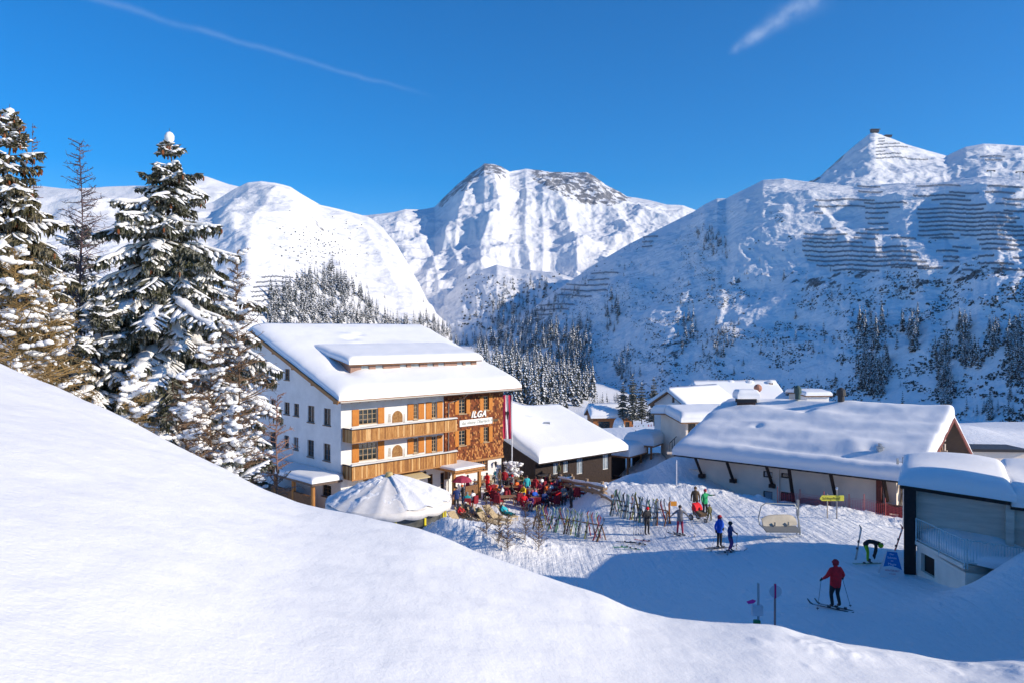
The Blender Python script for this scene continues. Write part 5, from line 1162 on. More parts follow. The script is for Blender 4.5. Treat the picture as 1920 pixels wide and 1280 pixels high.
# ------------------------------------------------------------------ detailed spruces
def spruce(name, base, H, prof, seed, label, z0=.6, whorl=.30, per=6, needle=NEED, snowy=1.0, cones=0, card=.055, dens=1.0, twist=0, group=None):
    """prof: list of (metres below the tip, crown radius)"""
    rnd = random.Random(seed); root = empty(name, base); tag(root, label, 'spruce', group)
    tr = MB(); n = 14; pts = [Vector((.05 * math.sin(i * 1.3 + seed), .05 * math.cos(i * 1.7 + seed), H * i / n)) for i in range(n + 1)]; rads = [.012 * H * (1 - i / n) + .012 for i in range(n + 1)]
    tr.path(pts, rads, 8); tr.build('trunk', BARK, root)
    br, nd, sn, cn = MB(), MB(), MB(), MB()
    pd = [p[0] for p in prof]; pr = [p[1] for p in prof]
    def lump(pts_, r, n=6, flat=.62):
        k = len(sn.v); ph = rnd.random() * 6
        for i, p in enumerate(pts_):
            t = i / (len(pts_) - 1); d = (pts_[min(i + 1, len(pts_) - 1)] - pts_[max(i - 1, 0)]); d.z *= .4; d.normalize(); s = Vector((-d.y, d.x, 0)); s.normalize()
            rr = r * .72 * (math.sin(PI * (t * .92 + .04)) ** .5) * (1 + .35 * math.sin(ph + i * 2.1) + rnd.uniform(-.22, .22))
            for j in range(n):
                a = 2 * PI * j / n + .2; ca, sa = math.cos(a), math.sin(a)
                q = p + s * (rr * ca * 1.25) + Vector((0, 0, rr * (sa * flat + .25) * (1 if sa > 0 else .55)))
                sn.v.append((q.x + rnd.uniform(-.12, .12) * rr, q.y + rnd.uniform(-.12, .12) * rr, q.z + rnd.uniform(-.1, .1) * rr))
        for i in range(len(pts_) - 1):
            for j in range(n):
                jj = (j + 1) % n; sn.f.append((k + i * n + j, k + i * n + jj, k + (i + 1) * n + jj, k + (i + 1) * n + j)); sn.m.append(0)
        sn.f.append(tuple(k + j for j in reversed(range(n)))); sn.m.append(0); sn.f.append(tuple(k + (len(pts_) - 1) * n + j for j in range(n))); sn.m.append(0)
    def needles(a, b, w, c=2):
        d = (b - a); L = d.length
        if L < .02: return
        d /= L; s = d.cross(Vector((0, 0, 1)));
        if s.length < .1: s = Vector((1, 0, 0))
        s.normalize(); u = s.cross(d)
        for q in range(c):
            an = PI * q / c + rnd.uniform(0, 1); o = (s * math.cos(an) + u * math.sin(an)) * w
            m1 = a + d * L * .3; nd.face([a, m1 + o, b + d * .03, m1 - o], 0)
    z = H - .12; lv = 0
    while z > z0:
        dtop = H - z; rad = float(np.interp(dtop, pd, pr)); nb = per if dtop > 2.6 else (per - 2 if dtop > 1.3 else 3); a0 = rnd.random() * 6.3
        for k in range(nb):
            a = a0 + 2 * PI * k / nb + rnd.uniform(-.3, .3); L = rad * rnd.uniform(.42, 1.14)
            if rnd.random() < .1: L *= 1.15
            if L < .12: continue
            up = .55 if dtop < 1.0 else (.15 if dtop < 3 else -.12); dr = .28 * (1 if dtop > 1.5 else .4) * rnd.uniform(.6, 1.35)
            ns = max(4, int(L / .2)); P = []
            for i in range(ns + 1):
                t = i / ns; x = L * t; zz = z + x * up - dr * L * t * t * 1.0 + (.22 * L * max(0, t - .72)); aa = a + .12 * math.sin(t * 3 + k) + rnd.uniform(-.02, .02)
                P.append(Vector((math.cos(aa) * x, math.sin(aa) * x, zz + rnd.uniform(-.012, .012))))
            br.path(P, [max(.004, .008 * L * (1 - i / (ns + 1)) + .004) for i in range(ns + 1)], 4)
            load = snowy * rnd.choice((0, .6, .9, 1.1, 1.2, 1.45))
            # side twigs
            step = .095 / dens; s_ = .12 * L
            while s_ < L:
                t = s_ / L; i = min(ns - 1, int(t * ns)); p = P[i].lerp(P[i + 1], t * ns - i); d = (P[i + 1] - P[i]).normalized(); side = Vector((-d.y, d.x, 0)).normalized()
                for sg in (-1, 1):
                    tl = min(.62, (.22 + .32 * L) * (1 - t) + .10) * rnd.uniform(.6, 1.1)
                    e = p + (d * .55 + side * sg).normalized() * tl; e.z -= tl * rnd.uniform(.15, .75) * (1 if dtop > 1 else .2)
                    mid = p.lerp(e, .5) + Vector((0, 0, .03 * tl))
                    needles(p, mid, card); needles(mid, e, card * .9)
                    # hanging sprays
                    for q in range(3 if dtop > 1.0 else 1):
                        h0 = p.lerp(e, rnd.uniform(.25, .95)); hl = rnd.uniform(.08, .24) * (1 if dtop > 2.5 else .5); needles(h0, h0 + Vector((rnd.uniform(-.06, .06), rnd.uniform(-.06, .06), -hl)), card * .8)
                    if load and rnd.random() < .85 * load and tl > .12:
                        lump([p.lerp(e, f) + Vector((0, 0, .02)) for f in (.15, .5, .8, .98)], .05 + .085 * tl * rnd.uniform(.6, 1.3), 5)
                s_ += step * rnd.uniform(.8, 1.25)
            needles(P[-2], P[-1] + (P[-1] - P[-2]).normalized() * .1, card, 3)
            if load > .1:
                i0 = max(1, int(ns * rnd.uniform(.15, .4))); seg = P[i0:]
                if len(seg) >= 3: lump([p + Vector((0, 0, .03)) for p in seg], (.055 + .036 * L) * load * rnd.uniform(.8, 1.3), 7)
            if cones and dtop < cones and rnd.random() < .7:
                for q in range(rnd.choice((1, 2, 3))):
                    c_ = P[rnd.randint(max(1, ns // 2), ns)]; cn.ball(c_ + Vector((rnd.uniform(-.1, .1), rnd.uniform(-.1, .1), -.16)), .03, 6, 0, (1, 1, 2.8))
        z -= whorl * (.95 if dtop < 1.4 else 1.1) * rnd.uniform(.7, 1.3); lv += 1
    sn.ball((0, 0, H - .12), .17, 10, 0, (.9, .9, 1.2), .12, rnd); sn.ball((.03, 0, H - .42), .13, 8, 0, (1.2, 1, .8), .15, rnd)
    br.build('branches', BARK, root); o = nd.build('needles', needle, root); sn.build('branch_snow', SNOWT, root, smooth=True)
    if cn.v: cn.build('cones', CONE, root)
    tp = MB(); tp.tube((0, 0, H - .1), (0, 0, H + .18), .012, .004, 5); tp.build('leader', BARK, root)
    return root
p = W(318, 252, 24); b_ = -6.2
spruce('snow_laden_spruce', Vector((p.x, p.y, b_)), p.z - b_, [(0, .1), (.5, .3), (1.0, .6), (1.5, 1.15), (2.5, 1.7), (3.8, 2.3), (5.2, 3.2), (6.7, 3.2), (8.3, 3.1), (12, 2.6)], 3, 'large snow laden spruce with hanging brown cones in front of the hotel gable', z0=1.2, whorl=.27, per=7, cones=4.5, snowy=1.15, card=.05)
p = W(18, 208, 20); b_ = -3.4
spruce('snow_laden_spruce', Vector((p.x, p.y, b_)), p.z - b_, [(0, .1), (.4, .3), (1.3, .8), (2.6, 1.35), (4, 1.6), (6, 1.8), (9, 2.0)], 9, 'tall narrow snow laden spruce full of cones at the picture edge', z0=1.0, whorl=.25, per=6, cones=6, snowy=.85, needle=NEEDO, card=.042)
p = W(150, 425, 31); b_ = -7
spruce('snow_laden_spruce', Vector((p.x, p.y, b_)), p.z - b_, [(0, .2), (1, 1.2), (2.5, 1.9), (4, 2.3), (11, 2.8)], 15, 'dark shaded spruce behind the bare larch with snow on its boughs', z0=1.2, whorl=.36, per=6, snowy=.9, card=.06, dens=.75)
p = W(215, 560, 22); b_ = -5.0
spruce('young_spruce', Vector((p.x - .4, p.y, b_)), p.z - b_, [(0, .15), (1, .9), (2.5, 1.6), (6, 1.9)], 19, 'young snow smothered spruce at the foot of the large spruce', z0=.3, whorl=.3, per=6, snowy=1.2, card=.05)
for i, (x, y, D, H_) in enumerate(((1186, 700, 205, 13.5), (1203, 716, 212, 11.5), (1226, 707, 206, 13.0), (1168, 716, 214, 11))):
    p = W(x, y, D); spruce('valley_spruce', Vector((p.x, p.y, p.z - H_)), H_, [(0, .1), (2, 1.0), (5, 1.7), (9, 2.2), (14, 2.4)], 50 + i, ('tallest of the dark valley spruces beside the wooden hut', 'middle valley spruce with a thin crown beside the wooden hut', 'isolated pointed valley spruce nearest the white house', 'low valley spruce directly above the hut roof')[i], z0=1.5, whorl=.55, per=6, snowy=.35, card=.16, dens=.42, needle=NEED)

# ------------------------------------------------------------------ bare trees and bushes
def bare(name, base, H, seed, label, spread=.35, nbr=40, m=TWIG, lean=(0, 0), sub=7, thick=.014, cat='tree', z0=.15, droopy=0, snowy=0, group=None, tr_n=8):
    rnd = random.Random(seed); root = empty(name, base); tag(root, label, cat, group); tr, tw, sn = MB(), MB(), MB()
    n = 10; P = [Vector((lean[0] * (i / n) ** 1.5 + .02 * H * .3 * math.sin(i + seed), lean[1] * (i / n), H * i / n)) for i in range(n + 1)]
    tr.path(P, [thick * H * .5 * (1 - i / n) + .006 for i in range(n + 1)], 6); tr.build('trunk', m, root)
    for k in range(nbr):
        t = z0 + (1 - z0) * (k + rnd.random()) / nbr; i = min(n - 1, int(t * n)); p = P[i].lerp(P[i + 1], t * n - i); a = rnd.random() * 6.3; L = spread * H * (1 - t * .8) * rnd.uniform(.5, 1.1)
        Q = [p]; d = Vector((math.cos(a), math.sin(a), rnd.uniform(.1, .6) - droopy))
        for j in range(5):
            d = (d + Vector((rnd.uniform(-.2, .2), rnd.uniform(-.2, .2), rnd.uniform(-.12, .15) - droopy * .1))).normalized(); Q.append(Q[-1] + d * L / 5)
        tw.path(Q, [.013 * (1 - j / 6) + .006 for j in range(6)], 3)
        if snowy and rnd.random() < snowy:
            for q in Q[1:5]: sn.ball(q + Vector((0, 0, .04)), rnd.uniform(.04, .09), 6, 0, (1.5, 1.5, .8), .2, rnd)
        for s in range(sub):
            q = Q[rnd.randint(1, 5)]; d2 = Vector((rnd.uniform(-1, 1), rnd.uniform(-1, 1), rnd.uniform(-.5 - droopy, .8))).normalized(); l2 = L * rnd.uniform(.15, .4)
            e = q + d2 * l2; tw.path([q, q.lerp(e, .5) + Vector((rnd.uniform(-.03, .03), 0, .02)), e], [.008, .006, .004], 3)
            if rnd.random() < .5:
                f = q.lerp(e, .6); tw.path([f, f + Vector((rnd.uniform(-1, 1), rnd.uniform(-1, 1), rnd.uniform(-.3, .8))) * l2 * .4], [.006, .004], 3)
    tw.build('twigs', m, root)
    if sn.v: sn.build('branch_snow', SNOWT, root, smooth=True)
    return root
def placed(px, ytop, ybase, D): a = W(px, ytop, D); b = W(px, ybase, D); return Vector((a.x, a.y, b.z)), a.z - b.z
b_, h_ = placed(152, 268, 720, 26); bare('larch', b_, h_, 1, 'bare grey larch with fine twigs between the two tall spruces', spread=.22, nbr=95, m=TWIGG, sub=11, thick=.012, z0=.3)
b_, h_ = placed(63, 232, 700, 23); bare('larch', b_, h_, 2, 'very thin bare larch top beside the spruce at the picture edge', spread=.13, nbr=40, m=TWIGG, sub=6, thick=.008, z0=.3)
b_, h_ = placed(446, 470, 960, 21); bare('larch', b_, h_, 3, 'bare larch with tangled brown twigs in front of the hotel gable', spread=.22, nbr=130, m=TWIG, sub=11, thick=.010, z0=.12, snowy=.25)
b_, h_ = placed(519, 742, 985, 18.5); bare('young_larch', b_, h_, 4, 'young straight larch with a pale stem before the side canopy', spread=.28, nbr=46, m=mat('pale reddish twigs', (.28, .16, .12), .85, var=.3), sub=8, thick=.012, z0=.05)
for i, (x, yt, yb, D, lab) in enumerate(((395, 640, 960, 19, 'tall tangle of brown twigs below the big spruce'), (350, 700, 930, 17, 'dense brown shrub at the foot of the big spruce'), (440, 770, 975, 18, 'snow flecked brown shrub beside the hotel corner windows'), (30, 470, 760, 17, 'straw brown shrub below the spruce at the picture edge'), (95, 520, 790, 18, 'bare shrub between the edge spruce and the dark spruce'), (250, 690, 880, 17, 'low brown shrub on the brow of the snow slope'))):
    b_, h_ = placed(x, yt, yb, D)
    bare('shrub', b_, h_, 30 + i, lab, spread=.42, nbr=95, m=mat('straw brown twigs', (.26, .17, .07), .85, var=.4) if i > 2 else TWIG, sub=12, thick=.008, cat='shrub', z0=.02, snowy=.4, droopy=.1)
# snow bent boughs low against the hotel wall
for i, (x, y, D, L, lab) in enumerate(((455, 905, 17.5, 1.6, 'snow loaded low conifer bough by the brow of the slope'), (520, 925, 18, 1.2, 'small snowy bush beside the side canopy post'))):
    pass
p0 = W(470, 905, 17.5)
spruce('young_spruce', Vector((p0.x - .5, p0.y, p0.z - 2.6)), 3.1, [(0, .2), (.6, .9), (1.6, 1.3), (3, 1.5)], 61, 'half buried snowy young spruce in front of the side canopy', z0=.3, whorl=.28, per=6, snowy=1.1, card=.045)
for i, (x, y) in enumerate(((868, 1018), (912, 1040), (935, 1046), (952, 1052), (985, 1048), (1010, 1055))):
    q = ground_hit(x, y - 8, 30); bare('twig_bush', q, rnd.uniform(1.5, 2.4), 70 + i, ('lone thin sapling on the lumpy snow bank', 'densest twiggy bush on the lumpy snow bank', 'upright bare bush in the middle of the twig clump', 'thin bare bush leaning beside the twig clump', 'tall bare sapling at the piste end of the twig clump', 'short bare bush at the edge of the shaded piste')[i], spread=.38, nbr=44, m=TWIG, sub=9, thick=.012, cat='bush', z0=.05, droopy=-.2)
# frosted shrub at the hotel's far corner
q = H.P(HL + .4, -1.0, -14.1); mb = MB(); rr = random.Random(4)
fs = empty('frosted_shrub', q); tag(fs, 'white frosted shrub against the far corner of the shingled wall', 'shrub')
for k in range(230): mb.ball((rr.gauss(0, .42), rr.gauss(0, .38), rr.uniform(.2, 2.5)), rr.uniform(.05, .19), 6, 0, (1.3, 1.1, .7), .35, rr)
mb.build('frosted_crown', SNOWT, fs, smooth=True); mb = MB()
for k in range(40): a = rr.random() * 6.3; mb.path([(0, 0, 0), (math.cos(a) * .3, math.sin(a) * .3, 1.2), (math.cos(a) * .8, math.sin(a) * .7, rr.uniform(1.8, 2.9))], [.02, .012, .005], 3)
mb.build('stems', TWIG, fs)
# ------------------------------------------------------------------ people
COLS = {'red': (.72, .02, .03), 'dark red': (.40, .02, .03), 'black': (.03, .03, .035), 'blue': (.02, .12, .62), 'navy': (.025, .05, .18), 'green': (.03, .38, .14), 'teal': (.03, .32, .33), 'turquoise': (.05, .55, .60), 'orange': (.75, .16, .03), 'yellow': (.80, .55, .03),
        'white': (.75, .75, .75), 'grey': (.22, .22, .23), 'brown': (.13, .085, .05), 'pink': (.75, .22, .26), 'lime green': (.28, .55, .03), 'purple': (.16, .05, .20), 'beige': (.48, .38, .25), 'olive': (.14, .13, .05), 'maroon': (.36, .04, .08), 'light green': (.25, .50, .22), 'checked grey': (.2, .19, .2)}
def cm(c): return mat('cloth ' + c, COLS[c], .8, var=.18, vscale=9, bump=.006, bscale=30)
SKIN = mat('skin', (.55, .33, .24), .6); BOOT = mat('ski boots', (.06, .06, .07), .4, var=.4); HAIR = mat('dark hair', (.05, .03, .02), .7); GOG = mat('goggle lens', (.03, .03, .05), .15, spec=.8)
GLOVE = mat('black gloves', (.02, .02, .025), .7)
def joints(kind):
    """centre line joints of a 1.75 m figure facing -Y, with radii; person's right is -X"""
    J = dict(pel=(0, 0, .95), sp=(0, 0, 1.12), ch=(0, 0, 1.32), nk=(0, 0, 1.48), hd=(0, -.02, 1.60), ht=(0, -.02, 1.70),
             hl=(.09, 0, .90), kl=(.11, -.02, .50), al=(.11, .02, .10), tl=(.12, -.14, .05), hr=(-.09, 0, .90), kr=(-.11, -.02, .50), ar=(-.11, .02, .10), tr=(-.12, -.14, .05),
             sl=(.18, 0, 1.42), el=(.26, .02, 1.16), wl=(.27, -.06, .93), sr=(-.18, 0, 1.42), er=(-.26, .02, 1.16), wr=(-.27, -.06, .93))
    def up(**k): J.update(k)
    if kind == 'poles': up(el=(.33, -.02, 1.18), wl=(.42, -.2, 1.02), er=(-.33, -.02, 1.18), wr=(-.42, -.2, 1.02), kl=(.13, -.1, .50), kr=(-.13, -.1, .50), al=(.15, .03, .1), ar=(-.15, .03, .1), tl=(.15, -.13, .05), tr=(-.15, -.13, .05), hl=(.09, .02, .90), hr=(-.09, .02, .9))
    if kind == 'wide': up(el=(.40, 0, 1.22), wl=(.58, -.1, 1.04), er=(-.40, 0, 1.22), wr=(-.58, -.1, 1.04), kl=(.13, -.06, .50), kr=(-.13, -.06, .50), al=(.16, .02, .1), ar=(-.16, .02, .1), tl=(.17, -.14, .05), tr=(-.17, -.14, .05))
    if kind == 'hip': up(el=(.36, .06, 1.18), wl=(.19, -.08, 1.04), er=(-.34, .0, 1.2), wr=(-.45, -.16, 1.02))
    if kind == 'fold': up(el=(.25, -.08, 1.16), wl=(.03, -.25, 1.12), er=(-.25, -.08, 1.16), wr=(-.04, -.24, 1.2), hd=(0, -.06, 1.58), ht=(0, -.09, 1.68))
    if kind == 'reach': up(el=(.30, -.12, 1.36), wl=(.42, -.34, 1.42))
    if kind == 'walk': up(kl=(.10, -.2, .52), al=(.11, -.12, .12), tl=(.12, -.27, .06), kr=(-.1, .06, .5), ar=(-.1, .3, .18), tr=(-.11, .17, .08), wl=(.27, .1, .95), wr=(-.27, -.2, 1.0))
    if kind in ('sit', 'sitlean', 'sitarm'):
        up(pel=(0, .05, .52), sp=(0, .07, .68), ch=(0, .06, .88), nk=(0, .04, 1.04), hd=(0, .01, 1.16), ht=(0, .0, 1.26), hl=(.09, 0, .50), kl=(.13, -.42, .50), al=(.13, -.42, .10), tl=(.13, -.58, .05), hr=(-.09, 0, .50), kr=(-.13, -.42, .50), ar=(-.13, -.42, .10), tr=(-.13, -.58, .05),
           sl=(.18, .05, .98), el=(.25, -.06, .74), wl=(.14, -.3, .72), sr=(-.18, .05, .98), er=(-.25, -.06, .74), wr=(-.14, -.3, .72))
        if kind == 'sitlean': up(ch=(0, -.06, .86), nk=(0, -.14, 1.0), hd=(0, -.2, 1.1), ht=(0, -.23, 1.19), sl=(.18, -.1, .94), sr=(-.18, -.1, .94), el=(.25, -.3, .76), er=(-.25, -.3, .76), wl=(.1, -.48, .78), wr=(-.1, -.48, .78))
        if kind == 'sitarm': up(el=(.28, -.15, .9), wl=(.22, -.36, 1.06))
    if kind == 'lie': up(pel=(0, 0, .42), sp=(0, .16, .50), ch=(0, .34, .62), nk=(0, .47, .72), hd=(0, .56, .78), ht=(0, .64, .85), hl=(.09, -.05, .40), kl=(.11, -.46, .46), al=(.11, -.88, .40), tl=(.12, -.94, .52), hr=(-.09, -.05, .40), kr=(-.11, -.46, .46), ar=(-.11, -.88, .40), tr=(-.12, -.94, .52),
                         sl=(.18, .42, .68), el=(.27, .22, .50), wl=(.16, .02, .54), sr=(-.18, .42, .68), er=(-.27, .22, .50), wr=(-.16, .02, .54))
    if kind == 'bend': up(pel=(0, .18, .90), sp=(0, .02, .98), ch=(0, -.2, 1.0), nk=(0, -.36, .96), hd=(0, -.47, .90), ht=(0, -.54, .83), hl=(.09, .16, .86), kl=(.13, .04, .48), al=(.14, .06, .1), tl=(.15, -.1, .05), hr=(-.09, .16, .86), kr=(-.13, .04, .48), ar=(-.14, .06, .1), tr=(-.15, -.1, .05),
                          sl=(.18, -.3, .94), el=(.2, -.3, .62), wl=(.16, -.22, .34), sr=(-.18, -.3, .94), er=(-.2, -.32, .62), wr=(-.16, -.26, .34))
    return J
RAD = dict(pel=.155, sp=.145, ch=.165, nk=.065, hd=.095, ht=.075, hl=.105, kl=.072, al=.062, tl=.05, hr=.105, kr=.072, ar=.062, tr=.05, sl=.075, el=.055, wl=.036, sr=.075, er=.055, wr=.036)
EDG = [('pel', 'sp'), ('sp', 'ch'), ('ch', 'nk'), ('nk', 'hd'), ('hd', 'ht'), ('pel', 'hl'), ('hl', 'kl'), ('kl', 'al'), ('al', 'tl'), ('pel', 'hr'), ('hr', 'kr'), ('kr', 'ar'), ('ar', 'tr'), ('ch', 'sl'), ('sl', 'el'), ('el', 'wl'), ('ch', 'sr'), ('sr', 'er'), ('er', 'wr')]
REG = {('nk', 'hd'): 2, ('hd', 'ht'): 2, ('hl', 'kl'): 1, ('kl', 'al'): 1, ('hr', 'kr'): 1, ('kr', 'ar'): 1, ('al', 'tl'): 3, ('ar', 'tr'): 3, ('pel', 'hl'): 0, ('pel', 'hr'): 0}
_pose = {}
def pose_mesh(kind, bulk=1.0):
    key = (kind, bulk)
    if key in _pose: return _pose[key]
    J = joints(kind); names = list(J); me = bpy.data.meshes.new('person'); me.from_pydata([J[n] for n in names], [(names.index(a), names.index(b)) for a, b in EDG], [])
    o = bpy.data.objects.new('tmp', me); C.objects.link(o)
    sk = o.modifiers.new('skin', 'SKIN'); sk.use_smooth_shade = True; sb = o.modifiers.new('sub', 'SUBSURF'); sb.levels = 1; sb.render_levels = 1
    for i, n in enumerate(names):
        r = RAD[n] * (bulk if n in ('pel', 'sp', 'ch', 'sl', 'sr', 'el', 'er', 'hl', 'hr') else 1); sv = me.skin_vertices[0].data[i]; sv.radius = (r * (1.12 if n in ('pel', 'sp', 'ch') else 1), r * (.8 if n in ('pel', 'sp', 'ch') else 1)); sv.use_root = n == 'pel'
    bpy.context.view_layer.update(); dg = bpy.context.evaluated_depsgraph_get(); m2 = bpy.data.meshes.new_from_object(o.evaluated_get(dg)); bpy.data.objects.remove(o)
    V = [v.co.copy() for v in m2.vertices]; segs = [(Vector(J[a]), Vector(J[b]), REG.get((a, b), 0), RAD[a]) for a, b in EDG]
    mb = MB(); mb.v = [tuple(v) for v in V]
    for p in m2.polygons:
        c = p.center; best = (9, 0)
        for a, b, r, ra in segs:
            d = b - a; t = max(0, min(1, (c - a).dot(d) / d.length_squared)); q = (c - (a + d * t)).length - ra * .6
            if q < best[0]: best = (q, r)
        mb.f.append(tuple(p.vertices)); mb.m.append(best[1])
    # hands: palm and five fingers, gloved; nose and ears
    for s, w_, e_ in ((1, 'wl', 'el'), (-1, 'wr', 'er')):
        w0, d = Vector(J[w_]), (Vector(J[w_]) - Vector(J[e_])).normalized(); sd = d.cross(Vector((0, 0, 1))); sd = sd.normalized() if sd.length > .1 else Vector((1, 0, 0)); dn = sd.cross(d)
        mb.path([w0 - d * .03, w0 + d * .04, w0 + d * .095], [.034, .042, .036], 6, 4)
        for k in range(4):
            b0 = w0 + d * .085 + sd * (k - 1.5) * .021; L = (.06, .07, .066, .052)[k]; mb.path([b0, b0 + d * L * .55 - dn * .006, b0 + d * L * .8 - dn * .03], [.0115, .0105, .008], 5, 4)
        t0 = w0 + d * .03 + sd * .03 * s; mb.path([t0, t0 + sd * .03 * s + d * .03, t0 + sd * .035 * s + d * .06 - dn * .012], [.014, .012, .009], 5, 4)
    h = (Vector(J['hd']) + Vector(J['ht'])) / 2; f = Vector((0, -1, 0)); upv = (Vector(J['ht']) - Vector(J['hd'])).normalized(); f = (f - upv * f.dot(upv)).normalized(); sx_ = upv.cross(f)
    mb.path([h + f * .075 + upv * .0, h + f * .105 - upv * .03], [.010, .016], 5, 2)
    for s in (-1, 1):
        mb.ball(h + sx_ * s * .088 - upv * .01, .018, 6, 2, (.5, 1, 1.4)); mb.ball(h + sx_ * s * .034 + f * .078 + upv * .005, .009, 5, 5)
    mb.ball(h + f * .083 - upv * .05, .012, 5, 5, (1.8, .5, .5))
    me = bpy.data.meshes.new('person'); me.from_pydata(mb.v, [], mb.f); me.polygons.foreach_set('material_index', mb.m)
    for m_ in (cm('red'), cm('black'), SKIN, BOOT, GLOVE, HAIR): me.materials.append(m_)
    me.shade_smooth(); me.update()
    # jacket skirt and collar, hat and hair shapes share the pose frame
    _pose[key] = (me, h.copy(), f.copy(), upv.copy(), sx_.copy()); return _pose[key]
def hat_mesh(kind, h, f, up, sx_, hood):
    m = MB(); B = Matrix((sx_, -f, up)).transposed().to_4x4(); B.translation = h
    t = MB()
    if kind == 'helmet':
        t.ball((0, .012, .028), .122, 12, 0, (1, 1.08, .98)); t.box((0, -.098, .012), (.15, .04, .062), 1)
        for s in (-1, 1): t.ball((s * .098, .02, -.03), .05, 7, 0, (.5, .9, 1.3))
    elif kind == 'beanie':
        t.ball((0, .012, .035), .108, 10, 0, (1, 1.05, .95)); t.ball((0, .02, .145), .028, 6, 0); t.tube((0, .01, .02), (0, .01, .05), .108, n=12)
    else:
        t.ball((0, .022, .02), .104, 10, 0, (1, 1.02, 1.02)); t.ball((0, .06, -.06), .075, 8, 0, (1.1, .6, 1.3))
    m.add(t, B); return m
_lab = set()
def person(x, y, z, face, kind, jacket, trousers, head, label, scale=1.0, group='guests on the sun terrace', bulk=1.0, hatcol=None, boots=True):
    me, h, f, up, sx_ = pose_mesh(kind, bulk)
    o = bpy.data.objects.new('person', me); C.objects.link(o); o.location = (x, y, z); o.rotation_euler = (0, 0, face); o.scale = (scale,) * 3
    for i, m_ in enumerate((cm(jacket), cm(trousers), SKIN, BOOT, GLOVE if group is None or head == 'helmet' else SKIN, HAIR)):
        o.material_slots[i].link = 'OBJECT'; o.material_slots[i].material = m_
    assert label not in _lab, label
    _lab.add(label); tag(o, label, 'person', group)
    hc = hatcol or {'helmet': 'black', 'beanie': 'grey'}.get(head, None)
    m = hat_mesh(head, h, f, up, sx_, 0); c = m.build({'helmet': 'helmet', 'beanie': 'woolly_hat'}.get(head, 'hair'), [cm(hc) if hc else HAIR, GOG], o, smooth=True)
    return o
def at(px, py, D0=24): return ground_hit(px, py, D0)

# skis and poles
SKC = {'red': (.42, .04, .05), 'white': (.75, .75, .75), 'black': (.02, .02, .025), 'green': (.06, .26, .10), 'yellow': (.45, .42, .08), 'blue': (.03, .15, .50), 'orange': (.60, .18, .04), 'grey': (.28, .30, .30), 'pale green': (.35, .55, .38)}
_ski = {}
def ski_mesh(c, L=1.68):
    if (c, L) in _ski: return _ski[(c, L)]
    m = MB(); n = 16; P = []
    for i in range(n + 1):
        t = i / n; x = (t - .45) * L; z = .012 + (.16 * max(0, (t - .9) / .1) ** 1.6 if t > .9 else 0) + (.03 * max(0, (.05 - t) / .05)); w_ = .042 + .014 * abs(2 * t - 1) ** 1.5; w_ *= 1 if t < .97 else .55
        P.append((x, z, w_))
    for (x0, z0, w0), (x1, z1, w1) in zip(P[:-1], P[1:]):
        m.hull([(x0, -w0, z0 - .008), (x1, -w1, z1 - .008), (x1, w1, z1 - .008), (x0, w0, z0 - .008), (x0, -w0, z0 + .008), (x1, -w1, z1 + .008), (x1, w1, z1 + .008), (x0, w0, z0 + .008)])
    m.box((.13, 0, .045), (.12, .07, .05), 1); m.box((-.2, 0, .05), (.1, .08, .06), 1); m.box((.6, 0, .0215), (.25, .06, .003), 2)
    me = bpy.data.meshes.new('ski'); me.from_pydata(m.v, [], m.f); me.polygons.foreach_set('material_index', m.m)
    for q in (mat('ski ' + c, SKC[c], .35, spec=.5, var=.15, vscale=6), BOOT, mat('ski stripe', (.6, .6, .62), .4)): me.materials.append(q)
    _ski[(c, L)] = me; return me
def ski(M, c, label, group, L=1.68):
    o = bpy.data.objects.new('ski', ski_mesh(c, L)); C.objects.link(o); o.matrix_world = M; tag(o, label, 'ski', group); return o
def pole(a, b, label, group):
    d = Vector(b) - Vector(a); o_ = MB(); o_.tube((0, 0, 0), d, .008, .008, 5); o_.tube(d * .9, d, .016, n=6); o_.tube(d * .06 + Vector((0, 0, 0)), d * .06 + Vector((0, 0, .012)), .05, n=8)
    o = o_.build('ski_pole', mat('ski pole', (.06, .06, .08), .4, metal=.3)); o.location = a; tag(o, label, 'ski pole', group); return o
def on_skis(p, face, kind, jacket, trousers, head, label, who, scale=1.0, bulk=1.0, hatcol=None, skic='black', spread=None, poles=True, skirot=0.0, off=(0, 0)):
    o = person(p.x, p.y, p.z + .06, face, kind, jacket, trousers, head, label, scale, None, bulk, hatcol)
    J = joints(kind); M0 = Matrix.Translation(p) @ Matrix.Rotation(face, 4, 'Z')
    for i, k in enumerate(('al', 'ar')):
        a = Vector(J[k]) * scale; q = M0 @ Vector((a.x, a.y, 0)); q.z = GZ(q.x, q.y) + .02; q.z = max(q.z, p.z + .01)
        ski(Matrix.Translation(q) @ Matrix.Rotation(face - PI / 2 + skirot, 4, 'Z'), skic, f'{skic} ski under the {"near" if i else "far"} boot of {who}', None)
    if poles:
        for i, k in enumerate(('wl', 'wr')):
            h = M0 @ (Vector(J[k]) * scale + Vector((0, -.06, .1))); t = M0 @ (Vector((J[k][0] * 1.35 + (.12 if k == 'wl' else -.12), J[k][1] + .10, 0)) * scale); t.z = GZ(t.x, t.y) - .02
            pole(t, h, f'ski pole in the {"one" if i else "other"} hand of {who}', None)
    return o
p = at(1567, 1142); on_skis(p, PI + .18, 'poles', 'red', 'black', 'helmet', 'person in a red jacket and black trousers skiing away across the shaded piste', 'the skier in red', 1.0, 1.42, 'dark red', 'black', skirot=.7)
p = at(1275, 1004); on_skis(p, -.25, 'wide', 'checked grey', 'maroon', 'beanie', 'person in a checked dark jacket on skis holding both poles out wide', 'the skier with poles held wide', 1.0, 1.0, 'black', 'black', skirot=.9)
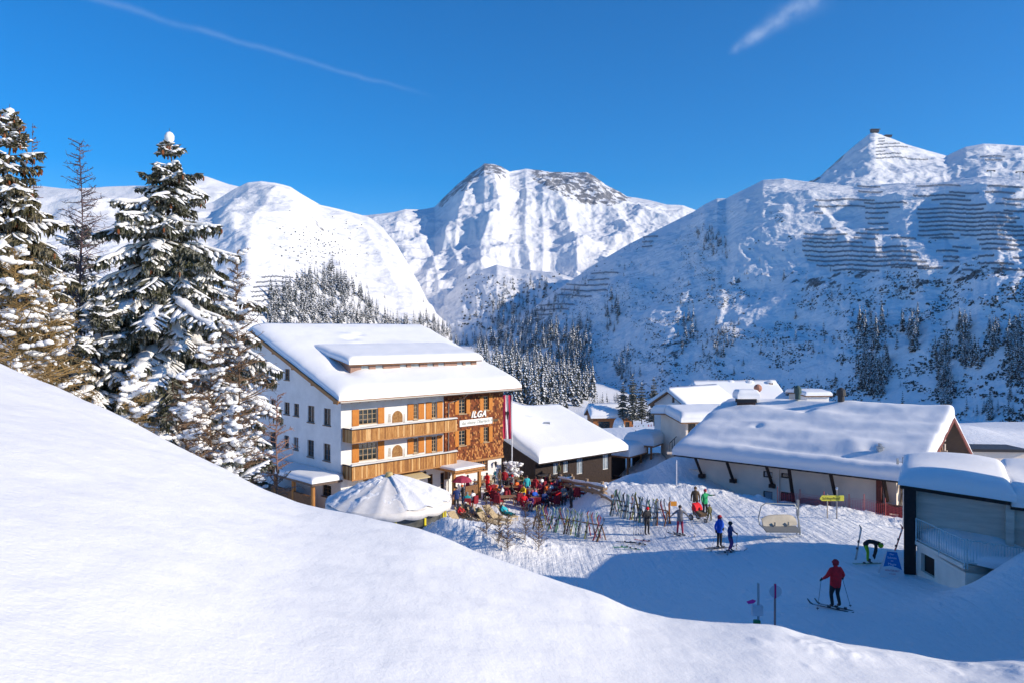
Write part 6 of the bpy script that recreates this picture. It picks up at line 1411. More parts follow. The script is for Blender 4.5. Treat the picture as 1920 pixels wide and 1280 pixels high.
p = at(1349, 1029); on_skis(p, .55, 'hip', 'blue', 'black', 'helmet', 'person in a bright blue jacket with hand on hip on skis', 'the skier in bright blue', 1.0, 1.1, 'dark red', 'black', skirot=1.05)
p = at(1369, 1036); on_skis(p, .9, 'poles', 'navy', 'purple', 'helmet', 'shorter person in a dark patterned jacket beside the skier in bright blue', 'the shorter skier in a dark jacket', .9, 1.05, 'black', 'grey', skirot=.75)
p = at(1213, 1002); o = person(p.x, p.y, p.z, .4, 'fold', 'black', 'black', 'beanie', 'person all in black with a red hat standing before the ski rack', 1.0, None, 1.05, 'red')
for i in range(5):
    q = at(1188 + i * 4.5, 1003); pole(q, q + Vector((rnd.uniform(-.05, .05), 0, 1.15)), ('upright ski pole furthest from the person in black', 'second upright ski pole stuck in the snow', 'middle upright ski pole stuck in the snow', 'fourth upright ski pole stuck in the snow', 'upright ski pole right beside the person in black')[i], 'ski poles stuck in the snow')
p = at(1304, 962); person(p.x, p.y, p.z, -.3, 'stand', 'brown', 'olive', 'beanie', 'person in a long brown coat standing behind the stroller', 1.0, None, 1.15, 'brown')
p = at(1322, 968); person(p.x, p.y, p.z, .35, 'reach', 'green', 'black', 'beanie', 'person in a green jacket pushing the stroller', 1.0, None, 1.0, 'dark red')
p = at(1325, 975); person(p.x + .1, p.y - .3, p.z, .2, 'walk', 'olive', 'olive', 'helmet', 'small child in olive walking beside the stroller', .62, None, 1.1, 'grey')
p = at(1629, 1053); person(p.x, p.y, p.z, 1.15, 'bend', 'black', 'lime green', 'helmet', 'person in lime green trousers bending down to their boots', 1.0, None, 1.15, 'lime green')
M = Matrix.Translation((p.x - .35, p.y + .3, p.z + .75)) @ Matrix.Rotation(.35, 4, 'Z') @ Matrix.Rotation(-1.35, 4, 'Y')
ski(M, 'grey', 'grey ski standing up behind the person bending down', None)
q = at(1628, 1058); ski(Matrix.Translation(q + Vector((0, 0, .02))) @ Matrix.Rotation(.1, 4, 'Z'), 'green', 'green ski lying at the feet of the person bending down', None)
# person up on the hall's corner balcony
q = RF.P(-.1, 1.0, 0); tq, zq = RF.wall_a(0, 1.5).at(1220 + 1412 / 3.2, 700 + 765 / 3.2)
q = RF.P(-.15, .45, 0); person(q.x, q.y, zq - .42, -.4, 'fold', 'white', 'black', 'hair', 'person in a white top on the corner balcony of the hall', 1.0, None)
# stroller
p = at(1309, 976); st = empty('stroller', p + Vector((0, -.25, 0)), .5); tag(st, 'dark three wheeled stroller with a red hood in the trodden snow', 'stroller')
m = MB(); m.hull([(-.24, -.35, .35), (.24, -.35, .35), (.24, .3, .38), (-.24, .3, .38), (-.26, -.5, .55), (.26, -.5, .55), (.26, .42, .85), (-.26, .42, .85)]); m.build('seat', cm('brown'), st)
m = MB(); 
for i in range(8):
    a, b = i * PI / 14 + .1, (i + 1) * PI / 14 + .1
    m.face([(-.27, .4 - .42 * math.sin(a), .72 + .40 * math.cos(a)), (.27, .4 - .42 * math.sin(a), .72 + .4 * math.cos(a)), (.27, .4 - .42 * math.sin(b), .72 + .4 * math.cos(b)), (-.27, .4 - .42 * math.sin(b), .72 + .4 * math.cos(b))])
    for s in (-.27, .27): m.face([(s, .4, .72), (s, .4 - .42 * math.sin(a), .72 + .4 * math.cos(a)), (s, .4 - .42 * math.sin(b), .72 + .4 * math.cos(b))])
m.build('hood', cm('red'), st)
m = MB()
for s in (-.25, .25): m.path([(s, -.55, .2), (s, .1, .55), (s, .7, 1.05)], .016, 5); m.tube((s, .1, .5), (s, .42, .2), .016, n=5)
m.tube((-.25, .7, 1.05), (.25, .7, 1.05), .018, n=5); m.build('frame', METAL, st)
for x_, y_, r_ in ((-.3, .42, .2), (.3, .42, .2), (0, -.6, .15)):
    m = MB(); m.tube((x_ - .03, y_, r_), (x_ + .03, y_, r_), r_, n=16); wh = m.build('wheel', BOOT, st); m = MB(); m.tube((x_ - .035, y_, r_), (x_ + .035, y_, r_), r_ * .55, n=12); m.build('rim', METAL, wh)

# ------------------------------------------------------------------ ski racks
def ski_rack(A, B, n, cols, seed, label, where, lean=.30, hz=.95, zsink=0):
    rnd = random.Random(seed); A, B = Vector(A), Vector(B); d = (B - A); L = d.length; d.normalize(); s = Vector((-d.y, d.x, 0)).normalized()
    rk = empty('ski_rack', A); tag(rk, label, 'ski rack'); m = MB(); U_ = Vector((0, 0, 1))
    m.tube(U_ * hz, (B - A) + U_ * hz, .035, n=6); m.build('rail', WOODB, rk)
    k = max(2, int(L / 2.2))
    for i in range(k + 1):
        q = (B - A) * (i / k); m = MB(); m.tube(q + s * .35, q + U_ * hz, .04, n=5); m.build('trestle_leg', WOODB, rk); m = MB(); m.tube(q - s * .35, q + U_ * hz, .04, n=5); m.build('trestle_leg', WOODB, rk)
    cnt = {}
    for i in range(n):
        t = (i + rnd.uniform(-.3, .3)) / n; sd = rnd.choice((-1, 1)); c = rnd.choice(cols); Ls = rnd.choice((1.55, 1.62, 1.68, 1.75)); q = A + (B - A) * max(0, min(1, t)) + s * sd * rnd.uniform(.28, .42); q.z = GZ(q.x, q.y) - .05
        up = (U_ * 1.0 - s * sd * rnd.uniform(.22, .36) + d * rnd.uniform(-.2, .2)).normalized(); nrm = (s * sd - up * up.dot(s * sd)).normalized(); sdv = nrm.cross(up)
        M = Matrix.Identity(4); M.col[0][:3] = up; M.col[1][:3] = sdv; M.col[2][:3] = nrm; M.translation = q + up * Ls * .45
        ski(M, c, f'{c} ski leaning among others on the {where}', f'{c} skis on the {where}', Ls)
a_, b_ = at(1150, 962), at(1252, 985)
MIX = ['red', 'orange', 'white', 'black', 'green', 'yellow', 'grey', 'grey', 'pale green', 'grey', 'black', 'black', 'white', 'white']
ski_rack(a_, b_, 44, MIX, 1, 'long ski rack crowded with skis above the piste', 'long rack beside the stroller')
a_, b_ = at(1006, 990), at(1128, 1014)
ski_rack(a_, b_, 46, ['white', 'grey', 'black', 'pale green', 'green', 'white', 'grey', 'red', 'black', 'yellow'], 2, 'low ski rack in front of the terrace tables', 'rack in front of the terrace')
rnd = random.Random(9)
for i, (x, y, c, lab) in enumerate(((1178, 1018, 'black', 'black ski lying flat nearest the terrace rack'), (1196, 1020, 'black', 'black ski lying on the shade edge beside the person in black'), (1213, 1015, 'red', 'red ski lying flat on the lit snow'), (1172, 1026, 'green', 'green ski lying in the shade nearest the slope'), (1188, 1030, 'green', 'second green ski lying crosswise in the shade'), (1205, 1022, 'grey', 'grey ski lying flat pointing at the skiers'))):
    q = at(x, y); ski(Matrix.Translation(q + Vector((0, 0, .03))) @ Matrix.Rotation(rnd.uniform(-.5, .2), 4, 'Z'), c, lab, 'skis lying on the snow')

# ------------------------------------------------------------------ chairlift seat, signs, posts, net
CL = at(1462, 1006); cl = empty('chairlift_seat', CL, .12); tag(cl, 'parked chairlift chair with a cream back standing on the snow', 'chairlift seat')
STEEL = mat('chairlift steel', (.30, .32, .33), .4, metal=.5)
m = MB(); m.path([(1.0, 0, .1), (1.12, 0, .6), (1.12, .15, 1.5), (1.0, .25, 1.75), (-.7, .25, 1.85), (-1.0, .2, 1.7), (-1.2, .1, 1.1), (-1.22, -.05, .75), (-.95, -.35, .5)], .035, 7); m.build('frame', STEEL, cl)
m = MB(); m.box((1.2, .25, 1.55), (.12, .12, .9)); m.path([(1.2, .25, 1.1), (1.25, .1, .3), (1.15, -.1, .05)], .05, 6); m.build('hanger', STEEL, cl)
m = MB(); n = 10; row = []
for i in range(n + 1):
    x = -1.0 + 2.0 * i / n; e = .12 * (abs(2 * i / n - 1)) ** 4
    row.append([(x, -.08, .62 + e * .5), (x, .02, .85), (x, .12, 1.12 - e), (x, .16, 1.22 - e * 1.6), (x, .20, 1.12 - e), (x, .10, .85), (x, 0, .62)])
m.grid(row); m.build('back_rest', mat('cream shell', (.52, .47, .38), .5, var=.12, vscale=2), cl, smooth=True)
m = MB(); m.hull([(-1.05, -.55, .42), (.95, -.55, .34), (.95, -.02, .52), (-1.05, -.02, .60), (-1.05, -.55, .50), (.95, -.55, .42), (.95, -.02, .6), (-1.05, -.02, .68)]); m.build('seat', mat('grey seat cushion', (.16, .17, .18), .6), cl)
for x_ in (-.35, .45): m = MB(); m.box((x_, -.13, .76), (.05, .1, .2)); m.build('divider', STEEL, cl)
p = at(1558, 972); ss = empty('direction_sign', p, 0); tag(ss, 'yellow arrow shaped direction sign on two thin posts by the pink net', 'sign')
for x_ in (-.22, .36): m = MB(); m.tube((x_, 0, -.2), (x_, 0, 1.5 + (.3 if x_ > 0 else 0)), .04, n=8); m.build('post', mat('pale post', (.5, .42, .34), .6), ss)
m = MB(); ss_w = [(-.72, 1.22), (-.58, 1.42), (.78, 1.42), (.78, 1.08), (-.58, 1.08)]
k = [(x, -.07, z) for x, z in ss_w]; k2 = [(x, -.05, z) for x, z in ss_w]; m.face(k[::-1]); m.face(k2)
for i in range(5): j = (i + 1) % 5; m.face([k[i], k[j], k2[j], k2[i]])
bd = m.build('arrow_board', mat('yellow sign', (.62, .60, .08), .5), ss)
text_mesh('Schlegelkopf', .22, 'lettering', mat('black sign ink', (.05, .05, .02), .6), bd, Matrix.Translation((-.56, -.074, 1.17)) @ Matrix.Rotation(PI / 2, 4, 'X'), extrude=.002)
m = MB(); m.ball((.36, 0, 1.82), .09, 8); m.build('snow_cap', SNOWT, ss, smooth=True)
p = at(1672, 1079); fb = empty('folding_board', p + Vector((0, 0, .0)), -.35); tag(fb, 'blue and white trapezoid advertising board in front of the black post', 'sign board')
def trap(z0, z1, w0, w1, y0, y1, t=.02): return [(-w0, y0, z0), (w0, y0, z0), (w0, y0 + t, z0), (-w0, y0 + t, z0), (-w1, y1, z1), (w1, y1, z1), (w1, y1 + t, z1), (-w1, y1 + t, z1)]
WHB = mat('white board', (.72, .73, .75), .5)
m = MB(); m.hull(trap(0, 1.1, .52, .19, -.25, 0)); bd = m.build('front_panel', WHB, fb)
m = MB(); m.hull(trap(0, 1.1, .52, .19, .27, .02)); m.build('rear_panel', WHB, fb)
m = MB(); m.face([(-.34, -.253 + .25 * .38, .42), (-.1, -.253 + .25 * .44, .48), (.15, -.253 + .25 * .40, .44), (.38, -.253 + .25 * .30, .34), (.205, -.253 + .25 * .955, 1.05), (-.18, -.253 + .25 * .955, 1.05)]); m.build('blue_print', mat('blue print', (.01, .18, .50), .5), bd)
RT = Matrix.Translation((0, -.262, 0)) @ Matrix.Rotation(PI / 2 - math.atan2(.25, 1.1), 4, 'X')
for tx, sz, zz, c_ in (('Der', .11, .94, 0), ('Schnee', .13, .79, 0), ('ist', .11, .67, 0), ('Magie', .14, .52, 0), ('WINTERZEIT', .10, .26, 1), ('in Lech', .09, .14, 1)):
    text_mesh(tx, sz, 'lettering', mat('white print', (.8, .85, .9), .5) if not c_ else mat('red print', (.5, .05, .12), .5), bd, RT @ Matrix.Translation((0, zz, .002)), align='CENTER', extrude=.001)
q = at(1678, 1045); M = Matrix.Translation(q + Vector((.0, -.3, .85))) @ Matrix.Rotation(.2, 4, 'Z') @ Matrix.Rotation(-1.2, 4, 'Y'); ski(M, 'red', 'red ski sticking up behind the trapezoid board', None, 1.55)
# round piste sign and pole with box
D_ = 23.6; q = W(1453, 1176, D_); rs_ = empty('piste_marker', (q.x, q.y, GZ(q.x, q.y))); tag(rs_, 'round white piste marker with a red stripe on a thin post', 'piste marker')
hz = W(1453, 1104, D_).z - rs_.location.z
m = MB(); m.tube((0, 0, -.2), (0, 0, hz + .18), .035, n=8); m.build('post', mat('rusty pale post', (.42, .26, .24), .6), rs_)
m = MB(); m.tube((0, -.04, hz - .05), (0, -.055, hz - .05), .19, n=28); ds = m.build('disc', mat('frosted white disc', (.60, .62, .66), .4), rs_)
m = MB(); m.box((-.01, -.065, hz - .03), (.055, .012, .44)); m.build('red_stripe', mat('magenta red stripe', (.60, .03, .16), .5), ds); m = MB(); m.ball((0, -.02, hz + .2), .04, 8); m.build('reflector', mat('white knob', (.8, .8, .8), .4), rs_)
q = W(1421, 1176, D_); bx = empty('marker_pole', (q.x, q.y, GZ(q.x, q.y))); tag(bx, 'metal pole with a frosted white box, a pink arrow and a green foot', 'marker pole')
zt = W(1421, 1092, D_).z - bx.location.z; zb = W(1421, 1143, D_).z - bx.location.z
m = MB(); m.tube((0, 0, -.3), (0, 0, zt), .022, n=8); m.tube((.045, .02, .3), (.045, .02, zt - .03), .012, n=6); m.build('pole', METAL, bx)
m = MB(); m.box((-.02, .0, zb), (.34, .16, .32)); m.build('box', mat('frosted box', (.62, .64, .68), .5, var=.1, vscale=6), bx, bevel=.02)
m = MB(); m.face([(-.06, -.03, zb + .30), (-.16, -.03, zb + .34), (-.36, -.03, zb + .27), (-.30, -.03, zb + .20), (-.14, -.03, zb + .22)]); o = m.build('pink_arrow', mat('pink arrow', (.75, .04, .32), .5), bx); sd_ = o.modifiers.new('thickness', 'SOLIDIFY'); sd_.thickness = .02
zg = W(1421, 1166, D_).z - bx.location.z; m = MB(); m.box((-.03, 0, zg - .1), (.20, .14, .36)); m.build('foot', mat('green foot', (.01, .20, .07), .5), bx, bevel=.02)
# roof top antenna mast and slim flag pole
q = W(1694, 915, 46.0); an = empty('antenna_mast', (q.x, q.y, GZ(q.x, q.y))); tag(an, 'thin steel antenna mast between the hall roof and the annex', 'mast')
hz = W(1694, 856, 46).z - an.location.z; m = MB(); m.tube((0, 0, 0), (0, 0, hz), .05, .035, 8); m.build('mast', METAL, an); m = MB(); m.tube((-.35, 0, hz - .3), (.1, 0, hz - .3), .03, n=6); m.box((-.35, 0, hz - .25), (.1, .1, .35)); m.box((.02, 0, hz - .2), (.14, .12, .4)); m.build('antenna', METAL, an)
q = W(1268.5, 908, 57.5); fp = empty('pole', (q.x, q.y, GZ(q.x, q.y) - .3)); tag(fp, 'slim white pole beside the far end of the hall', 'pole'); m = MB(); m.tube((0, 0, 0), (0, 0, W(1268, 862, 57.5).z - fp.location.z), .04, n=8); m.build('shaft', mat('white pole', (.75, .75, .77), .4), fp)
# banner flag by the hotel
q = W(960, 890, 70.6); fl = empty('banner_flag', (q.x, q.y, GZ(q.x, q.y))); tag(fl, 'tall red white red banner flag with an eagle at the hotel corner', 'flag')
ht = W(960, 739, 70.6).z - fl.location.z; m = MB(); m.tube((0, 0, 0), (0, 0, ht), .06, .045, 10); m.build('flag_pole', mat('white flag pole', (.7, .7, .72), .4), fl)
z1, z0 = W(960, 740, 70.6).z - fl.location.z, W(960, 822, 70.6).z - fl.location.z
m = MB(); rows = []
for j in range(15):
    z = z1 + (z0 - z1) * j / 14; rows.append([(-.08 - .77 * i / 12, .07 * math.sin(i * 1.1 + j * .35) * (.4 + j / 20), z) for i in range(13)])
for j in range(14):
    for i in range(12): m.face([rows[j][i], rows[j][i + 1], rows[j + 1][i + 1], rows[j + 1][i]], 0 if i < 4 or i > 7 else 1)
cl_ = m.build('cloth', [mat('flag red', (.58, .03, .09), .8, var=.15), mat('flag white', (.78, .74, .74), .8)], fl, smooth=False); sd_ = cl_.modifiers.new('thickness', 'SOLIDIFY'); sd_.thickness = .015
m = MB(); zc = (z0 + z1) / 2 + .2; BE = mat('black eagle', (.03, .03, .03), .7)
for pts in ([(0, .42), (.07, .3), (.09, 0), (.05, -.35), (0, -.45), (-.05, -.35), (-.09, 0), (-.07, .3)], [(.07, .25), (.2, .38), (.22, .05), (.1, .02)], [(-.07, .25), (-.2, .38), (-.22, .05), (-.1, .02)]):
    m.face([(-.44 + x * .8, -.11, zc + z) for x, z in pts]); m.face([(-.44 + x * .8, .11, zc + z) for x, z in pts])
m.build('eagle', BE, cl_)
# safety net
NETM = bpy.data.materials.new('pink safety net'); NETM.use_nodes = True; nn_ = NETM.node_tree.nodes; b = nn_['Principled BSDF']; b.inputs['Base Color'].default_value = (.62, .08, .10, 1)
m = MB(); pts = [at(x, y) for x, y in ((1458, 946), (1500, 950), (1545, 958), (1592, 962), (1620, 968), (1660, 976), (1696, 986))]; nt = empty('safety_net', pts[0]); tag(nt, 'sagging pink orange safety net along the hall', 'net fence'); O0 = pts[0]
for a, b in zip(pts[:-1], pts[1:]):
    L = (b - a).length; n = int(L / .11)
    for i in range(n):
        p, q = a.lerp(b, i / n) - O0, a.lerp(b, (i + 1) / n) - O0; hh = .85 - .15 * math.sin(PI * i / n); w_ = .011
        m.box((p + Vector((0, 0, hh / 2))), (.012, .012, hh))
    for k in range(9):
        h = .1 * (k + .5); m.tube(a - O0 + Vector((0, 0, h)), b - O0 + Vector((0, 0, h - .05)), .006, n=3, caps=False)
m.build('mesh', NETM, nt)
for a in pts: m = MB(); m.tube(a - O0, a - O0 + Vector((0, 0, 1.15)), .03, n=6); m.build('net_post', mat('net post', (.5, .12, .1), .6), nt)
# a covered bench by the hall wall
wq = RF.wall_a(0, 1.5); r = wq.rect(1510, 1562, 933, 950); bn = empty('covered_bench', wq.P((r[0] + r[1]) / 2, r[2] - .5, 1)); tag(bn, 'long box under a grey tarpaulin against the hall wall', 'box')
m = MB(); wq.box(m, r[0], r[1], r[2] - .8, r[3], .5, 1.3); m.build('tarpaulin', mat('grey tarpaulin', (.16, .17, .19), .6, var=.3, vscale=2, bump=.03, bscale=3), bn); rebase(bn)
# a small marker sign by the ski rack
q = at(1256, 978); sg2 = empty('orange_sign', q); tag(sg2, 'small orange sign at the end of the ski rack', 'sign'); m = MB(); m.tube((0, 0, 0), (0, 0, 1.6), .03, n=6); m.build('post', DARKM, sg2); m = MB(); m.box((.25, 0, 1.15), (.4, .03, .3)); m.build('panel', mat('orange panel', (.85, .35, .05), .5), sg2)

# ------------------------------------------------------------------ terrace: log rails, furniture, guests
LOGM = mat('weathered log', (.26, .17, .10), .8, col2=(.40, .28, .18), vscale=4, bump=.02, bscale=7)
def log_rail(a, b, n, label, r=.17):
    o = empty('log_rail', (a + b) / 2); tag(o, label, 'log rail', 'log rails round the terrace'); c = (a + b) / 2; d = b - a
    for k in range(n):
        z = .35 + k * .42; m = MB(); P = [(a + d * t - c) + Vector((0, 0, z + .03 * math.sin(t * 9 + k))) for t in np.linspace(-.03, 1.03, 8)]; m.path(P, [r * (1 + .06 * math.sin(i + k)) for i in range(8)], 9); lg = m.build('log', LOGM, o, smooth=False)
        if k == n - 1:
            m = MB(); m.path([p + Vector((0, 0, r * .75)) for p in P], [r * .75 * (1 + .25 * math.sin(i * 2.3)) for i in range(8)], 8); m.build('log_snow', SNOWT, lg, smooth=True)
    for t in np.linspace(0.02, .98, max(2, int(d.length / 2.6))):
        m = MB(); q = a + d * t - c + Vector((0, .2, 0)); m.tube(q + Vector((0, 0, -1.6)), q + Vector((0, 0, .35 + n * .42)), .13, n=8); m.build('log_post', LOGM, o)
def gz(px, py): return at(px, py)
r1a, r1b = gz(962, 890) + Vector((0, 2, .75)), gz(1097, 906) + Vector((0, 1, .55))
log_rail(r1a, r1b, 3, 'long triple log rail dividing the terrace from the chalet')
log_rail(gz(1096, 903), gz(1052, 918), 2, 'short bright log rail running back towards the tables')
log_rail(gz(1050, 916), gz(1132, 934), 2, 'log rail ending beside the ski rack')
log_rail(gz(1112, 925), gz(1150, 950), 1, 'single low log sloping towards the ski rack', .14)
REDB = mat('red blanket', (.24, .018, .03), .9, var=.3, vscale=6, bump=.02, bscale=8); SHEEP = mat('sheepskin', (.62, .55, .40), .95, var=.2, vscale=8, bump=.05, bscale=14); TEAKM = mat('lounger wood', (.50, .38, .22), .7, var=.2)
def chair_proto(name, cover, cat):
    o = empty(name); m = MB(); m.box((0, 0, .45), (.52, .52, .06)); m.build('seat', WOODB, o)
    m = MB(); m.hull([(-.27, .23, .4), (.27, .23, .4), (.27, .3, .4), (-.27, .3, .4), (-.25, .36, 1.0), (.25, .36, 1.0), (.25, .43, 1.0), (-.25, .43, 1.0)]); m.build('backrest', WOODB, o)
    for x in (-.22, .22):
        for y in (-.22, .24): m = MB(); m.box((x, y, .21), (.05, .05, .43)); m.build('leg', WOODB, o)
    m = MB(); m.hull([(-.3, -.3, .34), (.3, -.3, .34), (.3, .38, .42), (-.3, .38, .42), (-.29, -.3, .52), (.29, -.3, .52), (.29, .3, .56), (-.29, .3, .56)]); m.hull([(-.29, .2, .5), (.29, .2, .5), (.31, .46, .3), (-.31, .46, .3), (-.28, .32, 1.04), (.28, .32, 1.04), (.28, .48, 1.02), (-.28, .48, 1.02)]); m.build('blanket', cover, o, bevel=.03)
    return o
def put(o0, x, y, z, rz, label, cat, group, used=[]):
    o = o0 if o0.name not in used else copy_tree(o0)
    if o is o0: used.append(o0.name)
    o.scale = (.88, .88, .88) if cat == 'chair' else (1, 1, 1)
    o.location = (x, y, z); o.rotation_euler = (0, 0, rz); tag(o, label, cat, group); return o
redc = chair_proto('terrace_chair', REDB, 'chair'); shc = chair_proto('terrace_chair', SHEEP, 'chair')
tb = empty('terrace_table'); m = MB(); m.box((0, 0, .73), (1.5, .85, .05)); m.build('table_top', mat('table top', (.30, .17, .09), .6, var=.2), tb)
for x in (-.62, .62):
    for y in (-.32, .32): m = MB(); m.box((x, y, .35), (.06, .06, .71)); m.build('leg', WOODB, tb)
lo = empty('deck_lounger'); m = MB(); m.hull([(-.32, -1.1, .30), (.32, -1.1, .30), (.32, .25, .30), (-.32, .25, .30), (-.32, -1.1, .36), (.32, -1.1, .36), (.32, .25, .36), (-.32, .25, .36)]); m.build('seat', TEAKM, lo)
m = MB(); m.hull([(-.32, .25, .30), (.32, .25, .30), (.32, .85, .80), (-.32, .85, .80), (-.32, .2, .36), (.32, .2, .36), (.32, .82, .86), (-.32, .82, .86)]); m.build('backrest', TEAKM, lo)
for x in (-.28, .28):
    for y in (-.95, .2): m = MB(); m.box((x, y, .15), (.05, .05, .3)); m.build('leg', TEAKM, lo)
TABLES = [(925, 936), (955, 928), (990, 935), (1028, 928), (1000, 915), (1045, 915), (1012, 948), (1050, 938), (950, 948), (905, 918), (968, 912), (1085, 930), (1025, 905)]
tw = ('nearest the porch', 'beside the green jacket', 'in the middle of the terrace', 'beside the bright log rail', 'behind the middle tables', 'under the triple log rail', 'closest to the ski rack in front', 'beside the guest in pink', 'at the front edge of the terrace', 'beside the sheepskin chairs', 'in front of the lattice window', 'next to the person in a dark coat', 'in the far row by the logs')
rnd = random.Random(31)
for i, (x, y) in enumerate(TABLES):
    q = at(x, y); put(tb, q.x, q.y, q.z, rnd.uniform(-.3, .3) + .4, 'dark wooden terrace table ' + tw[i], 'table', 'tables on the sun terrace')
# (px, py of the feet, pose, jacket, trousers, head, size, chair, extra words)
PPL = [(877, 930, 'stand', 'maroon', 'navy', 'hair', 1, 0, 'standing beside the porch post'), (882, 905, 'sit', 'black', 'black', 'hair', 1, 2, 'on the sheepskin chair nearest the porch'), (893, 905, 'sit', 'navy', 'grey', 'beanie', 1, 2, 'on a sheepskin chair by the lattice window'), (903, 903, 'sitlean', 'brown', 'black', 'hair', 1, 2, 'leaning forward on a sheepskin chair'),
       (913, 900, 'sit', 'grey', 'olive', 'beanie', 1, 2, 'on the third sheepskin chair by the wall'), (922, 898, 'stand', 'maroon', 'black', 'hair', 1, 0, 'standing under the white wall'), (932, 897, 'stand', 'green', 'black', 'beanie', 1, 0, 'standing by the white hotel wall'), (939, 899, 'stand', 'black', 'black', 'hair', 1, 0, 'standing next to the green jacket'),
       (949, 898, 'reach', 'blue', 'black', 'hair', 1, 0, 'stretching an arm out before the frosted shrub'), (924, 905, 'sit', 'teal', 'black', 'hair', 1, 2, 'seated below the green jacket'), (914, 925, 'fold', 'red', 'dark red', 'hair', 1, 0, 'standing at the edge of the red chairs'), (917, 936, 'sit', 'red', 'black', 'hair', 1, 1, 'seated at the table nearest the porch'),
       (929, 938, 'sitlean', 'orange', 'dark red', 'beanie', 1, 1, 'leaning over the table nearest the porch'), (941, 941, 'sit', 'white', 'black', 'beanie', 1, 1, 'facing the hotel at the red chairs'), (937, 918, 'stand', 'brown', 'black', 'hair', 1, 0, 'standing between two tables'), (946, 917, 'stand', 'dark red', 'black', 'hair', 1, 0, 'standing behind the seated white jacket'),
       (951, 925, 'sit', 'black', 'navy', 'hair', 1, 1, 'seated with a red chair behind'), (960, 920, 'sit', 'grey', 'black', 'beanie', 1, 1, 'seated in the crowd by the second table'), (968, 928, 'sit', 'orange', 'black', 'hair', 1, 1, 'seated in the middle of the terrace'), (975, 934, 'sitlean', 'maroon', 'black', 'hair', 1, 1, 'bent over a plate in the middle'),
       (960, 938, 'sit', 'black', 'black', 'hair', 1, 1, 'seated at the front centre table'), (981, 938, 'sit', 'yellow', 'black', 'hair', 1, 1, 'seated with their back to the ski racks'), (988, 930, 'stand', 'turquoise', 'navy', 'hair', 1, 0, 'standing in the centre of the terrace'), (986, 900, 'stand', 'light green', 'orange', 'hair', 1.02, 0, 'standing beneath the triple log rail'),
       (996, 902, 'stand', 'black', 'maroon', 'beanie', 1, 0, 'standing next to the light green jacket'), (979, 915, 'sitlean', 'olive', 'black', 'hair', 1, 1, 'seated in front of the orange trousers'), (1012, 903, 'reach', 'blue', 'navy', 'beanie', 1, 0, 'standing with an arm raised before the log rail'), (1022, 905, 'sit', 'maroon', 'grey', 'hair', 1, 1, 'seated beside the raised arm'),
       (1034, 902, 'sit', 'teal', 'black', 'hair', 1, 1, 'seated near the end of the triple logs'), (1048, 903, 'stand', 'olive', 'brown', 'hair', 1, 0, 'standing at the corner of the log rails'), (1004, 921, 'sit', 'dark red', 'black', 'hair', 1, 1, 'seated behind the pink jacket'), (1015, 920, 'sit', 'white', 'grey', 'hair', 1, 1, 'seated sideways at a rear table'),
       (1001, 941, 'sit', 'pink', 'black', 'hair', 1, 1, 'seated beside the blue backpack'), (1003, 946, 'sit', 'blue', 'black', 'beanie', .95, 1, 'seated at the front with their back turned'), (1012, 932, 'sit', 'maroon', 'black', 'hair', 1, 1, 'seated to one side of the pink jacket'), (1021, 950, 'sit', 'navy', 'black', 'hair', 1, 1, 'seated at the table behind the ski rack'),
       (1024, 934, 'sitlean', 'orange', 'grey', 'hair', 1, 1, 'leaning on the table by the log rail'), (1033, 934, 'sit', 'white', 'black', 'beanie', 1, 1, 'seated by the short log rail'), (1040, 928, 'sit', 'maroon', 'navy', 'hair', 1, 1, 'seated on the far side near the short logs'), (1047, 945, 'sit', 'red', 'black', 'hair', 1, 1, 'seated at the table beside the dark coat'),
       (1052, 935, 'sitarm', 'red', 'grey', 'beanie', 1, 1, 'raising a glass beside the short logs'), (1044, 922, 'sit', 'pink', 'black', 'hair', 1, 1, 'seated in the shade of the short logs'), (1057, 948, 'fold', 'grey', 'black', 'hair', .95, 0, 'standing behind the ski rack'), (1071, 952, 'stand', 'black', 'black', 'hair', 1.04, 0, 'in a dark coat standing alone at the terrace edge'),
       (983, 955, 'sit', 'red', 'maroon', 'beanie', 1, 1, 'seated at the very front of the red chairs'), (996, 957, 'sitlean', 'purple', 'grey', 'hair', 1, 1, 'bent forward at the very front'), (1031, 915, 'sit', 'brown', 'black', 'hair', 1, 1, 'seated beyond the middle tables'), (970, 905, 'sit', 'beige', 'grey', 'beanie', 1, 2, 'on the far sheepskin chair'),
       (956, 908, 'sit', 'navy', 'black', 'hair', 1, 2, 'on a sheepskin chair beneath the blue jacket'), (1061, 925, 'sit', 'dark red', 'black', 'beanie', 1, 1, 'seated close to the rail beside the dark coat'),
       (868, 975, 'lie', 'red', 'black', 'hair', 1, 3, 'lying on a lounger beside the umbrella bar'), (880, 968, 'lie', 'black', 'grey', 'beanie', 1, 3, 'lying on the second lounger from the bar'), (892, 975, 'lie', 'grey', 'black', 'hair', 1, 3, 'lying back on the middle lounger'), (905, 978, 'lie', 'olive', 'navy', 'hair', 1, 3, 'lying on the lounger next to the bleached boards'),
       (950, 972, 'lie', 'turquoise', 'teal', 'hair', 1, 3, 'stretched out on the outermost lounger'), (856, 955, 'stand', 'navy', 'black', 'hair', 1, 0, 'standing under the edge of the umbrella bar'), (868, 950, 'fold', 'black', 'navy', 'beanie', 1, 0, 'standing beside the umbrella bar with arms folded'), (876, 955, 'sit', 'teal', 'black', 'beanie', 1, 1, 'seated between the bar and the loungers'),
       (886, 950, 'sit', 'white', 'black', 'hair', 1, 1, 'seated near the loungers by the bar')]
DESC = {'stand': 'person in {j} with {t} trousers ', 'reach': 'person in {j} with {t} trousers ', 'fold': 'person in {j} with {t} trousers ', 'walk': 'person in {j} ', 'sit': 'person in {j} ', 'sitlean': 'person in {j} ', 'sitarm': 'person in {j} ', 'lie': 'person in {j} '}
rnd = random.Random(17)
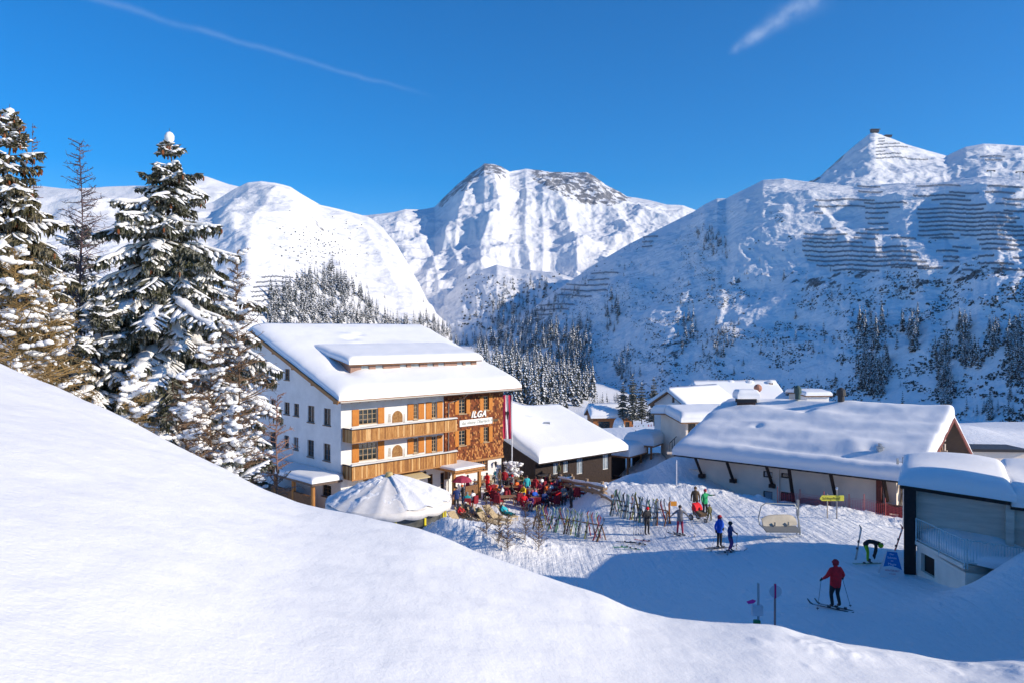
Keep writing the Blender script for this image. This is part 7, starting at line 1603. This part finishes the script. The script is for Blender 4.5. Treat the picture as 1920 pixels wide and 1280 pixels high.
hats = ('red', 'black', 'white', 'grey', 'navy', 'orange')
for i, (x, y, kd, jk, trs, hd, sc, ch_, wd_) in enumerate(PPL):
    q = at(x, y); face = rnd.uniform(-1.3, 1.3) if kd != 'lie' else rnd.uniform(.4, .9)
    if kd in ('sit', 'sitlean') and rnd.random() < .3: face += PI
    person(q.x, q.y, q.z + (.05 if kd == 'lie' else 0), face, kd, jk, trs, hd, DESC[kd].format(j=jk, t=trs) + wd_, sc, 'guests on the sun terrace', rnd.choice((1, 1.1, 1.2)), rnd.choice(hats) if hd == 'beanie' else None)
    if ch_ in (1, 2):
        w_ = DESC[kd].format(j=jk, t=trs).strip() + ' ' + wd_
        put(redc if ch_ == 1 else shc, q.x, q.y + 0, q.z, face, ('red blanket chair of the ' if ch_ == 1 else 'sheepskin chair of the ') + jk + ' guest ' + wd_.replace('seated ', '').replace(' on a red chair turned away from the camera', ''), 'chair', 'chairs on the sun terrace')
    if ch_ == 3: put(lo, q.x, q.y, q.z, face, 'wooden lounger under the guest in ' + jk + ' clothes', 'lounger', 'loungers beside the umbrella bar')
for i, (x, y, rz) in enumerate(((915, 985, .8), (922, 972, .6), (934, 980, .9), (858, 985, .7))):
    q = at(x, y); put(lo, q.x, q.y, q.z, rz, ('empty pale lounger on the brow of the snow bank', 'empty lounger behind the brow of the bank', 'empty lounger beside the turquoise sunbather', 'empty lounger tight against the umbrella bar')[i], 'lounger', 'loungers beside the umbrella bar')
for i, (x, y) in enumerate(((885, 912), (897, 911), (909, 909), (919, 910), (948, 906), (963, 905), (975, 903))):
    q = at(x, y); put(shc, q.x, q.y, q.z, rnd.uniform(-.4, .4), ('empty sheepskin chair nearest the porch post', 'second empty sheepskin chair along the wall', 'third empty sheepskin chair along the wall', 'empty sheepskin chair in front of the teal jacket', 'empty sheepskin chair under the blue jacket', 'empty sheepskin chair below the frosted shrub', 'empty sheepskin chair beside the orange trousers')[i], 'chair', 'chairs on the sun terrace')
for i, (x, y) in enumerate(((926, 946), (936, 949), (948, 936), (972, 944), (984, 949), (1008, 953), (1034, 946), (1042, 950), (1080, 938), (1088, 934), (1062, 940), (920, 928))):
    q = at(x, y); put(redc, q.x, q.y, q.z, rnd.uniform(-1, 1) + (PI if i % 2 else 0), 'empty chair with a red blanket ' + ('at the corner of the red chairs', 'in front of the white jacket', 'behind the white jacket', 'left at the front centre table', 'near the yellow jacket', 'in front of the blue back', 'near the navy jacket', 'in front of the seated red jacket', 'beyond the dark coat', 'closest to the low sloping log', 'between the dark coat and the tables', 'beside the standing red jacket')[i], 'chair', 'chairs on the sun terrace')
# a parasol folded by the loungers, a purple one half open
q = at(866, 945); pr = empty('small_parasol', q); tag(pr, 'small dusky red parasol beside the umbrella bar', 'parasol'); m = MB(); m.tube((0, 0, 0), (0, 0, 2.2), .03, n=6); m.build('pole', WOODB, pr)
m = MB(); m.grid([[(.06 * math.cos(a), .06 * math.sin(a), 2.3) for a in np.arange(0, 6.28, .785)], [(.55 * math.cos(a), .55 * math.sin(a), 2.15) for a in np.arange(0, 6.28, .785)], [(.85 * math.cos(a), .85 * math.sin(a), 1.85) for a in np.arange(0, 6.28, .785)]], closed=True); m.build('canopy', cm('maroon'), pr)
# figures by the far ski hut
for i, (x, y, jk) in enumerate(((1172, 808, 'black'), (1178, 809, 'olive'), (1184, 812, 'navy'), (1191, 808, 'beige'), (1206, 806, 'teal'), (1216, 806, 'red'), (1221, 808, 'dark red'), (1197, 806, 'grey'))):
    q = W(x, y + 3, 208); z = GZ(q.x, q.y); person(q.x, q.y, min(z, q.z + 1) if abs(z - q.z) < 3 else z, rnd.uniform(0, 6), 'stand', jk, 'black', 'hair', f'tiny distant person in {jk} near the wooden ski hut', 1.1, 'people by the far ski hut')
q = at(1192, 828); person(q.x, q.y, q.z, .5, 'walk', 'navy', 'black', 'hair', 'lone distant walker in navy on the shaded slope below the hut', 1.0, None)
# ------------------------------------------------------------------ thin mountain haze
m = MB(); m.box((0, 1900, 325), (7000, 4400, 1050)); hz_ = m.build('haze', []); hz_.data.materials.clear()
HM = bpy.data.materials.new('haze'); HM.use_nodes = True; HM.node_tree.nodes.clear(); a_ = HM.node_tree.nodes.new('ShaderNodeOutputMaterial'); b_ = HM.node_tree.nodes.new('ShaderNodeVolumePrincipled')
b_.inputs['Color'].default_value = (.55, .72, 1, 1); b_.inputs['Density'].default_value = .00006; b_.inputs['Anisotropy'].default_value = .2; HM.node_tree.links.new(b_.outputs[0], a_.inputs['Volume'])
hz_.data.materials.append(HM); tag(hz_, 'thin blue mountain haze over the whole valley', kind='stuff')
